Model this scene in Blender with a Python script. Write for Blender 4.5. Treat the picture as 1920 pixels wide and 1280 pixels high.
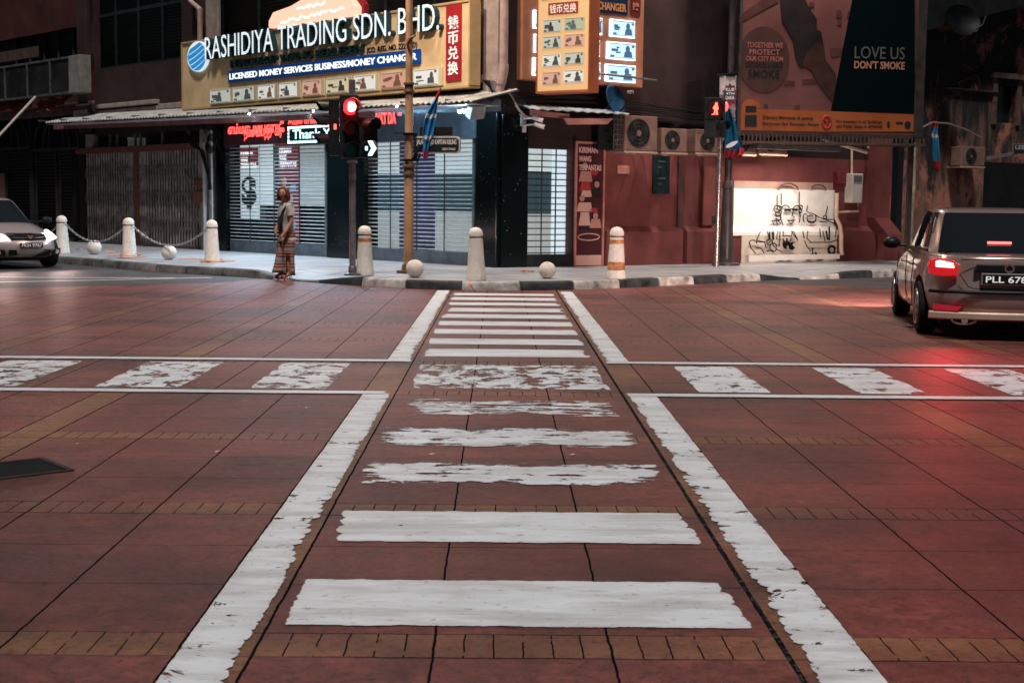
import bpy, bmesh, math, random
from mathutils import Vector, Matrix
from math import sin, cos, pi, radians, sqrt, atan2
random.seed(7)
sc = bpy.context.scene
for o_ in list(bpy.data.objects): bpy.data.objects.remove(o_)

# ---------------------------------------------------------------- camera
F, H = 2550.0, 1.45
CX, CY = 960.0, 640.0
yc = Vector(((938-CX)/F, (CY-380)/F, -1)).normalized()
zc = Vector((1, -0.0105, 0)).cross(yc).normalized()
if zc.y < 0: zc = -zc
xc = yc.cross(zc)
W2C = Matrix((xc, yc, zc)).transposed()          # world -> camera
C2W = W2C.transposed()
cam = bpy.data.cameras.new('camera')
cam_o = bpy.data.objects.new('camera', cam)
sc.collection.objects.link(cam_o)
cam.sensor_fit = 'HORIZONTAL'; cam.sensor_width = 36
cam.lens = 36*F/1920
cam.clip_end = 600; cam.clip_start = 0.05
cam_o.matrix_world = Matrix.Translation((0, 0, H)) @ C2W.to_4x4()
cam.dof.use_dof = True; cam.dof.focus_distance = 9.0; cam.dof.aperture_fstop = 9.0
sc.camera = cam_o

# ---------------------------------------------------------------- world, sun, exposure
SUN_EL, SUN_AZ = radians(66), radians(184)       # azimuth the light comes from, measured from +Y towards +X
w = bpy.data.worlds.new("World"); sc.world = w; w.use_nodes = True
wt = w.node_tree; bg = wt.nodes['Background']
sky = wt.nodes.new('ShaderNodeTexSky'); sky.sky_type = 'NISHITA'; sky.sun_disc = False
sky.sun_elevation = SUN_EL; sky.sun_rotation = SUN_AZ
wt.links.new(sky.outputs[0], bg.inputs[0]); bg.inputs[1].default_value = 0.006
sl = bpy.data.lights.new('sun', 'SUN'); sl.energy = 1.85; sl.angle = radians(6); sl.color = (1.0, 0.965, 0.94)
so = bpy.data.objects.new('sun', sl); sc.collection.objects.link(so)
sd = Vector((sin(SUN_AZ)*cos(SUN_EL), cos(SUN_AZ)*cos(SUN_EL), sin(SUN_EL)))
so.rotation_euler = sd.to_track_quat('Z', 'Y').to_euler(); so.location = (6, -6, 14)
vs = sc.view_settings
vs.view_transform = 'Standard'; vs.look = 'None'; vs.gamma = 1; vs.exposure = 0.55; vs.use_curve_mapping = False
sc.cycles.use_denoising = True
sc.cycles.max_bounces = 5; sc.cycles.diffuse_bounces = 2; sc.cycles.glossy_bounces = 3
sc.cycles.transparent_max_bounces = 12
sc.cycles.sample_clamp_indirect = 4
sc.cycles.caustics_reflective = False; sc.cycles.caustics_refractive = False

# ---------------------------------------------------------------- layout helpers
def ray(px, py):
    return C2W @ Vector(((px-CX)/F, (CY-py)/F, -1))
CAMP = Vector((0, 0, H))
def G(px, py, z=0.0):                            # where a line of sight meets the level z
    d = ray(px, py); return CAMP + d*((z-H)/d.z)
def AT(px, py, Y):                               # ... meets the depth Y
    d = ray(px, py); return CAMP + d*(Y/d.y)
class Fr:                                        # a wall frame: x to the right, y into the wall, z up
    def __init__(s, o, deg):
        s.o = Vector(o); a = radians(deg); s.a = a
        s.ex = Vector((cos(a), sin(a), 0)); s.ey = Vector((-sin(a), cos(a), 0))
    def loc(s, px, py, off=0.0):                 # local (x, z) on the plane y = -off
        d = ray(px, py); p0 = s.o - s.ey*off
        t = (p0-CAMP).dot(s.ey)/d.dot(s.ey); p = CAMP + d*t
        return (p-s.o).dot(s.ex), p.z
    def x(s, px, off=0.0, py=380): return s.loc(px, py, off)[0]
    def z(s, px, py, off=0.0): return s.loc(px, py, off)[1]
    def rect(s, px0, py0, px1, py1, off=0.0):    # local x0,x1,z0,z1 from two pixel corners (left-top, right-bottom)
        a = s.loc(px0, py0, off); b = s.loc(px1, py1, off)
        return a[0], b[0], min(a[1], b[1]), max(a[1], b[1])
    def world(s, x, y, z=0): return s.o + s.ex*x + s.ey*y + Vector((0, 0, z))
CORNER = (0, 27.4, 0)
LF = Fr(CORNER, -46.9)                           # left facade
RF = Fr(CORNER, 32.3)                            # right facade

# ---------------------------------------------------------------- material helpers
class NT:
    def __init__(s, m): s.t = m.node_tree; s.n = s.t.nodes
    def new(s, k, **kw):
        q = s.n.new(k)
        for a, b in kw.items(): setattr(q, a, b)
        return q
    def put(s, inp, v):
        if isinstance(v, (int, float)): inp.default_value = v
        elif isinstance(v, tuple): inp.default_value = v if len(v) == len(inp.default_value) else (*v, 1)
        else: s.t.links.new(v, inp)
    def m(s, op, a, b=0.0, c=None, clamp=False):
        q = s.new('ShaderNodeMath', operation=op, use_clamp=clamp)
        s.put(q.inputs[0], a); s.put(q.inputs[1], b)
        if c is not None: s.put(q.inputs[2], c)
        return q.outputs[0]
    def mix(s, f, a, b):
        q = s.new('ShaderNodeMix', data_type='RGBA')
        s.put(q.inputs[0], f); s.put(q.inputs[6], a); s.put(q.inputs[7], b); return q.outputs[2]
    def noise(s, vec, scale, detail=3, rough=.5, dist=0):
        q = s.new('ShaderNodeTexNoise'); s.put(q.inputs['Vector'], vec)
        q.inputs['Scale'].default_value = scale; q.inputs['Detail'].default_value = detail
        q.inputs['Roughness'].default_value = rough; q.inputs['Distortion'].default_value = dist
        return q.outputs['Fac']
    def map(s, v, a, b, c=0.0, d=1.0):
        q = s.new('ShaderNodeMapRange'); s.put(q.inputs[0], v)
        for i, k in enumerate((a, b, c, d)): q.inputs[i+1].default_value = k
        return q.outputs[0]
    def scale(s, vec, x, y, z):
        q = s.new('ShaderNodeMapping'); s.put(q.inputs[0], vec); q.inputs[3].default_value = (x, y, z); return q.outputs[0]
    def bump(s, h, strength, dist=.01):
        q = s.new('ShaderNodeBump'); s.put(q.inputs['Height'], h); q.inputs['Strength'].default_value = strength
        q.inputs['Distance'].default_value = dist; return q.outputs[0]
MATS = {}
def M(name, col=(.5, .5, .5), rough=.6, metal=0, noise=.18, scale=3.0, bump=0.0, bscale=40, spec=.16, emit=None, es=0, coat=0, stretch=(1, 1, 1)):
    if name in MATS: return MATS[name]
    m = bpy.data.materials.new(name); m.use_nodes = True; T = NT(m); p = T.n['Principled BSDF']
    p.inputs['Base Color'].default_value = (*col, 1); p.inputs['Roughness'].default_value = rough
    p.inputs['Metallic'].default_value = metal; p.inputs['Specular IOR Level'].default_value = spec
    if coat: p.inputs['Coat Weight'].default_value = coat; p.inputs['Coat Roughness'].default_value = .06
    if emit: p.inputs['Emission Color'].default_value = (*emit, 1); p.inputs['Emission Strength'].default_value = es
    tc = T.new('ShaderNodeTexCoord').outputs['Object']
    if noise:
        v = T.scale(tc, *stretch)
        f = T.noise(v, scale, 6, .62)
        lo = tuple(c*(1-noise*1.6) for c in col); hi = tuple(min(1, c*(1+noise*1.6)) for c in col)
        T.put(p.inputs['Base Color'], T.mix(T.map(f, .3, .7), lo, hi))
        T.put(p.inputs['Roughness'], T.map(f, .3, .7, max(.03, rough-.08), min(1, rough+.1)))
    if bump: T.put(p.inputs['Normal'], T.bump(T.noise(tc, bscale, 4), bump, .02))
    MATS[name] = m; return m
def E(name, col, es):                            # something that gives off light
    if name in MATS: return MATS[name]
    m = bpy.data.materials.new(name); m.use_nodes = True; p = m.node_tree.nodes['Principled BSDF']
    p.inputs['Base Color'].default_value = (*[c*.5 for c in col], 1); p.inputs['Roughness'].default_value = .4
    p.inputs['Emission Color'].default_value = (*col, 1); p.inputs['Emission Strength'].default_value = es
    MATS[name] = m; return m
def GL(name, col=(.006, .009, .010), rough=.08, spec=.5):
    return M(name, col, rough, 0, 0, spec=spec)

# ---------------------------------------------------------------- mesh helpers
class MB:
    def __init__(s): s.v = []; s.f = []; s.mi = []; s.cm = 0
    def add(s, vs, fs):
        k = len(s.v); s.v += [tuple(p) for p in vs]
        for f in fs: s.f.append(tuple(i+k for i in f)); s.mi.append(s.cm)
        return s
    def m(s, i): s.cm = i; return s
    def box(s, x0, x1, y0, y1, z0, z1):
        if x0 > x1: x0, x1 = x1, x0
        if y0 > y1: y0, y1 = y1, y0
        if z0 > z1: z0, z1 = z1, z0
        return s.add([(x0,y0,z0),(x1,y0,z0),(x1,y1,z0),(x0,y1,z0),(x0,y0,z1),(x1,y0,z1),(x1,y1,z1),(x0,y1,z1)],
                     [(0,3,2,1),(4,5,6,7),(0,1,5,4),(1,2,6,5),(2,3,7,6),(3,0,4,7)])
    def quad(s, a, b, c, d): return s.add([a, b, c, d], [(0, 1, 2, 3)])
    def prism(s, pts, y0, y1):                   # outline in x,z with a thickness along y
        n = len(pts)
        return s.add([(x, y0, z) for x, z in pts]+[(x, y1, z) for x, z in pts],
                     [tuple(range(n)), tuple(reversed(range(n, 2*n)))]+[((i+1) % n, i, i+n, (i+1) % n+n) for i in range(n)])
    def hprism(s, pts, z0, z1):                  # outline in x,y
        n = len(pts)
        return s.add([(x, y, z0) for x, y in pts]+[(x, y, z1) for x, y in pts],
                     [tuple(reversed(range(n))), tuple(range(n, 2*n))]+[(i, (i+1) % n, (i+1) % n+n, i+n) for i in range(n)])
    def cyl(s, a, b, r0, r1=None, n=16, cap=True):
        r1 = r0 if r1 is None else r1; a = Vector(a); b = Vector(b); d = (b-a).normalized()
        u = d.orthogonal().normalized(); v = d.cross(u)
        P = [a+(u*cos(2*pi*i/n)+v*sin(2*pi*i/n))*r0 for i in range(n)]+[b+(u*cos(2*pi*i/n)+v*sin(2*pi*i/n))*r1 for i in range(n)]
        fs = [(i, (i+1) % n, (i+1) % n+n, i+n) for i in range(n)]
        if cap: fs += [tuple(reversed(range(n))), tuple(range(n, 2*n))]
        return s.add(P, fs)
    def lathe(s, prof, n=24, c=(0, 0, 0)):       # (r,z) profile round the z axis
        cx, cy, cz = c; P = []; k = len(prof)
        for r, z in prof: P += [(cx+r*cos(2*pi*i/n), cy+r*sin(2*pi*i/n), cz+z) for i in range(n)]
        fs = [(j*n+i, j*n+(i+1) % n, (j+1)*n+(i+1) % n, (j+1)*n+i) for j in range(k-1) for i in range(n)]
        fs += [tuple(reversed(range(n))), tuple(range((k-1)*n, k*n))]
        return s.add(P, fs)
    def tube(s, pts, r, n=8, closed=False):
        pts = [Vector(p) for p in pts]; k = len(pts); P = []; up = Vector((.13, .21, .97)).normalized()
        for i, p in enumerate(pts):
            if closed: d = pts[(i+1) % k]-pts[i-1]
            else: d = pts[min(i+1, k-1)]-pts[max(i-1, 0)]
            d = d.normalized() if d.length > 1e-9 else Vector((0, 0, 1))
            u = d.cross(up); u = u.normalized() if u.length > 1e-4 else d.orthogonal().normalized(); v = d.cross(u)
            rr = r[i] if isinstance(r, (list, tuple)) else r
            P += [p+(u*cos(2*pi*j/n)+v*sin(2*pi*j/n))*rr for j in range(n)]
        fs = []
        for i in range(k if closed else k-1):
            i2 = (i+1) % k
            fs += [(i*n+j, i2*n+j, i2*n+(j+1) % n, i*n+(j+1) % n) for j in range(n)]
        if not closed: fs += [tuple(range(n)), tuple(reversed(range((k-1)*n, k*n)))]
        return s.add(P, fs)
    def loops(s, L, cap=True):                   # list of rings with the same number of points
        n = len(L[0]); P = [p for l in L for p in l]
        fs = [(j*n+i, j*n+(i+1) % n, (j+1)*n+(i+1) % n, (j+1)*n+i) for j in range(len(L)-1) for i in range(n)]
        if cap: fs += [tuple(reversed(range(n))), tuple(range((len(L)-1)*n, len(L)*n))]
        return s.add(P, fs)
    def ell(s, c, r, nu=16, nv=10, rot=None):
        P = []; c = Vector(c)
        for j in range(1, nv):
            t = pi*j/nv
            for i in range(nu):
                p = Vector((r[0]*sin(t)*cos(2*pi*i/nu), r[1]*sin(t)*sin(2*pi*i/nu), r[2]*cos(t)))
                P.append(c+(rot @ p if rot else p))
        a = Vector((0, 0, r[2])); 
        if rot: a = rot @ a
        P += [c+a, c-a]; k = (nv-1)*nu
        fs = [(j*nu+i, (j+1)*nu+i, (j+1)*nu+(i+1) % nu, j*nu+(i+1) % nu) for j in range(nv-2) for i in range(nu)]
        fs += [(k, i, (i+1) % nu) for i in range(nu)]+[(k+1, (nv-2)*nu+(i+1) % nu, (nv-2)*nu+i) for i in range(nu)]
        return s.add(P, fs)
def obj(name, mb, mats, parent=None, smooth=False, bevel=0, sub=0, loc=None, rot=None):
    me = bpy.data.meshes.new(name); me.from_pydata(mb.v, [], mb.f)
    mats = mats if isinstance(mats, (list, tuple)) else [mats]
    for m in mats: me.materials.append(m)
    me.polygons.foreach_set('material_index', mb.mi)
    bm = bmesh.new(); bm.from_mesh(me); bmesh.ops.recalc_face_normals(bm, faces=bm.faces)
    if sub: bmesh.ops.remove_doubles(bm, verts=bm.verts, dist=1e-5)
    bm.to_mesh(me); bm.free()
    if smooth:
        me.polygons.foreach_set('use_smooth', [True]*len(me.polygons))
        try: me.set_sharp_from_angle(angle=radians(smooth if smooth is not True else 40))
        except Exception: pass
    me.update()
    o = bpy.data.objects.new(name, me); sc.collection.objects.link(o)
    if parent: o.parent = parent
    if loc: o.location = loc
    if rot: o.rotation_euler = rot
    if bevel:
        b = o.modifiers.new('bevel', 'BEVEL'); b.width = bevel; b.segments = 2; b.limit_method = 'ANGLE'
    if sub:
        q = o.modifiers.new('sub', 'SUBSURF'); q.levels = sub; q.render_levels = sub
    return o
def tag(o, label, cat, group=None):
    o['label'] = label; o['category'] = cat
    if group: o['group'] = group
    return o
def thing(name, label, cat, loc=(0, 0, 0), rz=0, group=None):
    o = bpy.data.objects.new(name, None); sc.collection.objects.link(o); o.empty_display_size = .1
    o.location = loc; o.rotation_euler = (0, 0, rz); return tag(o, label, cat, group)
def wthing(name, label, cat, fr, group=None): return thing(name, label, cat, fr.o, fr.a, group)
def struct(name, mb, mats, **k):
    o = obj(name, mb, mats, **k); o['kind'] = 'structure'; return o
def copy_tree(o, parent=None):
    c = o.copy(); sc.collection.objects.link(c)
    if parent: c.parent = parent
    for ch in o.children: copy_tree(ch, c)
    return c
def text_mb(s, x0, x1, z0, z1, y, depth=.004, bold=0.0, shear=0, keep=False):
    """the words s as a mesh filling the box x0..x1, z0..z1, facing -y; keep=True keeps the letter shapes (fits the height)"""
    cu = bpy.data.curves.new('words', 'FONT'); cu.body = s; cu.size = 1; cu.offset = bold; cu.extrude = .01
    cu.shear = shear; cu.resolution_u = 3; cu.align_x = 'LEFT'
    o = bpy.data.objects.new('words', cu); sc.collection.objects.link(o)
    dg = bpy.context.evaluated_depsgraph_get(); dg.update()
    me = bpy.data.meshes.new_from_object(o.evaluated_get(dg))
    V = [v.co.copy() for v in me.vertices]; Fs = [tuple(p.vertices) for p in me.polygons]
    bpy.data.objects.remove(o); bpy.data.curves.remove(cu); bpy.data.meshes.remove(me)
    mb = MB()
    if not V: return mb
    ax, bx = min(v.x for v in V), max(v.x for v in V); ay, by = min(v.y for v in V), max(v.y for v in V)
    sz = (z1-z0)/max(by-ay, 1e-6); sx = (x1-x0)/max(bx-ax, 1e-6)
    if keep: sx = min(sx, sz); x0 = (x0+x1)/2-(bx-ax)*sx/2
    P = [(x0+(v.x-ax)*sx, (y-depth) if v.z > 0 else y, z0+(v.y-ay)*sz) for v in V]
    return mb.add(P, Fs)
def words(name, s, box, y, mat, parent, depth=.004, bold=0.0, keep=False, shear=0):
    return obj(name, text_mb(s, *box, y, depth, bold, shear, keep), mat, parent)
# ================================================================ ground
def paving_mat():
    m = bpy.data.materials.new('stamped_paving'); m.use_nodes = True; T = NT(m); p = T.n['Principled BSDF']
    pos = T.new('ShaderNodeNewGeometry').outputs['Position']
    sx = T.new('ShaderNodeSeparateXYZ'); T.put(sx.inputs[0], pos); X, Y = sx.outputs[0], sx.outputs[1]
    wob = T.m('MULTIPLY', T.m('SUBTRACT', T.noise(pos, 6.0, 7, .75), .5), .022)
    wob2 = T.m('MULTIPLY', T.m('SUBTRACT', T.noise(T.scale(pos, 1.3, 1.1, 1), 5.3, 7, .75), .5), .022)
    P = 1.977
    u = T.m('MULTIPLY', T.m('FRACT', T.m('DIVIDE', T.m('ADD', T.m('ADD', X, 1.024+P*40), wob), P)), P)
    v = T.m('MULTIPLY', T.m('FRACT', T.m('DIVIDE', T.m('ADD', T.m('ADD', Y, -4.225+P*40), wob2), P)), P)
    bu = T.m('LESS_THAN', u, .243); bv = T.m('MULTIPLY', T.m('LESS_THAN', v, .232), T.m('SUBTRACT', 1, bu))
    def line(c, at, wd):                         # 1 on a joint
        return T.m('LESS_THAN', T.m('ABSOLUTE', T.m('SUBTRACT', c, at)), wd)
    J = line(u, .243, .0055)
    for k in (1, 2, 3): J = T.m('MAXIMUM', J, line(u, .243+.578*k - (.004 if k == 3 else 0), .0045))
    big = J
    thin = line(v, .232, .004)
    thin = T.m('MAXIMUM', thin, line(v, 1.971, .0055))
    for k in (1, 2): thin = T.m('MAXIMUM', thin, T.m('MULTIPLY', line(v, .232+.5817*k, .0035), T.m('SUBTRACT', 1, bu)))
    bw = T.m('MULTIPLY', T.m('FRACT', T.m('DIVIDE', T.m('SUBTRACT', u, .243), .0963)), .0963)
    bwy = T.m('MULTIPLY', T.m('FRACT', T.m('DIVIDE', v, .0963)), .0963)
    br = T.m('MULTIPLY', bv, T.m('MULTIPLY', T.m('LESS_THAN', bw, .0055), T.m('GREATER_THAN', T.noise(pos, 9, 3), .40)))
    br2 = T.m('MULTIPLY', T.m('MULTIPLY', bu, T.m('LESS_THAN', bwy, .004)), .35)
    rough_gap = T.m('MULTIPLY', T.m('ADD', T.noise(pos, 30, 3), T.noise(pos, 4, 2)), .0095)
    gap = T.m('LESS_THAN', T.m('ABSOLUTE', T.m('SUBTRACT', X, .944)), T.m('ADD', rough_gap, .001))   # the open expansion joint
    worn = T.map(T.noise(pos, 1.1, 3), .38, .55)
    joint = T.m('MAXIMUM', T.m('MAXIMUM', big, T.m('MULTIPLY', thin, T.m('ADD', T.m('MULTIPLY', worn, .6), .3))), T.m('MAXIMUM', br, br2))
    joint = T.m('MAXIMUM', joint, gap)
    slate = T.noise(pos, 11, 10, .74, .5); fine = T.noise(T.scale(pos, 1, .8, 1), 30, 8, .78); blot = T.noise(pos, .55, 5, .62); mid = T.noise(T.scale(pos, .8, 1.5, 1), 2.2, 7, .7, .4)
    red = T.mix(T.map(slate, .37, .64), (.110, .0305, .0245), (.300, .083, .064))
    red = T.mix(T.map(mid, .50, .70, 0, .6), red, (.080, .032, .030))
    red = T.mix(T.map(mid, .22, .42, .55, 0), red, (.30, .112, .082))
    och = T.mix(T.map(slate, .3, .7), (.20, .085, .038), (.31, .150, .072))
    keep = T.map(T.noise(T.scale(pos, .35, .9, 1), 1.3, 4, .6), .36, .56, .18, 1)
    keep2 = T.map(Y, 7.5, 13.0, 1, .30)
    band = T.m('ADD', T.m('MULTIPLY', bu, T.map(T.noise(pos, .9, 3), .3, .55, .45, 1)), T.m('MULTIPLY', bv, T.m('MULTIPLY', keep, keep2)), clamp=True)
    c = T.mix(band, red, och)
    c = T.mix(T.map(blot, .42, .62, 0, .85), c, (.050, .020, .017))
    trk = T.noise(T.scale(pos, .12, .9, 1), 1.4, 4, .6)      # tyre grime along the crossing street
    c = T.mix(T.map(trk, .48, .66, 0, .7), c, (.06, .034, .034))
    c = T.mix(T.map(fine, .51, .62, 0, .75), c, (.050, .020, .019))
    c = T.mix(T.map(T.noise(T.scale(pos, 1.2, 5, 1), 8, 9, .8, .8), .56, .66, 0, .6), c, (.045, .022, .022))
    c = T.mix(T.map(T.noise(pos, 70, 5, .8), .55, .66, 0, .40), c, (.36, .16, .135))
    c = T.mix(joint, c, (.010, .009, .010))
    c = T.mix(T.m('MULTIPLY', gap, T.map(T.noise(pos, 60, 2), .55, .62, 0, .6)), c, (.09, .11, .11))
    T.put(p.inputs['Base Color'], c)
    T.put(p.inputs['Roughness'], T.m('ADD', T.map(slate, .3, .7, .36, .58), T.m('MULTIPLY', joint, .4), clamp=True))
    T.put(p.inputs['Specular IOR Level'], T.m('MULTIPLY', T.m('SUBTRACT', 1, joint, clamp=True), .34))
    h = T.m('SUBTRACT', T.m('ADD', T.m('MULTIPLY', slate, .5), T.m('MULTIPLY', fine, .22)), T.m('MULTIPLY', joint, .9))
    T.put(p.inputs['Normal'], T.bump(h, 1.0, .032))
    return m
PAVING = paving_mat()
ASPH = M('asphalt', (.060, .055, .056), .55, 0, .3, 2.5, .5, 120)
SLAB = M('pavement_slabs', (.30, .29, .29), .42, 0, .22, 1.2, .25, 60)
def slab_mat():
    m = SLAB; T = NT(m); p = T.n['Principled BSDF']
    pos = T.new('ShaderNodeNewGeometry').outputs['Position']
    mp = T.new('ShaderNodeMapping'); T.put(mp.inputs[0], pos); mp.inputs[2].default_value = (0, 0, radians(46.9))
    b = T.new('ShaderNodeTexBrick'); T.put(b.inputs['Vector'], mp.outputs[0])
    b.inputs['Color1'].default_value = (.36, .355, .36, 1); b.inputs['Color2'].default_value = (.26, .26, .27, 1); b.inputs['Mortar'].default_value = (.07, .07, .07, 1)
    b.inputs['Scale'].default_value = 1; b.inputs['Brick Width'].default_value = .62; b.inputs['Row Height'].default_value = .62; b.inputs['Mortar Size'].default_value = .012; b.offset = 0
    T.put(p.inputs['Base Color'], T.mix(T.map(T.noise(pos, 1.7, 5, .65), .42, .72, 0, .5), b.outputs[0], (.17, .165, .165)))
slab_mat()

g = MB().quad((-250, -120, 0), (250, -120, 0), (250, 300, 0), (-250, 300, 0))
struct('ground', g, ASPH)
pav = [(-45, -14), (45, -14), (45, 17), (14, 21.5), (8, 23.4), (5.2, 25.2), (3.2, 26.0), (-4.2, 25.6), (-4.9, 23.9), (-8, 21.75), (-14, 17.6), (-45, 2)]
struct('paving', MB().add([(x, y, .004) for x, y in pav], [tuple(range(len(pav)))]), PAVING)

# ---------------------------------------------------------------- pavement and kerb
KT = .15
kpx = [(-140, 476, .15), (0, 484, .15), (118, 494, .15), (244, 505, .15), (304, 511, .15), (400, 516, .15), (457, 519, .15), (484, 521, .15), (520, 526, .03), (600, 531, .03), (640, 533, .15),
       (700, 537.5, .15), (760, 541, .15), (830, 544, .15), (900, 545, .15), (1000, 545, .15), (1100, 543, .15), (1200, 538.5, .15), (1300, 533, .15), (1390, 528, .15),
       (1440, 525.5, .15), (1462, 525, .03), (1555, 523, .03), (1575, 522.5, .15), (1650, 520, .15), (1760, 514, .15), (1930, 506, .15), (2100, 500, .15)]
kp = []
for x, y, z in kpx:
    q = G(x, y, 0); kp.append(Vector((q.x, q.y, z)))
# resample the kerb line every ~0.25 m
kl = [kp[0]]
for a, b in zip(kp, kp[1:]):
    n = max(1, int((b-a).length/.22))
    for i in range(1, n+1): kl.append(a.lerp(b, i/n))
for _ in range(4):
    kl = [kl[0]]+[(kl[i-1]+kl[i]*2+kl[i+1])/4 for i in range(1, len(kl)-1)]+[kl[-1]]
def knorm(i):
    d = kl[min(i+1, len(kl)-1)]-kl[max(i-1, 0)]; d.z = 0; d.normalize(); return Vector((-d.y, d.x, 0))   # into the pavement
KW = .17
sw = MB()
inner = [kl[i]+knorm(i)*KW for i in range(len(kl))]
back = [Vector((p.x*1.0, 62, KT)) for p in inner]
n = len(inner)
mid_ = [Vector((p.x, p.y+1.0, KT)) for p in inner]
mid_ = [inner[i]+knorm(i)*1.1 for i in range(n)]
for p in mid_: p.z = KT
sw.add([tuple(p-Vector((0, 0, .006))) for p in inner]+[tuple(p) for p in mid_]+[tuple(p) for p in back],
       [(i, i+1, n+i+1, n+i) for i in range(n-1)]+[(n+i, n+i+1, 2*n+i+1, 2*n+i) for i in range(n-1)])
struct('pavement', sw, SLAB)
KB = M('kerb_black', (.030, .032, .034), .55, 0, .5, 5, .4, 60)
KWH = M('kerb_white', (.34, .31, .28), .6, 0, .42, 4.5, .4, 60)
KD = M('kerb_dirty', (.085, .082, .078), .6, 0, .55, 3.5, .4, 60)
kb = MB(); acc = 0; seg = 0; start = 0
runs = []
for i in range(1, len(kl)):
    acc += (kl[i]-kl[i-1]).length
    if acc > .92 or i == len(kl)-1: runs.append((start, i)); start = i; acc = 0
for k, (a, b) in enumerate(runs):
    mx = (kl[a].x+kl[b].x)/2
    if mx < -3.2: kb.m(2)
    else: kb.m(k % 2)
    L = []
    for i in range(a, b+1):
        p = kl[i]; nn = knorm(i); d = (kl[b]-kl[a]).normalized(); d.z = 0
        sh = d*(.012 if i == a else -.012 if i == b else 0)
        p = p+sh; zt = max(p.z, .02)
        L.append([(p-nn*.03).to_tuple()[:2]+(-.02,), (p-nn*.012).to_tuple()[:2]+(zt-.035,), (p+nn*.012).to_tuple()[:2]+(zt-.006,), (p+nn*.04).to_tuple()[:2]+(zt,),
                  (p+nn*KW).to_tuple()[:2]+(zt,), (p+nn*KW).to_tuple()[:2]+(-.02,)])
    kb.loops(L)
# mortar core behind the joints
kb.m(2); L = []
for i, p in enumerate(kl):
    nn = knorm(i); zt = max(p.z, .02)-.012
    L.append([(p-nn*.015).to_tuple()[:2]+(-.03,), (p+nn*.02).to_tuple()[:2]+(zt-.01,), (p+nn*(KW-.01)).to_tuple()[:2]+(zt,), (p+nn*(KW-.01)).to_tuple()[:2]+(-.03,)])
kb.loops(L)
struct('kerb', kb, [KB, KWH, KD], smooth=50)

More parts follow.
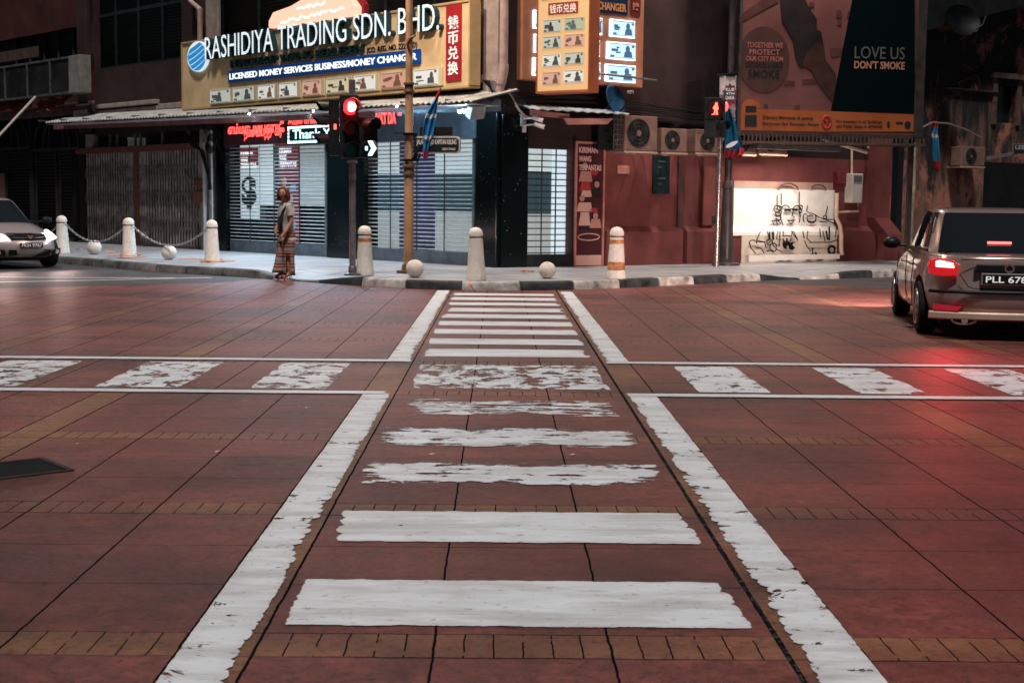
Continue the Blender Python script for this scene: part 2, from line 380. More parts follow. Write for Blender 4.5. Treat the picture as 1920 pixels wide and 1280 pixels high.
# ---------------------------------------------------------------- painted markings
def paint_mat():
    m = bpy.data.materials.new('worn_road_paint'); m.use_nodes = True; T = NT(m); p = T.n['Principled BSDF']
    oc = T.new('ShaderNodeTexCoord').outputs['Object']; pos = T.new('ShaderNodeNewGeometry').outputs['Position']
    s = T.new('ShaderNodeSeparateXYZ'); T.put(s.inputs[0], oc); x, y = s.outputs[0], s.outputs[1]
    def at(nm):
        q = T.new('ShaderNodeAttribute', attribute_type='OBJECT', attribute_name=nm); return q.outputs['Fac']
    hx, hy, wear, rx, ry = at('hx'), at('hy'), at('wear'), at('rx'), at('ry')
    vx = T.scale(pos, 2.2, 11, 1)
    nA = T.noise(T.scale(pos, 3, 7, 1), 4.0, 8, .72); nB = T.m('ADD', T.m('MULTIPLY', T.noise(T.scale(pos, 1.5, 7.5, 1), 1.5, 7, .66), .72), T.m('MULTIPLY', T.noise(T.scale(pos, 1, 1.5, 1), 6, 6, .7), .28)); nC = T.noise(T.scale(pos, 4, 3, 1), 1.8, 8, .7)
    per, bias = at('per'), at('bias')
    row = T.m('DIVIDE', y, per); wn = T.new('ShaderNodeTexWhiteNoise', noise_dimensions='2D')
    cmb = T.new('ShaderNodeCombineXYZ'); T.put(cmb.inputs[0], T.m('FLOOR', row)); T.put(cmb.inputs[1], T.m('ADD', T.m('SIGN', x), T.m('MULTIPLY', hy, 7.3))); T.put(wn.inputs['Vector'], cmb.outputs[0])
    tt = T.m('SUBTRACT', T.m('MULTIPLY', T.m('FRACT', row), 2), 1)
    lobe = T.m('MULTIPLY', T.m('POWER', T.m('ABSOLUTE', tt), 3.0), .015)
    sidew = T.m('ADD', .12, T.m('MULTIPLY', .88, T.m('GREATER_THAN', T.m('MULTIPLY', T.m('SIGN', x), bias), -.5)))
    amp = T.map(T.noise(T.scale(pos, .4, .9, 1), 1.3, 3), .40, .60, .15, 1.5)
    finger = T.m('MULTIPLY', T.m('MULTIPLY', amp, T.m('ADD', lobe, T.m('MULTIPLY', T.m('POWER', wn.outputs['Value'], 1.3), rx))), sidew)
    ex = T.m('ADD', T.m('ADD', T.m('SUBTRACT', T.m('ABSOLUTE', x), hx), finger), T.m('MULTIPLY', T.m('MULTIPLY', T.m('SUBTRACT', nA, .42), T.m('ADD', T.m('MULTIPLY', rx, .6), .014)), T.m('ADD', .3, sidew)))
    ey = T.m('ADD', T.m('SUBTRACT', T.m('ABSOLUTE', y), hy), T.m('MULTIPLY', T.m('SUBTRACT', nC, .36), T.m('MULTIPLY', ry, 2.6)))
    e = T.m('MAXIMUM', ex, ey)
    inside = T.m('LESS_THAN', e, 0)
    iso = at('iso'); nI = T.noise(T.scale(pos, 2.2, 1.5, 1), 2.6, 10, .76, .5)
    nB = T.m('ADD', T.m('MULTIPLY', nB, T.m('SUBTRACT', 1, iso)), T.m('MULTIPLY', nI, iso))
    edgeprox = T.m('MULTIPLY', T.map(e, -.16, 0, 0, .13), T.m('SUBTRACT', 1, iso, clamp=True))
    ok = T.m('GREATER_THAN', T.m('SUBTRACT', nB, edgeprox), wear)
    cr = T.m('GREATER_THAN', T.noise(T.scale(pos, .7, 1.4, 1), 22, 5, .72), .33)
    a = T.m('MULTIPLY', T.m('MULTIPLY', inside, ok), cr)
    col = T.mix(T.map(T.noise(T.scale(pos, 1, 3, 1), 3, 6, .65), .3, .72), (.55, .57, .585), (.70, .725, .74))
    col = T.mix(T.map(T.noise(T.scale(pos, .8, 9, 1), 6, 5, .7), .60, .78, 0, .5), col, (.36, .33, .32))
    col = T.mix(T.map(T.noise(pos, 70, 3, .8), .66, .78, 0, .6), col, (.25, .2, .19))
    col = T.mix(T.map(e, -.05, .0, 0, .22), col, (.50, .40, .37))
    col = T.mix(T.map(T.noise(T.scale(pos, .5, 2.2, 1), 2.4, 7, .7), .46, .66, 0, .55), col, (.40, .385, .375))
    seam = T.m('MULTIPLY', T.m('GREATER_THAN', T.m('ABSOLUTE', tt), .93), T.map(T.noise(T.scale(pos, 2, 5, 1), 3, 4), .52, .60))
    col = T.mix(T.map(T.noise(T.scale(pos, .5, 2.2, 1), 2.4, 7, .7), .46, .66, 0, .55), col, (.40, .385, .375))
    seam = T.m('MULTIPLY', seam, T.m('SUBTRACT', 1, T.m('ABSOLUTE', bias)))
    col = T.mix(T.m('MULTIPLY', seam, .45), col, (.34, .32, .31))
    col = T.mix(T.map(T.noise(T.scale(pos, 1, 1.2, 1), 17, 6, .75), .60, .68, 0, .75), col, (.20, .15, .14))
    p.inputs['Specular IOR Level'].default_value = .3
    T.put(p.inputs['Base Color'], col); p.inputs['Roughness'].default_value = .55
    T.put(p.inputs['Normal'], T.bump(T.noise(pos, 45, 5, .7), .35, .006))
    tr = T.new('ShaderNodeBsdfTransparent'); mx = T.new('ShaderNodeMixShader')
    T.put(mx.inputs[0], a); T.t.links.new(tr.outputs[0], mx.inputs[1]); T.t.links.new(p.outputs[0], mx.inputs[2])
    T.t.links.new(mx.outputs[0], T.n['Material Output'].inputs[0])
    return m
PAINT = paint_mat()
def marking(x0, x1, y0, y1, wear=.33, rx=.035, ry=.022, z=.008, name='road_marking', rz=0, per=.15, bias=0, iso=.35):
    hx, hy = (x1-x0)/2, (y1-y0)/2; k = .0
    o = struct(name, MB().quad((-hx-k, -hy-k, 0), (hx+k, -hy-k, 0), (hx+k, hy+k, 0), (-hx-k, hy+k, 0)), PAINT, loc=((x0+x1)/2, (y0+y1)/2, z))
    o.rotation_euler.z = rz
    o['hx'] = hx; o['hy'] = hy; o['wear'] = wear; o['rx'] = rx; o['ry'] = ry; o['per'] = per; o['bias'] = bias; o['iso'] = iso
    return o
ZB = [(4.53, 5.11, .25), (5.69, 6.28, .27), (6.86, 7.48, .45), (7.97, 8.66, .455), (9.10, 9.97, .50), (12.72, 13.40, .33), (13.83, 14.42, .3), (14.92, 15.5, .3), (15.95, 16.55, .3), (17.0, 17.6, .3),
      (18.0, 18.65, .3), (19.15, 19.7, .3), (20.15, 20.75, .3), (21.2, 21.7, .3)]
for a, b, wr in ZB: marking(-.735, .885, a, b, wr, .045, .022)
marking(-.70, .88, 10.50, 12.08, .488, .018, .018, per=.4, iso=.9)
for x0, x1, wl in ((-1.022, -.79, .36), (.962, 1.197, .36)):
    left = x0 < 0
    marking(x0+(0 if left else .02), x1-(.02 if left else 0), 2.2, 10.2, .395, .026, .012, z=.009, iso=.6, per=.0963, bias=1 if left else -1)
    marking(x0+(0 if left else .02), x1-(.02 if left else 0), 12.34, 22.3, .39, .022, .012, z=.009, iso=.6, per=.0963, bias=1 if left else -1)
for y in (10.22, 12.32):
    marking(-30, -.84 if y < 11 else -.79, y-.085, y+.085, .30, .03, .02, z=.0125)
    marking(.97, 30, y-.085, y+.085, .30, .03, .02, z=.0125)
for k, (x0, x1, wr) in enumerate(((-1.93, -1.32, .46), (-3.13, -2.45, .455), (-4.38, -3.70, .47), (-5.6, -4.95, .45), (-6.8, -6.2, .45), (1.55, 2.12, .43), (2.80, 3.36, .44), (3.98, 4.6, .44), (5.2, 5.8, .45))):
    marking(x0, x1, 10.42, 12.10, wr+.005, .014, .014, per=.42, iso=.95)
# thin white lines on the asphalt beyond the paving
a = G(-60, 531); b = G(400, 521); c = G(-60, 520); d = G(330, 522)
for p, q in ((a, b), (c, d)):
    r = atan2(q.y-p.y, q.x-p.x); ln = (q-p).length; m_ = (p+q)/2
    marking(m_.x-ln/2, m_.x+ln/2, m_.y-.07, m_.y+.07, .34, .03, .02, rz=r)
a = G(1330, 568); b = G(1700, 533)

# dark steel cover let into the paving
dc = thing('drain_cover', 'dark steel drain cover with raised rim let into the red paving', 'drain cover', (0, 0, 0))
p1, p2, p3, p4 = G(80, 860), G(140, 884), G(0, 905), G(0, 868)
vv = (p2-p1); vv.z = 0; uu = Vector((vv.y, -vv.x, 0)).normalized(); vl = vv.length; vv.normalize()
dc.location = (p1.x, p1.y, 0); dc.rotation_euler.z = atan2(vv.y, vv.x)
DKS = M('dark_steel', (.004, .006, .007), .7, .2, .3, 8, spec=.2)
obj('plate', MB().box(.03, vl-.03, -.75, -.03, .0, .009), DKS, dc)
rim = MB(); rim.box(0, vl, -.03, 0, 0, .012).box(0, .03, -.75, -.03, 0, .012).box(vl-.03, vl, -.75, -.03, 0, .012).box(0, vl, -.78, -.75, 0, .012)
obj('rim', rim, M('rusty_rim', (.05, .032, .028), .6, .4, .4, 12), dc)
# ================================================================ the corner money changer's building
PLAS = M('plaster_mauve', (.048, .029, .027), .75, 0, .2, 1.2, .25, 30)
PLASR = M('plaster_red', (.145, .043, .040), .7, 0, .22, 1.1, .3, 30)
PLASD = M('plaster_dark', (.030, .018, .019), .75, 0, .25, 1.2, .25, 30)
PALE = M('pale_stone', (.34, .27, .24), .7, 0, .18, 4, .2, 40)
WHITEP = M('white_plaster', (.62, .60, .56), .7, 0, .12, 4, .2, 40)
TIMB = M('old_red_timber', (.20, .075, .06), .6, 0, .25, 6, .2, 30, stretch=(1, 1, 6))
BLK = M('black_frame', (.012, .014, .016), .5, 0, .2, 6)
LOUV = M('dark_louvres', (.016, .024, .026), .55, 0, .3, 4)
GLASSK = GL('dark_glass', (.006, .012, .014), .06, .6)
PIPE = M('pale_pipe', (.42, .30, .27), .45, 0, .15, 6)
STEEL = M('galvanised_steel', (.42, .43, .44), .35, .85, .15, 8)
DSTEEL = M('dull_steel', (.20, .20, .20), .45, .7, .25, 8)
CABLE = M('black_cable', (.012, .012, .013), .5, 0, 0)
def granite():
    m = M('black_granite', (.003, .005, .006), .14, 0, 0, spec=.22); T = NT(m); p = T.n['Principled BSDF']
    tc = T.new('ShaderNodeTexCoord').outputs['Object']
    s = T.new('ShaderNodeTexVoronoi'); T.put(s.inputs['Vector'], tc); s.inputs['Scale'].default_value = 11
    f = T.m('MULTIPLY', T.m('LESS_THAN', s.outputs['Distance'], .13), T.m('GREATER_THAN', T.noise(tc, 3.1, 2), .56))
    T.put(p.inputs['Base Color'], T.mix(f, (.003, .0055, .006), (.14, .15, .15)))
    return m
GRAN = granite()

B = wthing('corner_shophouse', 'two storey corner shophouse with money changer below and reddish plaster side wall', 'building', LF)
# --- left facade
XL = -17.2                                         # left end of this house
TOPZ = 9.5
lz = lambda px, py, off=0: LF.z(px, py, off)
# upper wall above the shop front (z 3.3 up), with the window openings cut out as separate wall pieces
xw0, xw1 = LF.x(345, 0), LF.x(172, 0)              # tall louvred window between the two pilasters
zsill = lz(250, 122); 
xs0, xs1 = LF.x(905, 0, 20), LF.x(408, 0, 20)
zsl = lz(650, 40)
wl = MB()
wl.box(XL, -.0, 0, .3, 3.25, zsill)                # spandrel band
wl.box(XL, xw1-.02, 0, .3, zsill, TOPZ); wl.box(xw0, xs1, 0, .3, zsill, TOPZ); wl.box(xs0, 0, 0, .3, zsill, TOPZ)
wl.box(xs1, xs0, 0, .3, zsill, zsl)
wl.box(xw1-.02, xs0, 0, .3, 8.2, TOPZ)
wl.box(XL, 0, .3, 9, 3.25, 3.4)                    # slab
obj('wall', wl, PLAS, B)
cn = MB()
a = LF.rect(172, 200, 296, 212, .0)
cn.box(XL+.1, LF.x(300, 0, 200), -.16, 0, lz(230, 198)-.05, lz(230, 198)+.07).box(XL+.1, LF.x(300, 0, 200), -.1, 0, lz(230, 208)-.06, lz(230, 208)+.05)
cn.box(LF.x(300, 0, 200)+.01, -.1, -.07, 0, lz(230, 205)-.1, lz(230, 205)+.05)
obj('cornice', cn, PALE, B, bevel=.015)
def louvre(x0, x1, z0, z1, y, n_leaf, parent, name='shutter_window'):
    fr = MB(); k = (x1-x0)/n_leaf
    for i in range(n_leaf+1): fr.box(x0+i*k-.035, x0+i*k+.035, y-.03, y+.04, z0, z1)
    fr.box(x0, x1, y-.028, y+.038, z0, z0+.08).box(x0, x1, y-.028, y+.038, z1-.08, z1).box(x0, x1, y+.09, y+.1, z0, z1)
    fr.box(x0, x1, y-.027, y+.037, (z0+z1)/2-.05, (z0+z1)/2+.05)
    o = obj(name, fr, LOUV, parent)
    lv = MB(); z = z0+.1
    while z < z1-.1:
        lv.add([(x0, y+.03, z), (x1, y+.03, z), (x1, y-.01, z+.07), (x0, y-.01, z+.07)], [(0, 1, 2, 3)]); z += .085
    obj('louvre', lv, LOUV, o); return o
louvre(xw1, xw0, zsill, 8.2, .2, 4, B)
louvre(xs1, xs0, zsl, 8.2, .16, 6, B)
# pilasters and downpipes of the upper wall
pl_ = MB()
x0, x1 = LF.x(150, .14), LF.x(168, .14)
pl_.box(x0, x1, -.14, 0, 3.35, TOPZ)
obj('pilaster', pl_, PLAS, B, bevel=.02)
cp = MB(); zc_ = lz(160, 207, .2); cp.box(x0-.12, x1+.12, -.24, -.02, zc_-.26, zc_+.02).box(x0-.06, x1+.06, -.19, -.02, zc_+.02, zc_+.2).box(x0-.2, x1+.22, -.27, -.02, zc_-.36, zc_-.26)
obj('capital', cp, WHITEP, B, bevel=.02)
x0, x1 = LF.x(385, .1, 20), LF.x(408, .1, 20)
obj('pilaster', MB().box(x0, x1, -.1, 0, 3.4, TOPZ), PALE, B, bevel=.02)
x0, x1 = LF.x(906, .1, 20), LF.x(934, .1, 20)
obj('pilaster', MB().box(x0, x1, -.1, 0, 3.6, TOPZ), PALE, B, bevel=.02)
def pp(*q, off=.2): return [(lambda a: (a[0], -off, a[1]))(LF.loc(x, y, off)) for x, y in q]
obj('downpipe', MB().tube(pp((357, -60), (357, 2), (375, 18), (375, 66), (375, 120)), .07, 10), PIPE, B, smooth=True)
obj('downpipe', MB().tube(pp((946, -80), (945, 60), (944, 132), (939, 160), (936, 172), off=.25), .085, 12), PIPE, B, smooth=True)
obj('pipe_elbow', MB().tube(pp((944.5, 120), (943.5, 135), (939, 158), off=.25), .10, 12), PIPE, B, smooth=True)
obj('pipe_bracket', MB().box(*[LF.x(922, .2, 160), LF.x(936, .2, 160)], -.3, -.05, lz(929, 176, .2), lz(929, 150, .2)), STEEL, B, bevel=.03)

# --- ground floor: granite pillars
gr = MB()
for p0, p1, off in ((402, 424, .12), (614, 682, .12), (891, 938, .12)):
    x0, x1 = LF.x(p0, off, 480), LF.x(p1, off, 480)
    if p1 == 938: x1 = .0
    o_ = MB().box(x0, x1, -off, .4, .13, 3.25)
    obj('granite_pillar', o_, GRAN, B, bevel=.006)
PILX = {}
# shop front behind the grilles: one lit room
x0, x1 = LF.x(424, 0, 480), LF.x(891, 0, 480)
bk = MB(); bk.box(x0, x1, 2.6, 2.7, .15, 3.25).box(x0-.1, x0, .4, 2.6, .15, 3.25).box(x1, x1+.1, .4, 1.5, .15, 3.25).box(x0, x1, .3, 2.6, 3.12, 3.24).box(x0, x1, .02, 2.6, .12, .16)
obj('shop_interior', bk, M('interior_dark', (.035, .05, .058), .6, 0, .2, 2), B)
hd = MB()
for p0, p1 in ((424, 614), (682, 891)):
    a, b = LF.x(p0, 0, 480), LF.x(p1, 0, 480)
    hd.box(a, b, -.02, .25, lz((p0+p1)/2, 262)+.02, 3.25)
obj('shutter_box', hd, M('shutter_box_grey', (.15, .16, .165), .5, .3, .2, 3), B, bevel=.01)
pn = MB()
for p0, p1, zz in ((424, 614, 0), (682, 891, 0)):
    a, b = LF.x(p0, 0, 480), LF.x(p1, 0, 480)
    pn.box(a, b, .0, .1, .14, .42)
obj('base_panel', pn, M('grey_base_panel', (.14, .16, .18), .4, .4, .2, 3), B, bevel=.008)
def grille(p0, p1, ptop, fr=LF, parent=B, nv=5, off=0, zb=.42, pitch=.088, bar=.0135):
    """roll-down grille: round horizontal bars held by vertical link chains, in side channels"""
    x0, x1 = fr.x(p0, off, 400), fr.x(p1, off, 400); zt = fr.z((p0+p1)/2, ptop, off)
    o = [obj('channel', MB().box(xa, xa+.07, -.03-off, .05-off, .16, zt), M('channel_grey', (.20, .23, .25), .4, .6, .2, 5), None) for xa in (x0, x1-.07)]
    root = obj('roller_grille', bars(x0+.06, x1-.06, zb, zt, .02-off, pitch, bar), M('grille_bars', (.58, .60, .60), .4, .4, .15, 5), parent, smooth=True)
    for q_ in o: q_.parent = root
    ch = MB()
    for i in range(nv):
        x = x0+.06+(x1-x0-.12)*(i+.0)/(nv-1) if nv > 1 else (x0+x1)/2
        ch.box(x-.012, x+.012, -.012-off, .0-off, zb, zt)
    obj('link_chain', ch, M('grille_chain', (.05, .06, .065), .5, .5, .2, 5), root)
    return root
def bars(x0, x1, z0, z1, y, pitch, r):
    mb = MB(); z = z0+.03
    while z < z1:
        mb.cyl((x0, y, z), (x1, y, z), r, n=8); z += pitch
    return mb
grille(424, 614, 268, nv=5)
grille(682, 891, 258, nv=5)
# backlit panels and posters on the shop windows, a little behind the grilles
LIT = E('backlit_white_panel', (.68, .80, .83), .42); LITG = E('backlit_grey_panel', (.46, .52, .52), .36); LITD = E('dim_panel', (.05, .11, .13), .22)
PURP = E('backlit_purple_banner', (.03, .03, .085), .45); REDP = E('backlit_red_poster', (.16, .03, .04), .45); WTXT = E('backlit_white_letters', (.8, .85, .9), .8)
DARKP = M('poster_black', (.012, .016, .02), .4, 0, 0); SKINP = E('poster_skin', (.35, .22, .18), .5)
OB = .28
def wpanel(name, px0, py0, px1, py1, mat, off=-OB, parent=B, th=.02):
    x0, x1, z0, z1 = LF.rect(px0, py0, px1, py1, off)
    return obj(name, MB().box(x0, x1, -off, -off+th, z0, z1), mat, parent), (x0, x1, z0, z1)
for nm, a in (('window_panel', (487, 268, 514, 386, LIT)), ('window_panel', (562, 270, 613, 385, LITG)), ('window_panel', (513, 275, 522, 300, LITD)),
              ('window_panel', (688, 262, 748, 325, LIT)), ('window_panel', (688, 326, 748, 394, LITD)), ('window_panel', (688, 395, 748, 480, LITG)),
              ('window_panel', (816, 258, 889, 324, LIT)), ('window_panel', (816, 325, 889, 394, LITD)), ('window_panel', (816, 395, 889, 482, LITG)),
              ('window_banner', (749, 259, 815, 484, PURP))):
    wpanel(nm, *a)
pl0 = wpanel('glass_pane', 426, 268, 612, 478, GLASSK, -.36)
wpanel('glass_pane', 684, 258, 889, 488, GLASSK, -.36)
# poster with the big currency sign
pb, r_ = wpanel('poster', 450, 268, 486, 412, LIT, -.26)
x0, x1, z0, z1 = r_; zt = LF.z(468, 311, .0-.26)
obj('poster_title', MB().box(x0+.002, x1-.002, .245, .258, zt, z1-.12), REDP, pb)
for k, s_ in enumerate(('KIRIMAN', 'WANG', 'TERPANTAS')):
    words('lettering', s_, (x0+.05, x0+(.62, .38, .78)[k]*(x1-x0)*1.15, z1-.27-k*.15-.06, z1-.21-k*.15), .243, WTXT, pb, bold=.03)
words('currency_sign', '$', (x0+.08, x1-.08, z0+.25, zt-.25), .243, DARKP, pb, bold=.05)
pb, r_ = wpanel('poster', 522, 268, 561, 470, REDP, -.26)
x0, x1, z0, z1 = r_
for k, s_ in enumerate(('KIRIMAN', 'WANG', 'TERPANTAS')):
    words('lettering', s_, (x0+.06, x0+(.66, .42, .92)[k]*(x1-x0), z1-.20-k*.16-.07, z1-.13-k*.16), .243, WTXT, pb, bold=.03)
pic = MB()
for i in range(4):
    zc2 = z1-.95-i*.42; xx = x0+(.3 if i % 2 == 0 else .62)*(x1-x0)
    pic.prism([(xx+.09*cos(t*pi/6), zc2+.12*sin(t*pi/6)) for t in range(12)], .246, .259)
    pic.prism([(xx-.17, zc2-.3), (xx+.17, zc2-.3), (xx+.13, zc2-.12), (xx-.13, zc2-.12)], .246, .259)
obj('portrait_picture', pic, SKINP, pb)
pic = MB()
for i in range(3):
    zc2 = z1-1.1-i*.45; xx = x0+(.72 if i % 2 == 0 else .3)*(x1-x0)
    pic.prism([(xx-.12, zc2-.1), (xx+.13, zc2-.06), (xx+.1, zc2+.1), (xx-.1, zc2+.07)], .2465, .259)
obj('portrait_picture', pic, E('poster_blue', (.12, .28, .5), .5), pb)
# fluorescent tubes under the awning, three of them unseen behind added shields
TUBE = E('fluorescent_tube', (.45, .75, 1.0), 120)
def tube_light(px0, px1, off, z, parent, inside=False):
    x0, x1 = LF.x(px0, off), LF.x(px1, off)
    h = obj('tube_fixture', MB().box(x0, x1, -off-.05, -off+.05, z+.035, z+.08), WHITEP, parent)
    if inside: obj('shield', MB().box(x0-.02, x1+.02, -off-.075, -off-.055, z-.045, z+.08), WHITEP, h)  # added box hides the tube and turns its light down and back
    if inside:
        l_ = bpy.data.lights.new('tube_light', 'AREA'); l_.shape = 'RECTANGLE'; l_.size = x1-x0; l_.size_y = .06; l_.energy = 85; l_.color = (.54, .78, 1.0); l_.spread = radians(150)
        lo_ = bpy.data.objects.new('tube_light', l_); sc.collection.objects.link(lo_); lo_.parent = h; lo_.location = ((x0+x1)/2, -off, z-.05); lo_.rotation_euler = (radians(-24), 0, 0)
    obj('tube', MB().cyl((x0+.02, -off, z), (x1-.02, -off, z), .022, n=8), TUBE, h)
tube_light(858, 893, .8, 3.22, B); tube_light(700, 745, .95, 3.40, B, True); tube_light(545, 590, .95, 3.42, B, True); tube_light(430, 470, .95, 3.44, B, True)

# --- awning over the pavement
AW = M('corrugated_sheet', (.46, .44, .40), .45, .35, .22, 3)
UND = M('awning_underside', (.62, .58, .57), .5, .0, .12, 3)
af = 1.25
xa0, xa1 = LF.x(84, af, 228), LF.x(886, af, 190)
z0a, z1a = LF.z(84, 230, af), LF.z(886, 189, af)
aw = MB(); N = 330; P = []
for i in range(N+1):
    t = i/N; x = xa0+(xa1-xa0)*t; zf = z0a+(z1a-z0a)*t+.022*sin(i*pi/1.5)
    P += [(x, -af, zf), (x, 0, zf+.30), (x, -af, zf-.012), (x, 0, zf+.288)]
fs = []
for i in range(N):
    a, b = 4*i, 4*i+4
    fs += [(a, b, b+1, a+1), (a+2, a+3, b+3, b+2), (a, a+2, b+2, b)]
aw.add(P, fs)
awo = obj('awning', aw, [AW], B)
un = MB()
for i in range(24):
    t0, t1 = i/24+.0012, (i+1)/24-.0012
    q = []
    for t in (t0, t1):
        x = xa0+(xa1-xa0)*t; zf = z0a+(z1a-z0a)*t
        q.append((x, zf))
    un.add([(q[0][0], -af+.02, q[0][1]-.055), (q[1][0], -af+.02, q[1][1]-.055), (q[1][0], -.5, q[1][1]-.06), (q[0][0], -.5, q[0][1]-.06)], [(0, 1, 2, 3)])
obj('soffit_panel', un, UND, awo)
fb = MB(); fz = .20
x0, x1 = LF.x(103, .62, 235), LF.x(700, .62, 215)
fb.add([(x0, -.66, LF.z(103, 238, .66)-.07), (x1, -.66, LF.z(700, 212, .66)-.09), (x1, -.66, LF.z(700, 212, .66)+.04), (x0, -.66, LF.z(103, 238, .66)+.05),
        (x0, -.56, LF.z(103, 238, .66)-.07), (x1, -.56, LF.z(700, 212, .66)-.09), (x1, -.56, LF.z(700, 212, .66)+.04), (x0, -.56, LF.z(103, 238, .66)+.05)],
       [(0, 1, 2, 3), (7, 6, 5, 4), (0, 4, 5, 1), (3, 2, 6, 7), (0, 3, 7, 4), (1, 5, 6, 2)])
obj('fascia_beam', fb, M('red_beam', (.24, .10, .085), .55, 0, .2, 5), awo)
st = MB()
for i in range(14):
    x = LF.x(110, .6, 235)+(LF.x(880, .6, 200)-LF.x(110, .6, 235))*i/13
    st.box(x-.02, x+.02, -af+.03, 0, 3.40+.25*(13-i)/13-.0, 3.44+.25*(13-i)/13)
obj('awning_bracket', st, DSTEEL, awo)

# --- LED text boxes under the awning
RED = E('red_led', (1.0, .06, .05), 2.6); CYAN = E('cyan_led', (.55, .95, 1.0), 1.5)
def ledbox(label, px0, py0, px1, py1, off, col, depth=.12):
    t = wthing('led_sign', label, 'LED sign', LF)
    x0, x1, z0, z1 = LF.rect(px0, py0, px1, py1, off)
    obj('box', MB().box(x0, x1, -off, -off+depth, z0, z1), col, t, bevel=.01)
    return t, (x0, x1, z0, z1, off)
SCRN = M('led_screen_red', (.075, .022, .028), .4, 0, .2, 6); SCRK = M('led_screen_black', (.01, .03, .035), .35, 0, .2, 6); SCRG = M('led_screen_grey', (.10, .14, .18), .4, 0, .2, 3)
t, (x0, x1, z0, z1, o_) = ledbox('maroon scrolling LED sign with two rows of red Tamil script', 419, 229, 536, 269, .16, SCRN)
words('lettering', 'எம்மா அயனுடீ', (x0+.22, x1-.08, z1-.36, z1-.05), -o_-.004, RED, t, bold=.02)
words('lettering', 'தம்ம விபத்து வரு', (x0+.95, x1-.06, z0+.10, z0+.46), -o_-.004, RED, t, bold=.02)
t, (x0, x1, z0, z1, o_) = ledbox('long narrow red LED text strip above the thank you sign', 536, 212, 676, 234, .15, SCRN)
words('lettering', 'தமயானா சம்மந்தி', (x0+.1, x1-.2, z0+.02, z1-.1), -o_-.004, RED, t, bold=.02)
t, (x0, x1, z0, z1, o_) = ledbox('black LED sign with white border reading Thank You', 537, 235, 662, 268, .2, SCRK)
words('lettering', 'Thank You', (LF.x(549, .2, 250), LF.x(641, .2, 250), z0+.14, z1-.12), -o_-.004, CYAN, t, bold=.012)
bd = MB(); e = .055
bd.box(x0+.05, x1-.05, -o_-.008, -o_-.003, z0+.04, z0+.04+e).box(x0+.05, x1-.05, -o_-.008, -o_-.003, z1-.04-e, z1-.04)
k = 0
z = z0+.1
while z < z1-.1: bd.box(x0+.06, x0+.12, -o_-.008, -o_-.003, z, z+.05); z += .075
obj('border_lamps', bd, CYAN, t)
t, (x0, x1, z0, z1, o_) = ledbox('wide blue grey LED panel with part of a red scrolling word', 676, 206, 889, 259, .16, SCRG)
a = LF.rect(700, 213, 742, 232, .17)
words('lettering', 'WAT DA', (a[0], a[1], a[2], a[3]), -o_-.004, RED, t, bold=.03)
a = LF.rect(746, 212, 752, 217, .17)
obj('lamp_dots', MB().box(a[0], a[1], -.172, -.163, a[2], a[3]), RED, t)

# --- collapsible gate of the neighbouring shop (px 150..375)
gx0, gx1 = LF.x(150, 0, 480), LF.x(376, 0, 480)
gz1 = LF.z(260, 285)
gt = wthing('collapsible_gate', 'folding steel lattice gate with rusty centre post across the shop front', 'gate', LF)
lt = MB(); n = 46
for i in range(n):
    x = gx0+(gx1-gx0)*(i+.5)/n
    lt.box(x-.028, x-.006, .02, .05, .2, gz1); lt.box(x+.006, x+.022, .03, .05, .2, gz1)
obj('upright', lt, M('gate_steel', (.66, .57, .52), .5, .5, .3, 4), gt)
for zc2 in (.75, 1.45, 2.15):
    lx = MB()
    for i in range(n-1):
        xa = gx0+(gx1-gx0)*(i+.5)/n; xb = gx0+(gx1-gx0)*(i+1.5)/n
        lx.cyl((xa, .0, zc2-.22), (xb, .0, zc2+.22), .008, n=4).cyl((xa, .012, zc2+.22), (xb, .012, zc2-.22), .008, n=4)
    obj('lattice', lx, M('gate_lattice', (.30, .25, .23), .5, .5, .3, 4), gt)
xm = LF.x(257, 0, 400)
obj('centre_post', MB().box(xm-.11, xm+.11, -.04, .06, .17, gz1), TIMB, gt, bevel=.01)
obj('head_rail', MB().box(gx0, gx1+.05, -.08, .1, gz1, gz1+.17), TIMB, gt, bevel=.01)
obj('sill_rail', MB().box(gx0, gx1, -.05, .1, .14, .2), DSTEEL, gt)
# recess behind the gate, transom bars over it
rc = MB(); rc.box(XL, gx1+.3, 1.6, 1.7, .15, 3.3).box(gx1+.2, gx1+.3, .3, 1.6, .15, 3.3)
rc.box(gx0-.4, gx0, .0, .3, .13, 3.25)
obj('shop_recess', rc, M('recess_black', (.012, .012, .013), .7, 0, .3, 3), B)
tb = MB()
for p in (205, 218, 252, 262, 303, 352): 
    x = LF.x(p, 0, 260); tb.box(x-.03, x+.03, -.0, .06, gz1+.17, 3.3)
for i in range(60):
    x = gx0+.7+(gx1-gx0-.9)*i/59; tb.cyl((x, .12, gz1+.17), (x, .12, 3.1), .008, n=4)
obj('transom_bars', tb, M('transom_grey', (.16, .15, .15), .5, .3, .2, 5), B)
jb = MB(); x0, x1 = LF.x(160, .05, 260), LF.x(172, .05, 260); jb.box(x0, x1, -.05, .15, gz1, 3.3)
obj('door_jamb', jb, PALE, B)
x0, x1 = LF.x(376, .05, 400), LF.x(389, .05, 400)
obj('door_jamb', MB().box(x0, x1, -.05, .3, .14, 3.25), M('cream_plaster', (.36, .29, .25), .7, 0, .2, 3), B)
mt = MB(); x0, x1, z0, z1 = LF.rect(360, 358, 382, 380, .16); mt.box(x0, x1, -.16, -.05, z0, z1); 
x0, x1, z0, z1 = LF.rect(363, 337, 384, 350, .14); mt.box(x0, x1, -.14, -.05, z0, z1)
obj('meter_box', mt, TIMB, B, bevel=.02)
pi_ = MB()
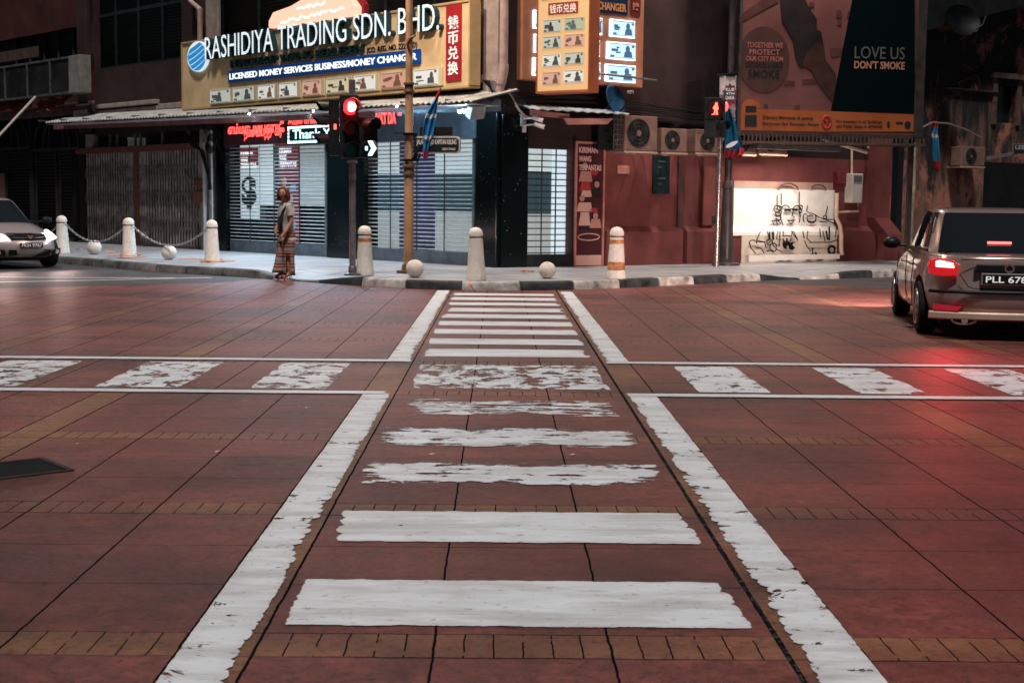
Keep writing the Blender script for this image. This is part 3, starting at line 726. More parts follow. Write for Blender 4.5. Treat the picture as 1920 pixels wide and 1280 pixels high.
x = LF.x(386, .16, 400); pi_.tube([(x, -.16, .15), (x, -.16, 2.9)], .075, 10)
obj('downpipe', pi_, M('white_pipe', (.62, .62, .62), .4, 0, .1, 5), B, smooth=True)
x = LF.x(397, .16, 400); obj('downpipe', MB().tube([(x, -.16, .15), (x, -.16, 1.5), (x, -.16, 3.2)], .09, 10), STEEL, B, smooth=True)
cb = MB(); random.seed(3)
for k in range(9):
    q = [(346+random.uniform(-3, 6), 248+k*1.5), (362+random.uniform(-4, 4), 262+k*2), (378+random.uniform(-4, 4), 282), (390+random.uniform(-3, 3), 318+random.uniform(-8, 8)), (394+random.uniform(-3, 3), 356)]
    cb.tube(pp(*q, off=.28+k*.008), .018, 5)
for k in range(5):
    c0 = LF.loc(396, 263+k*3, .32)
    cb.tube([(c0[0]+.22*cos(t*pi/8), -.3-k*.012, c0[1]+.16*sin(t*pi/8)) for t in range(17)], .016, 5)
for k in range(6):
    cb.tube(pp((372+random.uniform(-6, 6), 230), (385, 245+random.uniform(-6, 6)), (402+random.uniform(-6, 6), 236+random.uniform(-5, 5)), (405, 255), off=.35), .014, 5)
obj('cable_bundle', cb, CABLE, B, smooth=True)

# --- right facade
rz = lambda px, py, off=0: RF.z(px, py, off)
RL = 11.0
def rparent(name, mb, mat, parent=None, **k):     # a part of B given in the right facade's frame
    o = obj(name, mb, mat, parent or B, **k)
    o.matrix_local = (Matrix.Translation(LF.o) @ Matrix.Rotation(LF.a, 4, 'Z')).inverted() @ Matrix.Translation(RF.o) @ Matrix.Rotation(RF.a, 4, 'Z') if not parent else Matrix.Identity(4)
    return o
xd0, xd1 = RF.x(986, 0, 400), RF.x(1072, 0, 400)
zdt = rz(1030, 258)
zb_ = rz(1300, 288)
up = MB()
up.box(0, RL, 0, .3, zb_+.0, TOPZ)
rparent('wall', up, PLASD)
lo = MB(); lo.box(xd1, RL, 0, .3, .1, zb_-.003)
rparent('wall', lo, PLASR)
ov = MB().box(xd0-.02, xd1, -.015, .3, zdt, zb_-.004)
rparent('door_head', ov, PLASD)
rparent('granite_pillar', MB().box(0, xd0, -.06, .4, .13, 3.2), GRAN, bevel=.006)
# plinth with sloping top
zl, zl2 = rz(1450, 424, .14), rz(1450, 434, .14)
pls = MB(); x0 = RF.x(1136, .12, 480)
for a, b in ((x0, RF.x(1280, .1)), (RF.x(1288, .1), RL-.3)):
    pls.add([(a, -.14, .1), (b, -.14, .1), (b, -.14, zl2), (a, -.14, zl2), (a, -.005, zl), (b, -.005, zl), (a, -.005, .1), (b, -.005, .1)],
            [(0, 1, 2, 3), (3, 2, 5, 4), (0, 3, 4, 6), (1, 7, 5, 2)])
rparent('plinth', pls, PLASR)
ps = MB()
a, b = RF.x(1272, .06), RF.x(1284, .06); ps.box(a, b, -.05, .0, .1, zb_)
rparent('pilaster', ps, M('plaster_groove', (.07, .03, .03), .75, 0, .2, 2))
a, b = RF.x(1318, .1), RF.x(1342, .1)
rparent('pilaster', MB().box(a, b, -.1, 0, zl+.01, zb_), PLASR, bevel=.02)
a, b = RF.x(1640, .25), RF.x(1668, .25)
q = MB(); q.add([(a, -.25, zl+.2), (b, -.25, zl+.2), (b, -.25, 5.2), (a, -.25, 5.2), (a, 0, zl+.2), (b, 0, zl+.2), (b, 0, 5.2), (a, 0, 5.2)], [(0, 1, 2, 3), (0, 3, 7, 4), (1, 5, 6, 2), (3, 2, 6, 7)])
q.add([(a, -.25, zl+.2), (b, -.25, zl+.2), (b+.3, -.42, zl-.2), (a+.3, -.42, zl-.2), (a+.3, 0, zl-.2), (b+.3, 0, zl-.2), (a+.3, -.42, .1), (b+.3, -.42, .1), (a+.3, 0, .1), (b+.3, 0, .1), (a, 0, zl+.2)],
      [(0, 1, 2, 3), (3, 2, 7, 6), (3, 6, 8, 4), (2, 5, 9, 7), (0, 3, 4, 10)])
rparent('buttress', q, PLASR)
# side door: lit, with a grille
dr = MB(); dr.box(xd0, xd1, .5, .55, .15, zdt)
rparent('door_backing', dr, M('interior_dark2', (.03, .045, .05), .6, 0, .2, 2))
D = B
def rbox(nm, px0, py0, px1, py1, off, mat, th=.02, parent=None, **k):
    x0, x1, z0, z1 = RF.rect(px0, py0, px1, py1, off)
    return rparent(nm, MB().box(x0, x1, -off, -off+th, z0, z1), mat, parent, **k)
rbox('window_panel', 990, 259, 1034, 322, -.25, E('door_lit', (.66, .80, .80), .42)); rbox('window_panel', 990, 323, 1034, 400, -.25, LITD); rbox('window_panel', 990, 401, 1034, 484, -.25, LITG)
rbox('window_panel', 1036, 262, 1068, 484, -.22, E('door_lit2', (.66, .82, .92), .55))
gx = grille.__wrapped__ if hasattr(grille, '__wrapped__') else None
x0, x1 = RF.x(985, -.05, 400), RF.x(1070, -.05, 400); zt = rz(1030, 258, -.05)
gb = MB(); z = .42
while z < zt: gb.box(x0, x1, .05, .062, z, z+.022); z += .125
r0 = rparent('roller_grille', gb, M('grille_bars_dark', (.05, .055, .06), .45, .5, .2, 5))
ch = MB()
for i in range(4):
    x = x0+.04+(x1-x0-.08)*i/3; ch.box(x-.014, x+.014, .04, .05, .3, zt)
c_ = obj('link_chain', ch, M('grille_chain', (.05, .06, .065), .5, .5, .2, 5), r0)
rparent('door_frame', MB().box(x1, x1+.1, -.04, .2, .13, zt+.05).box(x0-.05, x0, -.03, .2, .13, zt).box(x0, x1, -.02, .15, .13, .40), BLK)
# small hood over the door
hA = RF.loc(993, 203, .55); hB = RF.loc(1180, 213, .9)
hd = MB(); P = []; N = 40
for i in range(N+1):
    t = i/N; x = hA[0]+(hB[0]-hA[0])*t; zf = hA[1]+(hB[1]-hA[1])*t*1.0+.012*sin(i*pi/2)
    P += [(x, -.55-.35*t, zf), (x, 0, zf+.14), (x, -.55-.35*t, zf-.02), (x, 0, zf+.12)]
fs = []
for i in range(N):
    a, b = 4*i, 4*i+4
    fs += [(a, b, b+1, a+1), (a+2, a+3, b+3, b+2), (a, a+2, b+2, b)]
hd.add(P, fs)
hood = rparent('door_hood', hd, [M('hood_sheet', (.50, .55, .60), .4, .3, .15, 4)])
fc = MB()
a = RF.loc(996, 212, .45); b = RF.loc(1068, 220, .5); fc.add([(a[0], -.45, a[1]-.05), (b[0], -.5, b[1]-.03), (b[0], -.5, b[1]+.06), (a[0], -.45, a[1]+.06), (a[0], -.40, a[1]-.05), (b[0], -.45, b[1]-.03), (b[0], -.45, b[1]+.06), (a[0], -.40, a[1]+.06)], [(0, 1, 2, 3), (0, 4, 5, 1), (3, 2, 6, 7), (0, 3, 7, 4), (1, 5, 6, 2), (4, 7, 6, 5)])
a = RF.loc(1056, 227, .7); b = RF.loc(1150, 227, .75)
fc.prism([(a[0], a[1]+.05), (b[0], b[1]+.05), (b[0]-.15, b[1]-.07), (a[0]+.1, a[1]-.07)], -.75, -.69)
obj('hood_beam', fc, M('pink_beam', (.42, .20, .17), .55, 0, .15, 4), hood)
# cables along the wall above the units
cb = MB(); random.seed(5)
def rp(*q, off=.1): return [(lambda a: (a[0], -off, a[1]))(RF.loc(x, y, off)) for x, y in q]
for k in range(8):
    y0 = 176+k*4+random.uniform(-2, 2)
    cb.tube(rp((945, y0-4), (1010, y0+random.uniform(-2, 4)), (1090, y0+random.uniform(0, 5)), (1180, y0+12), (1300, y0+30+random.uniform(-4, 4)), (1380, y0+36), off=.12), .014, 5)
for k in range(4):
    cb.tube(rp((905+k*4, 150), (925, 172+k*3), (950, 178+k*4), (985, 190+k*2), off=.3), .016, 5)
rparent('cable_bundle', cb, CABLE, smooth=True)
rparent('conduit', MB().tube(rp((950, 170), (960, 182), (972, 205), (984, 218), (1000, 222), off=.3), .022, 8), PIPE, smooth=True)
# ================================================================ neighbouring old shophouse on the left
NB = wthing('old_shophouse', 'dark old shophouse with arched openings and a maroon upper wall beside the collapsible gate', 'building', LF)
x150 = LF.x(149, 0); xl = -60
nw = MB()
zA, zB, zC = LF.z(70, 64), LF.z(70, 5), LF.z(60, 118)
nw.box(xl, XL-.01, 0, .3, zA, 12); nw.box(xl, XL-.01, .0, .3, LF.z(70, 215), zC)
nw.box(xl, XL-.01, .5, .6, zC, zA)
obj('wall', nw, M('maroon_wall', (.065, .022, .019), .75, 0, .25, 1.2, .2, 30), NB)
obj('window_band', MB().box(xl, XL-.01, .3, .49, zC-.02, zA+.02), LOUV, NB)
wf = MB()
for p in (18, 44, 70, 97, 125): 
    x = LF.x(p, 0, 90); wf.box(x-.035, x+.035, .2, .299, zC, zA)
obj('mullion', wf, M('mullion_dark', (.05, .045, .045), .6, 0, .2, 5), NB)
cn = MB(); zk = LF.z(80, 213); cn.box(xl, XL+.0, -.2, 0, zk-.12, zk+.1).box(xl, XL, -.12, 0, zk+.1, zk+.22)
obj('cornice', cn, M('cornice_brown', (.20, .12, .10), .7, 0, .25, 3), NB, bevel=.02)
obj('signboard', MB().box(*LF.rect(-20, 90, 88, 110)[:2], -.3, -.25, LF.z(88, 108), LF.z(88, 88)), M('brown_board', (.085, .055, .045), .6, 0, .2, 4), NB)
# ground floor: dark piers, arched fanlights, louvred doors
gf = MB()
for p0, p1 in ((-70, -40), (57, 63), (150, 160)):
    gf.box(LF.x(p0, 0), LF.x(p1, 0), -.02, .3, .13, zk-.1)
gf.box(xl, XL, .9, 1.0, .13, zk)
obj('pier', gf, M('pier_black', (.018, .020, .021), .6, 0, .3, 3), NB)
obj('pier', MB().box(LF.x(-12, .05), LF.x(8, .05), -.05, .0, .13, LF.z(5, 325)), M('brown_pier', (.12, .06, .05), .7, 0, .2, 3), NB)
ar = MB()
for p0, p1 in ((-36, 56), (64, 149)):
    a, b = LF.x(p0, .05, 300), LF.x(p1, .05, 300); zs = LF.z((p0+p1)/2, 279, .05); cx = (a+b)/2; r = (b-a)/2
    for rr in (r*.98, r*.6): ar.tube([(cx+rr*cos(pi*t/16), -.05, zs+min(rr, 1.15)*sin(pi*t/16)) for t in range(17)], .03, 6)
    ar.box(a, b, -.08, .0, zs-.05, zs+.03)
    for k in (.35, .65): ar.box(a+(b-a)*k-.02, a+(b-a)*k+.02, -.06, -.02, zs, zs+1)
obj('fanlight_arch', ar, M('arch_dark', (.035, .04, .04), .4, .2, .3, 5), NB, smooth=True)
for p0, p1 in ((-36, 6), (8, 56), (64, 104), (108, 149)):
    a, b = LF.x(p0, .0, 300), LF.x(p1, .0, 300); zs = LF.z((p0+p1)/2, 279, .05)-.06
    d_ = MB(); d_.box(a+.02, a+.1, .02, .1, .15, zs).box(b-.1, b-.02, .02, .1, .15, zs)
    z = .2
    while z < zs-.05: d_.add([(a+.1, .08, z), (b-.1, .08, z), (b-.1, .02, z+.085), (a+.1, .02, z+.085)], [(0, 1, 2, 3)]); z += .10
    obj('louvred_door', d_, M('door_brownblack', (.035, .028, .026), .5, 0, .3, 4), NB)
t = wthing('light_box_sign', 'long transparent wrapped sign box with pale end panel on the old shophouse', 'sign', LF)
x0, x1 = LF.x(-60, .8, 140), LF.x(131, .8, 140); z0, z1 = LF.z(128, 172, .8), LF.z(128, 110, .8)
obj('film', MB().box(x0, x1, -.8, -.76, z0, z1), M('plastic_film', (.018, .017, .016), .5, 0, .5, 1.6, .4, 3), t)
fm = MB(); fm.box(x0, x1, -.83, -.5, z0-.06, z0).box(x0, x1, -.83, -.5, z1, z1+.06)
for p in (10, 52, 95): fm.box(LF.x(p, .8, 140)-.03, LF.x(p, .8, 140)+.03, -.84, -.8, z0, z1)
obj('frame', fm, DSTEEL, t)
obj('end_panel', MB().box(x1, x1+.7, -.84, -.5, z0-.06, z1+.06), M('end_panel_pale', (.24, .22, .19), .6, 0, .2, 4), t, bevel=.01)
p0 = LF.world(LF.x(66, 1.6, 182), -1.6, LF.z(66, 182, 1.6)); p1 = LF.world(LF.x(-30, 3.4, 285), -3.4, LF.z(-30, 285, 3.4))
tag(obj('pole', MB().tube([p0, p1], .035, 8), M('pale_pole', (.50, .42, .36), .5, 0, .1, 5), smooth=True), 'thin pale pole slanting down from the wrapped sign box', 'pole')
for k, (px0, px1) in enumerate(((2, 70), (78, 132))):
    a = LF.loc(px0, 186, .45); b = LF.loc(px1, 204, .45)
    mb = MB(); P = []; nx, nz = 14, 5
    for i in range(nx+1):
        for j in range(nz+1):
            P.append((a[0]+(b[0]-a[0])*i/nx, -.42-.08*sin(i*1.3+j)-.05*j, a[1]+(b[1]-a[1])*j/nz-.06*sin(i*.9)))
    mb.add(P, [(i*(nz+1)+j, (i+1)*(nz+1)+j, (i+1)*(nz+1)+j+1, i*(nz+1)+j+1) for i in range(nx) for j in range(nz)])
    o = obj('rolled_awning', mb, M('red_canvas', (.22, .06, .045), .7, 0, .3, 5), smooth=True); o.location = LF.o; o.rotation_euler.z = LF.a
    tag(o, ('longer rolled red canvas awning under the wrapped sign box', 'shorter rolled red canvas awning next to the white pilaster capital')[k], 'awning', 'rolled canvas awnings')

# ================================================================ signs of the money changer
OCH = M('sign_ochre', (.72, .52, .29), .5, 0, .12, 1.5); OCHL = M('sign_ochre_light', (.50, .34, .17), .5, 0, .1, 2)
SGN = wthing('shop_sign', 'long ochre signboard with glowing white letters, blue strip and a row of banknotes', 'shop sign', LF)
so_ = .55
sx0, sx1 = LF.x(343, so_, 136), LF.x(880, so_, 80); sz0, sz1 = LF.z(880, 160, so_), LF.z(880, 4, so_)
obj('panel', MB().box(sx0, sx1, -so_, -so_+.27, sz0, sz1), OCH, SGN, bevel=.01)
rm = MB(); rm.box(sx0-.03, sx1+.03, -so_-.03, -so_+.27, sz1, sz1+.05).box(sx0-.03, sx1+.03, -so_-.03, -so_+.27, sz0-.05, sz0).box(sx0-.04, sx0, -so_-.03, -so_+.27, sz0, sz1).box(sx1, sx1+.04, -so_-.03, -so_+.27, sz0, sz1)
obj('trim', rm, OCHL, SGN, bevel=.008)
def led_face():
    m = bpy.data.materials.new('led_letter_face'); m.use_nodes = True; T = NT(m); p = T.n['Principled BSDF']
    tc = T.new('ShaderNodeTexCoord').outputs['Object']; s = T.new('ShaderNodeSeparateXYZ'); T.put(s.inputs[0], tc)
    st = T.m('GREATER_THAN', T.m('FRACT', T.m('MULTIPLY', s.outputs[2], 24)), .25)
    T.put(p.inputs['Emission Color'], T.mix(st, (.20, .42, .50), (.95, 1.0, 1.0))); p.inputs['Emission Strength'].default_value = .62
    p.inputs['Base Color'].default_value = (.4, .45, .5, 1); return m
LEDF = led_face(); TEAL = M('letter_side_teal_shadow', (.015, .05, .06), .4, 0, 0)  # teal letter sides, kept dark so that a shadow look is in the colour
def srect(px0, py0, px1, py1, off=so_): return LF.rect(px0, py0, px1, py1, off)
lx0 = LF.x(387, so_+.1, 90); lx1 = LF.x(826, so_+.1, 45)
lz0 = LF.z(387, 112, so_+.1); lz1 = LF.z(387, 66, so_+.1)
rz0 = LF.z(800, 70, so_+.1); rz1 = LF.z(800, 24, so_+.1)
lz0, lz1 = 4.885, 5.42
mbT = text_mb('RASHIDIYA TRADING SDN. BHD.', lx0, lx1, lz0, lz1, -so_-.0, .14, .024)
obj('letters', mbT, TEAL, SGN)
obj('letter_faces', text_mb('RASHIDIYA TRADING SDN. BHD.', lx0, lx1, lz0, lz1, -so_-.142, .006, -.004), LEDF, SGN)
def lfit(px0, px1, pyl0, pyl1, off):    # a row: local x span, and z span read at its left end
    return LF.x(px0, off, pyl0), LF.x(px1, off, pyl0-40), LF.z(px0, pyl1, off), LF.z(px0, pyl0, off)
a = lfit(434, 682, 104, 120, so_+.03); a = (a[0], a[1], 4.625, 4.80)
obj('small_letters', text_mb('PENGURUP WANG BERLESEN', *a, -so_, .08, .02), M('dark_green_letters', (.008, .03, .03), .4, 0, 0), SGN)
a = (LF.x(689, so_, 90), LF.x(783, so_, 85), LF.z(689, 103, so_), LF.z(689, 90, so_))
obj('small_letters', text_mb('(CO. REG. NO. 2227   D)', *a, -so_, .02, .0), M('black_letters', (.012, .012, .014), .5, 0, 0), SGN)
bx0, bx1, bz0, bz1 = LF.x(428, so_+.05, 140), LF.x(787, so_+.05, 108), 4.275, 4.56
obj('blue_strip', MB().box(bx0, bx1, -so_-.06, -so_, bz0, bz1), M('strip_blue', (.008, .07, .33), .35, 0, .05, 2), SGN, bevel=.005)
obj('strip_letters', text_mb('LICENSED MONEY SERVICES BUSINESS/MONEY CHANGER', bx0+.08, bx1-.08, bz0+.07, bz1-.07, -so_-.06, .012, .02), E('strip_letters_white', (.92, .95, .85), .75), SGN)
# globe emblem
c0 = LF.loc(368, 106, so_+.1); rr_ = (LF.z(368, 78, so_+.1)-LF.z(368, 135, so_+.1))/2
gw = (LF.x(388, so_+.1, 106)-LF.x(350, so_+.1, 106))/2
gm = MB(); gm.prism([(c0[0]+gw*cos(t*pi/14), c0[1]+rr_*sin(t*pi/14)) for t in range(28)], -so_-.07, -so_)
em = obj('emblem', gm, E('emblem_halo', (.75, .9, .95), .55), SGN)
gm = MB()
for k in range(5):                                   # tilted bands with white gaps
    lo_, hi_ = -.92+k*.38, -.92+k*.38+.30
    up_, dn_ = [], []
    for i in range(13):
        u = -1+i/6
        def zz(h): return max(-sqrt(max(0, .94**2-min(u*u, .88))), min(sqrt(max(0, .94**2-min(u*u, .88))), h+.42*u-.10*(1-u*u)))
        up_.append((c0[0]+gw*.92*u, c0[1]+rr_*zz(hi_))); dn_.append((c0[0]+gw*.92*u, c0[1]+rr_*zz(lo_)))
    gm.prism(dn_+up_[::-1], -so_-.085, -so_-.069)
obj('globe_band', gm, E('emblem_blue', (.02, .22, .50), .62), em)
NOTEK = M('note_dark', (.045, .055, .05), .5, 0, 0); 
def banknote(parent, x0, x1, z0, z1, y, tint, dark, lit, flip=False):
    base = E('note_%s_%d' % (tint, int(lit*100)), TINT[tint], lit)
    o = obj('banknote', MB().box(x0, x1, y, y+.012, z0, z1), base, parent)
    w_, h_ = x1-x0, z1-z0; mb = MB()
    cx = x0+w_*(.72 if not flip else .45); cz = z0+h_*.5
    rn = random.Random(int(abs(x0*991+z0*313))); hx_ = rn.uniform(-.04, .04)*w_; sk_ = rn.uniform(.8, 1.15)
    mb.prism([(cx+hx_+w_*.085*sk_*cos(t*pi/7), cz+h_*.14+h_*.23*sk_*sin(t*pi/7)) for t in range(14)], y-.002, y+.001)
    mb.prism([(cx-w_*.17*sk_, z0+h_*.1), (cx+w_*.17*sk_, z0+h_*.1), (cx+w_*.12, cz-h_*.02), (cx+hx_, cz+h_*.05), (cx-w_*.13, cz-h_*.06)], y-.003, y+.001)
    for q_ in range(rn.randint(1, 3)): u_ = rn.uniform(.08, .3); v_ = rn.uniform(.2, .7); mb.box(x0+w_*u_, x0+w_*(u_+rn.uniform(.1, .25)), y-.0025, y+.001, z0+h_*v_, z0+h_*(v_+rn.uniform(.05, .15)))
    mb.box(x0+w_*.1, x0+w_*.34, y-.002, y+.001, cz-h_*.05, cz+h_*.12).box(x0+w_*.06, x0+w_*.2, y-.002, y+.001, z0+h_*.08, z0+h_*.2).box(x1-w_*.14, x1-w_*.05, y-.002, y+.001, z1-h_*.25, z1-h_*.1)
    mb.box(x0+w_*.04, x1-w_*.04, y-.0015, y+.001, z1-h_*.07, z1-h_*.03).box(x0+w_*.04, x1-w_*.04, y-.0015, y+.001, z0+h_*.03, z0+h_*.06)
    obj('note_print', mb, E('note_print_'+dark, TINT[dark], lit*.55), o)
    return
    face = MB().prism([(cx+w_*.075*cos(t*pi/6), cz+h_*.02+h_*.2*sin(t*pi/6)) for t in range(12)], y-.0045, y-.002)
    obj('note_portrait', face, base, o)
TINT = dict(grey=(.55, .58, .50), green=(.45, .50, .36), red=(.62, .34, .26), cream=(.66, .58, .40), white=(.78, .80, .74), pink=(.70, .42, .34), teal=(.12, .2, .18), ink=(.10, .11, .10), brown=(.26, .12, .08), blue=(.06, .14, .28), lit=(.55, .82, 1.0), black=(.06, .06, .05))
spots = [(394, 431, 'grey', 'ink'), (437, 475, 'grey', 'ink'), (484, 514, 'white', 'brown'), (524, 556, 'white', 'ink'), (567, 601, 'pink', 'brown'), (612, 652, 'cream', 'black'), (664, 703, 'white', 'brown'), (715, 757, 'red', 'brown'), (776, 821, 'white', 'ink')]
nz0 = LF.z(600, 177, so_+.05); nz1 = LF.z(600, 150, so_+.05)
for k, (p0, p1, tn, dk) in enumerate(spots):
    a, b = LF.x(p0, so_+.05, 170), LF.x(p1, so_+.05, 160)
    obj('note_box', MB().box(a-.02, b+.12, -so_-.045, -so_, nz0-.03, nz1+.03), M('note_box_cream', (.60, .52, .34), .4, 0, .1, 3), SGN, bevel=.006)
    banknote(SGN, a, b, nz0, nz1, -so_-.058, tn, dk, .42, k % 3 == 0)
rx0, rx1 = LF.x(838, so_, 90), LF.x(866, so_, 90); rzz0, rzz1 = LF.z(852, 152, so_), LF.z(852, 9, so_)
obj('red_strip', MB().box(rx0, rx1, -so_-.03, -so_, rzz0, rzz1), M('strip_red', (.36, .022, .028), .4, 0, .08, 2), SGN)
CW = E('cjk_white', (.85, .8, .74), .6)
for k, ch_ in enumerate('钱币兑换'):
    hh = (rzz1-rzz0-.3)/4; zt = rzz1-.22-k*hh
    words('lettering', ch_, (rx0+.07, rx1-.07, zt-hh*.88, zt), -so_-.032, CW, SGN, .01, .015)
# the pink glowing sign on top
PS = wthing('glowing_sign', 'pink glowing rounded sign with lines of Arabic script above the ochre signboard', 'lit sign', LF)
q = [(504, 60), (504, 40), (512, 24), (545, 12), (575, -6), (600, -10), (630, -6), (655, -1), (664, 12), (664, 40)]
mb = MB().prism([LF.loc(x, y, .5) for x, y in q], -.5, -.22)
obj('panel', mb, E('pink_glow', (1.0, .50, .36), .85), PS)
mb = MB().prism([LF.loc(x, y, .3) for x, y in ((667, 50), (667, 14), (661, 0), (640, -8), (650, -12), (676, -4), (683, 8), (683, 50))], -.3, -.18)
obj('side_panel', mb, M('sign_side_red', (.30, .02, .03), .5, 0, .1, 3), PS)
sq = MB(); random.seed(11)
for (xa, ya, xb, yb) in ((526, 42, 648, 16), (555, 18, 612, 6), (520, 54, 560, 46)):
    n = int((xb-xa)/3.2); pts = []
    for i in range(n):
        t = i/n; pts.append((xa+(xb-xa)*t+random.uniform(-1, 1), ya+(yb-ya)*t+random.choice((-3.2, -1, 0, .6, 2))+0))
    Q = [LF.loc(x, y, .51) for x, y in pts]
    sq.tube([(a, -.505, z) for a, z in Q], .02, 4)
obj('script', sq, E('script_white', (1, .86, .78), 1.3), PS)

# vertical signs at the corner
VS = wthing('wall_sign', 'terracotta sign on the corner wall with backlit blue banknotes', 'wall sign', RF)
vo = .45
x0, x1 = RF.x(979, vo, 100), RF.x(1206, vo, 100); z0, z1 = RF.z(1100, 158, vo), RF.z(1100, -70, vo)
obj('panel', MB().box(x0, x1, -vo, -vo+.2, z0, z1), M('terracotta_panel', (.36, .15, .09), .5, 0, .15, 2), VS, bevel=.01)
GLOW = E('backlit_note_edge', (.70, .88, 1.0), 2.6)
for px0, px1, yl, yh, tn in [(999, 1042, 21, 52, 'white'), (1001, 1042, 66, 97, 'white'), (999, 1042, 110, 140, 'white')]:
    a, b = RF.x(px0, vo, 80), RF.x(px1, vo, 80); c, d = RF.z(px0, yh, vo), RF.z(px0, yl, vo)
    obj('note_backlight', MB().box(a-.01, b+.02, -vo-.04, -vo, c-.015, d+.015), GLOW, VS)
    banknote(VS, a, b, c, d, -vo-.055, 'lit', 'blue', .9)
for px0, px1, yl, yh in [(1112, 1126, 36, 64), (1144, 1187, 40, 69), (1112, 1122, 78, 105), (1139, 1189, 82, 111), (1112, 1124, 120, 147), (1137, 1190, 124, 153)]:
    a, b = RF.x(px0, vo, 80), RF.x(px1, vo, 80); c, d = RF.z((px0+px1)/2, yh, vo), RF.z((px0+px1)/2, yl, vo)
    obj('note_backlight', MB().box(a-.03, b+.01, -vo-.04, -vo, c-.015, d+.015), GLOW, VS)
    banknote(VS, a, b, c, d, -vo-.055, 'lit', 'blue', .62)
a, b, c, d = RF.rect(1116, -60, 1176, 28, vo)
obj('navy_panel', MB().box(a, b, -vo-.02, -vo, RF.z(1150, 27, vo), z1-.05), M('navy_panel', (.008, .02, .06), .4, 0, 0), VS)
wx = (RF.x(1119, vo, 15), RF.x(1173, vo, 15)); 
words('lettering', 'CHANGER', (wx[0], wx[1], RF.z(1146, 21, vo), RF.z(1146, 6, vo)), -vo-.022, M('orange_letters', (.52, .24, .10), .5, 0, 0), VS, .01, .03)
obj('maroon_panel', MB().box(RF.x(1182, vo, 15), RF.x(1200, vo, 15), -vo-.02, -vo, RF.z(1190, 30, vo), z1-.05), M('maroon_panel', (.10, .02, .02), .4, 0, 0), VS)
words('lettering', '换', (RF.x(1184, vo, 15), RF.x(1198, vo, 15), RF.z(1190, 20, vo), RF.z(1190, 5, vo)), -vo-.022, M('faded_letters', (.42, .17, .14), .5, 0, 0), VS, .01, .02)
# projecting yellow sign
PF = Fr(AT(1103, 170, 25.9), -33.2); PF.o.z = 0
PJ = wthing('projecting_sign', 'yellow vertical sign board with eight banknotes hung in front of the corner', 'hanging sign', PF)
x0, x1 = PF.x(1008, 0, 100), 0.0; z0, z1 = PF.z(1056, 170), PF.z(1056, -60)
obj('panel', MB().box(x0, x1, 0, .34, z0, z1), E('sign_yellow', (.86, .52, .24), .42), PJ, bevel=.012)
obj('frame', MB().box(x0-.02, x1+.02, -.02, .36, z0-.04, z0).box(x0-.02, x0, -.02, .36, z0, z1).box(x1, x1+.02, -.025, .365, z0, z1), M('frame_orange', (.42, .12, .05), .5, 0, .1, 3), PJ)
a, b, c, d = PF.rect(1029, 7, 1084, 28)
obj('red_label', MB().box(PF.x(1029, 0, 17), PF.x(1084, 0, 12), -.02, 0, PF.z(1056, 27), PF.z(1056, 5)), M('label_red', (.34, .05, .035), .5, 0, .1, 3), PJ)
words('lettering', '钱币兑换', (PF.x(1032, 0, 17), PF.x(1082, 0, 12), PF.z(1056, 25), PF.z(1056, 8)), -.022, E('label_white', (.9, .68, .55), .5), PJ, .008, .012)
obj('navy_panel', MB().box(PF.x(1016, 0, 17), PF.x(1048, 0, 12), -.02, 0, PF.z(1030, 0), z1-.1), M('navy_panel', (.008, .02, .06), .4, 0, 0), PJ)
for k, (y0, tl, tr) in enumerate(((38, ('grey', 'black'), ('green', 'teal')), (69, ('grey', 'ink'), ('pink', 'brown')), (103, ('white', 'ink'), ('grey', 'black')), (136, ('pink', 'brown'), ('white', 'ink')))):
    for (p0, p1, (tn, dk), dy) in ((1018, 1052, tl, 0), (1058, 1095, tr, -4)):
        pm = (p0+p1)/2; hgt = 23 if k % 3 == 0 else 22
        banknote(PJ, PF.x(p0, 0, 100), PF.x(p1, 0, 100), PF.z(pm, y0+dy+hgt), PF.z(pm, y0+dy), -.014, tn, dk, .40, k == 0)
for z in (z0+.35, z1-.3): obj('bracket', MB().tube([(x1-.2, .3, z), (x1+.1, 1.5, z), (x1+.2, 2.4, z)], .025, 6), DSTEEL, PJ)

# poster, small plates, floodlight, cameras, dish
def rsign(name, label, cat, px0, py0, px1, py1, off, mat, th=.03, group=None, **k):
    t = wthing(name, label, cat, RF, group); r = RF.rect(px0, py0, px1, py1, off)
    obj('panel', MB().box(r[0], r[1], -off, -off+th, r[2], r[3]), mat, t, **k); return t, r
t, (x0, x1, z0, z1) = rsign('poster_frame', 'tall maroon framed poster about sending money beside the lit side door', 'poster', 1082, 269, 1127, 497, .06, M('poster_maroon', (.060, .016, .020), .45, 0, .1, 2))
fm = MB(); e = .045
fm.box(x0-e, x0, -.09, -.03, z0, z1).box(x1, x1+e, -.09, -.03, z0, z1).box(x0-e, x1+e, -.09, -.03, z1, z1+e)
obj('frame', fm, M('frame_pink', (.55, .22, .18), .35, .3, .1, 4), t)
PW = M('poster_letters', (.62, .42, .38), .5, 0, 0); w_ = x1-x0
for k, (s_, f_) in enumerate((('KIRIMAN', .82), ('WANG', .55), ('TERPANTAS', .98))):
    words('lettering', s_, (x0+.05, x0+.03+f_*(w_-.06), z1-.19-k*.18, z1-.07-k*.18), -.064, PW, t, .004, .03)
SKN = M('poster_skin2', (.42, .20, .16), .6, 0, 0); RDP = M('poster_red2', (.36, .035, .04), .6, 0, 0); CRP = M('poster_cream', (.55, .34, .29), .6, 0, 0); DKP = M('poster_dark2', (.022, .012, .016), .6, 0, 0)
def pel(mb, u, v, ru, rv, y): mb.prism([(x0+u*w_+ru*w_*cos(k*pi/8), z0+v*(z1-z0)+rv*(z1-z0)*sin(k*pi/8)) for k in range(16)], y, -.055)
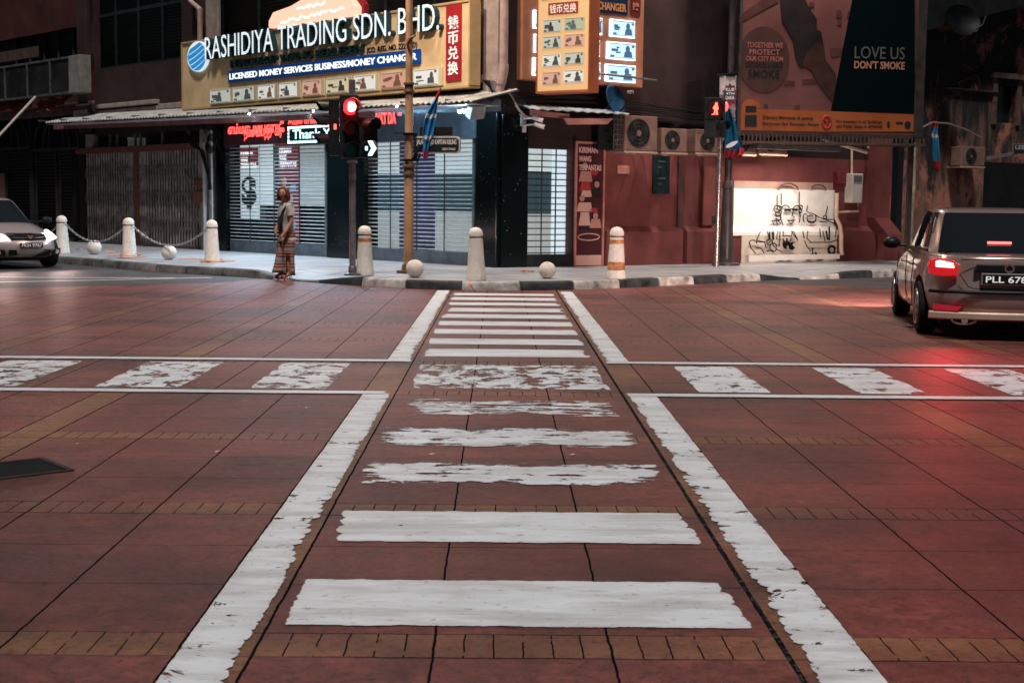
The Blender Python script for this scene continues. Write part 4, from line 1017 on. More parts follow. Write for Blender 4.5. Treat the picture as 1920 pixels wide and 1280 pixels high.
hz = [(.32, .82, DKP), (.78, .67, DKP), (.22, .555, DKP), (.75, .41, DKP)]
bodies = MB(); hair = MB(); faces = MB(); reds = MB(); crs = MB()
for (u, v, m_) in hz:
    pel(hair, u, v+.008, .145, .036, -.0635); pel(faces, u, v, .10, .027, -.066)
pel(reds, .68, .775, .14, .032, -.065)
for u0, v0, u1, v1, tgt in ((.08, .69, .60, .775, faces), (.12, .62, .56, .685, reds), (.15, .565, .6, .618, crs), (.55, .56, .95, .64, hair), (.02, .445, .62, .52, crs), (.5, .44, .85, .475, reds), (.1, .33, .55, .44, crs), (.52, .31, .98, .385, faces), (.1, .295, .55, .33, hair)):
    tgt.prism([(x0+u0*w_, z0+v0*(z1-z0)), (x0+u1*w_, z0+v0*(z1-z0)), (x0+(u1-.06)*w_, z0+v1*(z1-z0)), (x0+(u0+.08)*w_, z0+v1*(z1-z0))], -.0645 if tgt is not faces else -.0655, -.055)
obj('printed_hair', hair, DKP, t); obj('printed_faces', faces, SKN, t); obj('printed_red', reds, RDP, t); obj('printed_cream', crs, CRP, t)
obj('printed_foot', MB().box(x0, x1, -.063, -.055, z0, z0+.085*(z1-z0)), CRP, t)
el = MB().tube([(x0+w_*(.5+.42*cos(k*pi/10)), -.064, z0+(z1-z0)*(.235+.028*sin(k*pi/10))) for k in range(20)], .012, 5, True)
obj('printed_logo', el, CRP, t)
rsign('notice_plate', 'small pale notice plate on the red wall right of the poster', 'notice', 1158, 310, 1180, 326, .02, M('notice_pink', (.46, .22, .18), .6, 0, .15, 8))
t, (x0, x1, z0, z1) = rsign('wall_board', 'tall black board hanging on the red wall under the condensers', 'board', 1226, 291, 1255, 364, .06, M('black_board', (.010, .022, .026), .4, 0, .2, 3), .04)
lb = MB(); random.seed(2)
for k in range(6): lb.box(x0+.12, x1-.12-.1*(k % 3), -.063, -.055, z1-.15-k*.12, z1-.11-k*.12)
obj('lettering', lb, M('dim_letters', (.05, .07, .075), .5, 0, 0), t)
t, (x0, x1, z0, z1) = rsign('warning_plate', 'dark red plate with two rows of Chinese characters above the mural', 'plate', 1565, 323, 1594, 349, .05, M('plate_red', (.10, .012, .016), .5, 0, .1, 3))
words('lettering', '閒人免进', (x0+.08, x1-.06, z0+.36, z1-.06), -.052, M('plate_letters', (.26, .06, .06), .5, 0, 0), t)
words('lettering', '禁止停', (x0+.1, x1-.1, z0+.06, z0+.32), -.052, M('plate_letters', (.26, .06, .06), .5, 0, 0), t)
t, _ = rsign('warning_plate', 'dark red plate on the wall half hidden by the grey lamp post', 'plate', 1331, 324, 1373, 350, .05, M('plate_red', (.10, .012, .016), .5, 0, .1, 3))
fl = wthing('floodlight', 'square white floodlight hung under the end of the long awning', 'floodlight', LF)
c0 = LF.loc(886, 213, .9)
mb = MB(); a, b = c0
mb.add([(a-.13, -.98, b-.06), (a+.1, -1.05, b-.15), (a+.1, -.98, b+.12), (a-.13, -.92, b+.16), (a-.06, -.72, b-.02), (a+.17, -.75, b-.1), (a+.17, -.68, b+.15), (a-.06, -.65, b+.2)],
       [(0, 1, 2, 3), (4, 7, 6, 5), (0, 4, 5, 1), (1, 5, 6, 2), (2, 6, 7, 3), (3, 7, 4, 0)])
obj('housing', mb, M('flood_housing', (.55, .60, .62), .35, .2, .1, 6), fl, bevel=.012)
obj('lens', MB().add([(a-.115, -.988, b-.04), (a+.085, -1.052, b-.125), (a+.085, -.99, b+.10), (a-.115, -.932, b+.135)], [(0, 1, 2, 3)]), E('flood_lens', (.6, .85, 1), .8), fl)
obj('bracket', MB().tube([(a+.05, -.8, b+.1), (a+.05, -.75, b+.34), (a+.1, -.3, b+.4)], .018, 6), DSTEEL, fl)
for k, (px, py, lab) in enumerate(((1011, 224, 'upper white security camera beside the door hood'), (1014, 236, 'lower white security camera beside the door hood'))):
    t = wthing('security_camera', lab, 'security camera', RF, 'security cameras at the side door')
    c = RF.loc(px, py, .5); x, z = c
    obj('body', MB().cyl((x-.10, -.42, z+.04), (x+.05, -.56, z-.03), .042, .05, 12), WHITEP, t, smooth=True)
    obj('lens', MB().cyl((x+.052, -.562, z-.031), (x+.06, -.568, z-.034), .036, .036, 12), GLASSK, t)
    obj('mount', MB().cyl((x-.09, -.43, z+.03), (x-.12, -.1, z+.02), .018, .018, 8).box(x-.16, x-.08, -.1, 0, z-.12, z+.12), WHITEP, t)
sdh = wthing('satellite_dish', 'blue satellite dish above the small door hood', 'satellite dish', RF)
c = RF.loc(1148, 190, .5); mb = MB(); R_ = Matrix.Rotation(radians(28), 3, 'Z') @ Matrix.Rotation(radians(74), 3, 'X'); P = []
for j in range(7):
    r = .40*j/6
    for i in range(24):
        p = R_ @ Vector((r*1.05*cos(2*pi*i/24), r*.82*sin(2*pi*i/24), .55*r*r)); P.append((c[0]+p.x, -.5+p.y, c[1]+p.z))
mb.add(P, [(j*24+i, j*24+(i+1) % 24, (j+1)*24+(i+1) % 24, (j+1)*24+i) for j in range(6) for i in range(24)])
o = obj('dish', mb, M('dish_blue', (.006, .040, .085), .45, 0, .12, 4), sdh, smooth=True)
sm = o.modifiers.new('solid', 'SOLIDIFY'); sm.thickness = .012
obj('arm', MB().tube([(c[0]+.02, -.5, c[1]-.36), (c[0]+.13, -.92, c[1]-.02), (c[0]+.14, -.98, c[1]+.16)], .02, 6), BLK, sdh, smooth=True)
obj('receiver', MB().cyl((c[0]+.14, -.98, c[1]+.16), (c[0]+.12, -.86, c[1]+.17), .045, .03, 10), PALE, sdh, smooth=True)
obj('mount', MB().tube([(c[0], -.5, c[1]-.05), (c[0], -.2, c[1]-.2), (c[0], 0, c[1]-.2)], .03, 6), BLK, sdh)

# air conditioner condensers on the right wall
ACW = M('condenser_cream', (.19, .115, .095), .55, .1, .15, 5); ACD = M('condenser_side', (.20, .12, .10), .55, .1, .15, 5); FANK = M('fan_black', (.012, .015, .016), .5, 0, .2, 8)
def condenser(lab, px0, py0, px1, py1, off=.75, fr=RF, side=False, group='air conditioner condensers on the red wall'):
    t = wthing('condenser', lab, 'air conditioner', fr, group)
    x0, x1, z0, z1 = fr.rect(px0, py0, px1, py1, off); y = -off
    obj('casing', MB().box(x0, x1, y, y+.34, z0, z1), ACW, t, bevel=.015)
    s = z1-z0; cx = x0+(x1-x0)*.42; cz = (z0+z1)/2; r = min(s*.42, (x1-x0)*.40)
    obj('fan_recess', MB().cyl((cx, y-.003, cz), (cx, y+.02, cz), r, r, 28), FANK, t)
    gg = MB()
    for k in range(1, 5): gg.tube([(cx+r*k/4.2*cos(2*pi*i/24), y-.012, cz+r*k/4.2*sin(2*pi*i/24)) for i in range(24)], .005, 4, True)
    for k in range(8): gg.cyl((cx, y-.014, cz), (cx+r*cos(k*pi/4), y-.014, cz+r*sin(k*pi/4)), .005, n=4)
    obj('fan_grille', gg, M('fan_grille', (.05, .05, .05), .5, .3, 0), t)
    obj('hub', MB().cyl((cx, y-.02, cz), (cx, y, cz), r*.2, r*.2, 16), ACW, t)
    bl = MB()
    for k in range(4):
        a0 = k*pi/2+.3; bl.add([(cx+r*.2*cos(a0), y-.001, cz+r*.2*sin(a0)), (cx+r*.9*cos(a0-.25), y-.004, cz+r*.9*sin(a0-.25)), (cx+r*.9*cos(a0+.35), y-.006, cz+r*.9*sin(a0+.35)), (cx+r*.2*cos(a0+.7), y-.006, cz+r*.2*sin(a0+.7))], [(0, 1, 2, 3)])
    obj('fan_blades', bl, M('fan_blade', (.03, .03, .032), .5, 0, 0), t)
    bk_ = MB().box(x0+.05, x0+.09, y-.02, 0, z0-.06, z0-.01).box(x1-.09, x1-.05, y-.02, 0, z0-.06, z0-.01).box(x0, x1, y-.02, y+.02, z0-.05, z0-.01)
    obj('bracket', bk_, M('bracket_pale', (.50, .36, .28), .5, .3, .1, 5), t)
    return t
condenser('large cream condenser with black fan nearest the small door hood', 1172, 216, 1232, 284)
condenser('small cream condenser second along the red wall above the black board', 1241, 240, 1288, 286)
condenser('cream condenser half hidden behind the pedestrian signal', 1305, 242, 1356, 287)
condenser('condenser behind the blue flag beside the lamp post', 1377, 250, 1417, 289)
condenser('condenser partly hidden under the billboard, farthest along the wall', 1424, 251, 1476, 289)
t = wthing('window_cage', 'black wire cage on the wall left of the large condenser', 'wire cage', RF)
x0, x1, z0, z1 = RF.rect(1152, 215, 1170, 281, .7); mb = MB()
for k in range(4): x = x0+(x1-x0)*k/3; mb.box(x-.008, x+.008, -.7, -.68, z0, z1)
for k in range(8): z = z0+(z1-z0)*k/7; mb.box(x0, x1, -.701, -.685, z-.008, z+.008)
obj('wires', mb, M('cage_wire', (.10, .09, .085), .5, .3, 0), t); obj('back', MB().box(x0-.1, x1+.1, -.3, -.25, z0, z1), BLK, t)

# ================================================================ mural wall with the steel rod figures, lit from above
MW = wthing('mural_wall', 'white painted wall panel under a bright lamp with a ledge across it', 'mural wall', RF)
WH = M('mural_white', (.80, .77, .72), .65, 0, .06, 3)
x0, x1, z0, z1 = RF.rect(1384, 357, 1568, 490, .16)
zt = RF.z(1480, 355, .16); zlb = RF.z(1470, 423, .16); zlf = RF.z(1470, 434, .3)
obj('upper_panel', MB().box(x0, x1, -.03, -.002, zl-.005, zt+.0), WH, MW)
obj('ledge', MB().add([(x0-.15, -.17, zl2-.01), (x1+.05, -.17, zl2-.01), (x1+.05, -.02, zl+.012), (x0-.15, -.02, zl+.012), (x0-.15, -.17, zl2-.09), (x1+.05, -.17, zl2-.09)], [(0, 1, 2, 3), (4, 5, 1, 0)]), WH, MW)
obj('lower_panel', MB().box(x0+.15, x1, -.165, -.142, .15, zl2-.09), M('mural_cream', (.62, .54, .46), .65, 0, .12, 2), MW)
obj('upper_band', MB().box(x0+.0, x1-.05, -.022, -.001, zt, zt+.17), M('mural_band', (.38, .25, .20), .7, 0, .15, 2), MW)
SR = wthing('steel_rod_figures', 'black steel rod figures of two laughing people and a dog on the white mural wall', 'wall sculpture', RF)
ROD = M('black_rod', (.010, .010, .011), .5, .4, 0)
def rod(parent_mb, pts, off, r=.0125, closed=False):
    Q = [RF.loc(1360+x/7.11, 330+y/7.11, off) for x, y in pts]; parent_mb.tube([(a, -off, b) for a, b in Q], r, 5, closed)
def arc(cx, cy, rx, ry, a0, a1, n=10): return [(cx+rx*cos(radians(a0+(a1-a0)*i/n)), cy-ry*sin(radians(a0+(a1-a0)*i/n))) for i in range(n+1)]
mb = MB(); o1 = .09
for pts in (arc(800, 470, 60, 80, 30, 180), arc(955, 470, 55, 75, 20, 170), [(860, 440), (905, 440)], [(750, 470), (735, 560), (770, 655)], [(990, 470), (1000, 540), (985, 620)], [(900, 480), (890, 530), (925, 545), (905, 565)],
            [(830, 590), (880, 600), (930, 580)], [(840, 600), (880, 640), (915, 600)], arc(690, 440, 45, 45, 0, 350), arc(720, 430, 30, 30, 0, 350), arc(1005, 420, 22, 30, 0, 340), arc(1000, 470, 20, 25, 0, 340),
            arc(700, 510, 35, 30, 0, 340), arc(710, 560, 35, 28, 0, 340), [(690, 250), (690, 390)], [(745, 230), (745, 390)], [(985, 210), (985, 390)], [(615, 600), (720, 600), (740, 640)], [(630, 610), (650, 650)], [(680, 605), (700, 650)]):
    rod(mb, pts, o1)
for pts in (arc(830, 465, 38, 14, 20, 160), arc(930, 462, 30, 12, 20, 160)): rod(mb, pts, o1, .026)
obj('left_figure_face', mb, ROD, SR)
mb = MB()
for pts in ([(1095, 395), (1085, 470), (1120, 490), (1180, 510), (1250, 550), (1330, 580), (1440, 580)], arc(1150, 560, 60, 70, 150, 400), arc(1065, 560, 28, 55, 60, 250), arc(1140, 545, 25, 25, 20, 190), [(1095, 595), (1150, 630), (1210, 595)], [(1100, 600), (1150, 610), (1205, 600)],
            arc(1330, 550, 22, 22, 0, 350), [(1365, 400), (1335, 530)], [(1260, 610), (1300, 610), (1350, 615)], [(1350, 590), (1470, 640)]):
    rod(mb, pts, o1)
obj('right_figure_face', mb, ROD, SR)
mb = MB(); o2 = .23
for pts in ([(470, 735), (415, 855), (525, 880), (545, 960)], arc(370, 900, 50, 45, 0, 200), [(330, 900), (340, 960), (380, 1000), (400, 1030)], [(480, 960), (520, 1030)], [(400, 870), (530, 885)], [(420, 960), (470, 965)]):
    rod(mb, pts, o2, .0115)
obj('dog', mb, ROD, SR)
mb = MB()
for pts in ([(560, 735), (590, 850), (550, 870)], [(620, 735), (635, 850)], [(700, 735), (680, 840), (740, 850)], [(730, 735), (720, 940)], [(770, 735), (770, 800), (880, 800), (900, 735)], arc(800, 830, 30, 45, 180, 360), arc(845, 830, 30, 45, 180, 360), [(880, 740), (970, 860), (900, 900)], [(910, 740), (960, 840)], [(1035, 735), (1050, 830)], [(1100, 735), (1090, 830), (1150, 890)], [(1060, 860), (1080, 930), (1140, 1000)],
            [(1260, 700), (1270, 820)], [(1300, 730), (1330, 870)], [(1480, 680), (1470, 820)], [(1120, 885), (1400, 885), (1520, 840)], arc(640, 950, 45, 60, 0, 350), arc(590, 880, 40, 40, 0, 300), [(570, 900), (620, 850), (640, 930), (690, 980), (750, 1010)], arc(600, 1010, 40, 20, 0, 180)):
    rod(mb, pts, o2, .0115)
for pts in ([(1385, 670), (1385, 860)], [(1345, 730), (1365, 850)], [(590, 740), (590, 850)], [(640, 740), (640, 850)]): rod(mb, pts, o2, .02)
obj('bodies', mb, ROD, SR)
pts = [(770, 870), (800, 890), (830, 865), (860, 890), (900, 875), (895, 920), (930, 960), (890, 990), (850, 970), (845, 930), (815, 930), (815, 980), (780, 960), (760, 920)]
mb = MB().prism([RF.loc(1360+x/7.11, 330+y/7.11, o2) for x, y in pts], -o2-.01, -o2); obj('black_cutout', mb, ROD, SR)
mb = MB()
for cx, cy, rx, ry in ((740, 1095, 55, 30), (850, 1090, 60, 30), (1105, 1090, 45, 28), (1260, 1090, 45, 30)): rod(mb, arc(cx, cy, rx, ry, 0, 345, 16), o2, .022)
for a in (arc(1420, 985, 42, 52, 0, 350, 18),): rod(mb, a, o2, .03)
for pts in ([(1160, 960), (1170, 1040), (1100, 1090)], [(1200, 1020), (1240, 1080)], [(1370, 1060), (1420, 1090), (1530, 1090)], [(1450, 1060), (1480, 1100)], [(300, 1070), (310, 1140)]): rod(mb, pts, o2, .025)
obj('shoes_and_wheel', mb, ROD, SR)
mb = MB()
rod(mb, arc(840, 190, 130, 90, 0, 180, 14), .13, .02); rod(mb, arc(1240, 195, 100, 75, 0, 150, 12), .13, .02)
obj('bent_rods', mb, M('rusty_rod', (.16, .08, .06), .6, .3, .2, 5), SR)
x0, x1, z0, z1 = RF.rect(1402, 480, 1572, 488, .32)
za, zb2 = RF.z(1402, 484, .32), RF.z(1575, 473, .32)
tag(obj('bench_rail', MB().prism([(x0, za-.07), (x1, za-.05), (x1, za+.06), (x0, za+.06)], -.36, -.28), WH), 'white low rail along the foot of the mural wall', 'rail').location = RF.o
bpy.data.objects['bench_rail'].rotation_euler.z = RF.a
t = wthing('drain_pipe', 'cream drain pipe bending round the ledge at the right end of the mural', 'pipe', RF)
obj('pipe', MB().tube(rp((1569, 362), (1568, 408), (1575, 422), (1577, 440), (1577, 470), (1579, 477), off=.3), .05, 10), M('cream_pipe', (.62, .46, .34), .5, 0, .1, 4), t, smooth=True)
t = wthing('meter_cabinet', 'pale electric cabinet with conduits on the wall right of the mural', 'electric cabinet', RF)
x0, x1, z0, z1 = RF.rect(1599, 325, 1617, 381, .25); obj('box', MB().box(x0, x1, -.25, 0, z0, z1), M('cabinet_grey', (.52, .48, .44), .5, .1, .1, 4), t, bevel=.02)
obj('cover', MB().box(x0+.04, x0+.3, -.27, -.25, z0+.5, z1-.05), M('cabinet_dark', (.10, .10, .10), .5, 0, .1, 4), t)
obj('conduit', MB().tube(rp((1597, 276), (1597, 326), off=.1), .028, 8).tube(rp((1609, 380), (1609, 396), (1572, 398), off=.12), .028, 8), M('cream_pipe', (.62, .46, .34), .5, 0, .1, 4), t, smooth=True)
# tube lamp on an arm above the mural
t = wthing('mural_lamp', 'tubular lamp on a slanting arm under the billboard lighting the mural', 'lamp', RF)
a, b = RF.loc(1545, 262, 1.6), RF.loc(1625, 286, 1.2)
obj('lamp_tube', MB().tube([(a[0], -1.6, a[1]), (b[0], -1.2, b[1])], .04, 8), M('lamp_casing', (.75, .62, .5), .4, 0, 0), t, smooth=True)
c = RF.loc(1630, 270, .2); obj('arm', MB().tube([(b[0], -1.2, b[1]), (c[0], -.2, c[1]), (c[0], 0, c[1])], .025, 6), PIPE, t)
xm = RF.x(1478, .9, 300); 
lamp = bpy.data.lights.new('mural_light', 'AREA'); lamp.shape = 'RECTANGLE'; lamp.size = 2.4; lamp.size_y = .12; lamp.energy = 44; lamp.color = (1, .86, .76); lamp.spread = radians(140)
lo = bpy.data.objects.new('mural_light', lamp); sc.collection.objects.link(lo); lo.parent = t; lo.location = (xm, -1.15, RF.z(1478, 285, .9)); lo.rotation_euler = (radians(18), 0, 0)
hsg = MB().box(xm-1.25, xm+1.25, -1.27, -1.03, RF.z(1478, 285, .9)+.03, RF.z(1478, 285, .9)+.12); obj('lamp_housing', hsg, DSTEEL, t)

# ================================================================ billboard
BF = Fr(AT(1386, 248, 29.2), 6.5); BF.o.z = 0
BB = wthing('billboard', 'big no smoking billboard with a clasped hands picture, black panel and orange strip', 'billboard', BF)
bx1 = BF.x(1733, 0, 130); zb0 = BF.z(1500, 250); zb1 = BF.z(1500, 250)+4.6
zs_ = BF.z(1500, 213)
def bpts(q, off): return [BF.loc(x, y, off) for x, y in q]
BPH = M('board_pink', (.112, .047, .044), .5, 0, .16, .9)
obj('panel', MB().box(0, bx1, 0, .2, zb0, zb1), BPH, BB)
obj('black_panel', MB().prism(bpts([(1558, 209), (1600, -10), (1612, -80), (1715, -80), (1716, 213)], .012), -.012, 0), M('board_black', (.001, .0045, .0055), .85, 0, .1, 2, spec=.02), BB)
obj('orange_strip', MB().prism(bpts([(1389, 244), (1389, 203), (1560, 209), (1716, 215), (1716, 247), (1550, 247)], .018), -.018, 0), M('board_orange', (.24, .068, .022), .5, 0, .15, 1.2), BB)
obj('circle', MB().prism(bpts([(1432+48*cos(k*pi/20), 112+62*sin(k*pi/20)) for k in range(40)], .016), -.016, 0), M('circle_brown', (.050, .025, .022), .5, 0, .1, 2), BB)
def bw(s_, px0, py0, px1, py1, m_, off=.02, bold=.02, keep=False):
    r = BF.rect(px0, py0, px1, py1, off); words('lettering', s_, r, -off, m_, BB, .004, bold, keep)
BPK = M('letters_pink', (.26, .10, .085), .5, 0, 0); BDK = M('letters_black', (.01, .014, .016), .5, 0, 0); BGR = M('letters_grey', (.085, .09, .088), .5, 0, 0); BOR = M('letters_salmon', (.36, .17, .115), .5, 0, 0)
bw('TOGETHER WE', 1400, 79, 1468, 91, BPK); bw('PROTECT', 1405, 92, 1462, 104, BPK); bw('OUR CITY FROM', 1399, 105, 1468, 116, BPK); bw('SECOND-HAND', 1398, 117, 1468, 128, BDK); bw('SMOKE', 1403, 130, 1461, 147, BDK)
bw('LOVE US', 1603, 87, 1696, 112, BGR, bold=.0); bw("DON'T SMOKE", 1602, 114, 1696, 131, BOR)
bw('Dilarang Merokok di semua', 1430, 217, 1524, 227, BDK, .024); bw('Bangunan dan Kawasan Awam', 1430, 229, 1535, 238, BDK, .024)
bw('No Smoking in all Buildings', 1568, 225, 1654, 233, BDK, .024); bw('and Public Areas in GTWHS', 1568, 234, 1654, 241, BDK, .024)
# picture of two hands, generic silhouettes
HD_ = M('hand_dark', (.010, .008, .008), .6, 0, .3, 2); HB = M('hand_brown', (.032, .014, .012), .6, 0, .35, 2)
obj('printed_arm', MB().prism(bpts([(1452, -80), (1463, 0), (1466, 38), (1487, 75), (1491, 105), (1498, 123), (1505, 127), (1508, 122), (1545, 90), (1540, 60), (1531, 55), (1531, 35), (1519, 18), (1500, -20), (1496, -80)], .020), -.020, 0), HD_, BB)
obj('printed_arm', MB().prism(bpts([(1505, 122), (1522, 133), (1533, 155), (1560, 190), (1568, 150), (1567, 138), (1548, 112), (1545, 85), (1530, 80), (1512, 100)], .022), -.022, 0), HB, BB)
pb_ = MB()
for q in ([(1385, 45), (1385, 30), (1440, -8), (1460, -8), (1460, 4)], [(1555, 92), (1580, 90), (1575, 106), (1558, 107)], [(1470, 152), (1490, 152), (1490, 160), (1470, 160)], [(1504, 149), (1532, 147), (1532, 157), (1504, 158)], [(1568, 20), (1577, 20), (1577, 34), (1568, 34)], [(1590, 22), (1594, 22), (1592, 34), (1588, 34)], [(1517, 5), (1526, 3), (1526, 14), (1517, 15)], [(1432, 196), (1440, 196), (1440, 204), (1432, 204)], [(1490, 197), (1500, 197), (1500, 206), (1490, 206)], [(1570, 40), (1577, 40), (1577, 48), (1570, 48)]):
    pb_.prism(bpts(q, .010), -.010, 0)
obj('printed_facade', pb_, M('print_brown', (.055, .022, .02), .6, 0, .3, 2), BB)
pb_ = MB().prism(bpts([(1408+18*cos(k*pi/10), 203-17*sin(k*pi/10)) for k in range(11)], .019), -.019, 0); obj('orange_dome', pb_, M('board_orange', (.24, .068, .022), .5, 0, .15, 1.2), BB)
pb_ = MB().prism(bpts([(1398, 199), (1418, 199), (1418, 211), (1398, 211)], .025), -.025, 0).prism(bpts([(1397, 216), (1419, 216), (1419, 238), (1397, 238)], .025), -.025, 0); obj('printed_badge', pb_, BDK, BB)
ring = MB(); Q = bpts([(1550+8.5*cos(k*pi/12), 229+11*sin(k*pi/12)) for k in range(24)], .026); ring.tube([(a, -.026, b) for a, b in Q], .022, 5, True)
Q = bpts([(1544, 222), (1556, 237)], .026); ring.tube([(a, -.026, b) for a, b in Q], .018, 5)
obj('no_smoking_ring', ring, M('ring_red', (.30, .03, .03), .5, 0, 0), BB)
Q = MB().prism(bpts([(1545, 228), (1556, 228), (1556, 231), (1545, 231)], .026), -.026, 0).prism(bpts([(1666+3*cos(k), 234+7*sin(k)) for k in range(6)], .024), -.024, 0).prism(bpts([(1702+6*cos(k*.7), 235+8*sin(k*.7)) for k in range(9)], .024), -.024, 0).prism(bpts([(1680, 229), (1693, 229), (1693, 233), (1680, 233)], .024), -.024, 0)
obj('printed_symbol', Q, BDK, BB)
fm = MB(); fm.box(-.06, 0, -.04, .22, zb0-.1, zb1).box(bx1-.20, bx1, -.05, .22, zb0-.05, zb1).box(-.06, bx1, -.02, .2, zb0-.07, zb0-.005)
obj('frame', fm, M('frame_dark', (.045, .040, .038), .5, .3, .2, 4), BB)
cat = MB(); zc0 = zb0-.19
cat.box(0, bx1, -.25, -.2, zc0-.05, zc0).box(0, bx1, .3, .35, zc0-.05, zc0)
for k in range(46):
    x = bx1*(k+.5)/46; cat.box(x-.02, x+.02, -.2, .3, zc0-.04, zc0-.01); cat.box(x-.012, x+.012, -.24, -.215, zc0, zb0-.07)
obj('catwalk', cat, M('catwalk_steel', (.085, .06, .05), .5, .4, .2, 4), BB)
lg = MB()
lg.box(bx1*.97-.05, bx1*.97+.05, .2, .3, .2, zb0+.3)
obj('support', lg, M('frame_dark', (.045, .040, .038), .5, .3, .2, 4), BB)

# ================================================================ weathered old building on the right
def old_wall():
    m = bpy.data.materials.new('weathered_plaster'); m.use_nodes = True; T = NT(m); p = T.n['Principled BSDF']
    tc = T.new('ShaderNodeTexCoord').outputs['Object']
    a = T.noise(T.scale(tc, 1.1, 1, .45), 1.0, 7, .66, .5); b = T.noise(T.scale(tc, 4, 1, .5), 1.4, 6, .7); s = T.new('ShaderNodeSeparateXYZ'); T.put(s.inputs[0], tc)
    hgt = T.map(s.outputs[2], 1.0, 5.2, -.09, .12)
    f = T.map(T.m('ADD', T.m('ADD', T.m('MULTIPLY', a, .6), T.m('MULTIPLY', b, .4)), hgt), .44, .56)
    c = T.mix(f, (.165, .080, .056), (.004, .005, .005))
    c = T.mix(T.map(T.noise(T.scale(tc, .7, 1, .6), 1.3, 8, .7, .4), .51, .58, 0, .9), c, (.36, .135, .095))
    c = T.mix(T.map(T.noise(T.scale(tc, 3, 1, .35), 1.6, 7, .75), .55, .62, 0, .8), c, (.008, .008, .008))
    T.put(p.inputs['Base Color'], c); p.inputs['Roughness'].default_value = .85
    T.put(p.inputs['Normal'], T.bump(b, .5, .04)); return m
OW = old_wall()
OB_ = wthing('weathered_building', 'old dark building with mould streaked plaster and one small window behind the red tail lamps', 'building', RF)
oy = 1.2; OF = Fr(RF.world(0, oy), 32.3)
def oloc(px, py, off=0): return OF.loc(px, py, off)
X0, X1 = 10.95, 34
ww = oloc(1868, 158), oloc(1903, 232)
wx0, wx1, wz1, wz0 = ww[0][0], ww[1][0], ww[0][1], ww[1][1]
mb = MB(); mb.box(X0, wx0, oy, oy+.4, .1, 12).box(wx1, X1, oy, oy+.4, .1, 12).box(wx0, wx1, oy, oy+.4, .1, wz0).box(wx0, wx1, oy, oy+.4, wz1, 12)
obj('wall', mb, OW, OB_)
w_ = obj('window', MB().box(wx0, wx1, oy+.2, oy+.25, wz0, wz1), GLASSK, OB_)
fr_ = MB(); e = .16
fr_.box(wx0-e, wx0, oy-.06, oy+.1, wz0-.05, wz1+e).box(wx1, wx1+e, oy-.06, oy+.1, wz0-.05, wz1+e).box(wx0-e-.1, wx1+e+.1, oy-.12, oy+.1, wz1+e, wz1+e+.14)
obj('frame', fr_, M('window_surround', (.10, .06, .048), .8, 0, .4, 4), w_)
mb = MB(); q0, q1 = oloc(1690, 98), oloc(1925, 30)
mb.prism([(X0, q0[1]), (q1[0]+6, q1[1]+1.8), (q1[0]+6, 13), (X0, 13)], oy-.7, oy-.02)
obj('roof_overhang', mb, M('roof_black', (.010, .011, .012), .7, 0, .4, 3), OB_)
mb = MB()
for (xa, ya, xb, yb, r) in ((1690, 165, 1790, 168, .05), (1790, 168, 1870, 175, .05), (1795, 158, 1850, 128, .06), (1690, 125, 1720, 118, .05)):
    a = oloc(xa, ya, .05); b = oloc(xb, yb, .05); mb.tube([(a[0], oy-.05, a[1]), (b[0], oy-.05, b[1])], r, 6)
obj('string_course', mb, M('course_black', (.02, .017, .016), .8, 0, .3, 4), OB_)
a, b = oloc(1682, 300, .15), oloc(1692, 300, .15); obj('dark_gap_strip', MB().box(a[0], b[0], oy-.2, oy, .1, 5.5), BLK, OB_)  # black strip paints the shade in the gap between the two houses
a, b = oloc(1846, 320, .02), oloc(1960, 320, .02); 
obj('doorway', MB().box(a[0], b[0], oy-.02, oy+.02, .1, OF.z(1880, 305, .02)), M('doorway_black', (.008, .009, .009), .7, 0, .2, 3), OB_)
t = wthing('satellite_dish', 'dim dark satellite dish on the roof edge of the weathered building', 'satellite dish', RF)
c = oloc(1800, 42, .9); mb = MB(); R_ = Matrix.Rotation(radians(-20), 3, 'Z') @ Matrix.Rotation(radians(70), 3, 'X'); P = []
for j in range(6):
    for i in range(20):
        r = .5*j/5; p = R_ @ Vector((r*cos(2*pi*i/20), r*.85*sin(2*pi*i/20), .5*r*r)); P.append((c[0]+p.x, oy-.9+p.y, c[1]+p.z))
mb.add(P, [(j*20+i, j*20+(i+1) % 20, (j+1)*20+(i+1) % 20, (j+1)*20+i) for j in range(5) for i in range(20)])
obj('dish', mb, M('dish_dark', (.002, .003, .0035), .5, .2, .2, 4), t, smooth=True); obj('arm', MB().tube([(c[0], oy-.9, c[1]-.45), (c[0]+.25, oy-1.4, c[1]-.1), (c[0]+.3, oy-1.45, c[1]+.12)], .02, 6), M('dish_arm', (.08, .075, .07), .5, .2, 0), t)
tcd = condenser('dim grey condenser on the weathered building near the street name sign', 1803, 274, 1846, 312, .5, OF, group=None)
t = wthing('downpipe', 'pale worn downpipe on the weathered wall left of the bronze car', 'pipe', RF)
Q = [(a, oy-.2, b) for a, b in (oloc(1714, 268, .2), oloc(1713, 330, .2), oloc(1711, 355, .2), oloc(1706, 420, .2), oloc(1704, 500, .2))]
obj('pipe', MB().tube(Q, [.055, .055, .075, .085, .09], 10), M('worn_pipe', (.36, .27, .19), .6, 0, .35, 3), t, smooth=True)
t = wthing('cable_arm', 'thin pale bent pipe arching over the weathered wall beside the hanging flag', 'pipe', RF)
Q = [(a, oy-1.2, b) for a, b in (oloc(1722, 243, 1.2), oloc(1748, 230, 1.2), oloc(1778, 232, 1.2), oloc(1810, 243, 1.2), oloc(1840, 259, 1.2))]
obj('pipe', MB().tube(Q, .025, 8), M('arm_pale', (.20, .16, .14), .5, .2, 0), t, smooth=True)
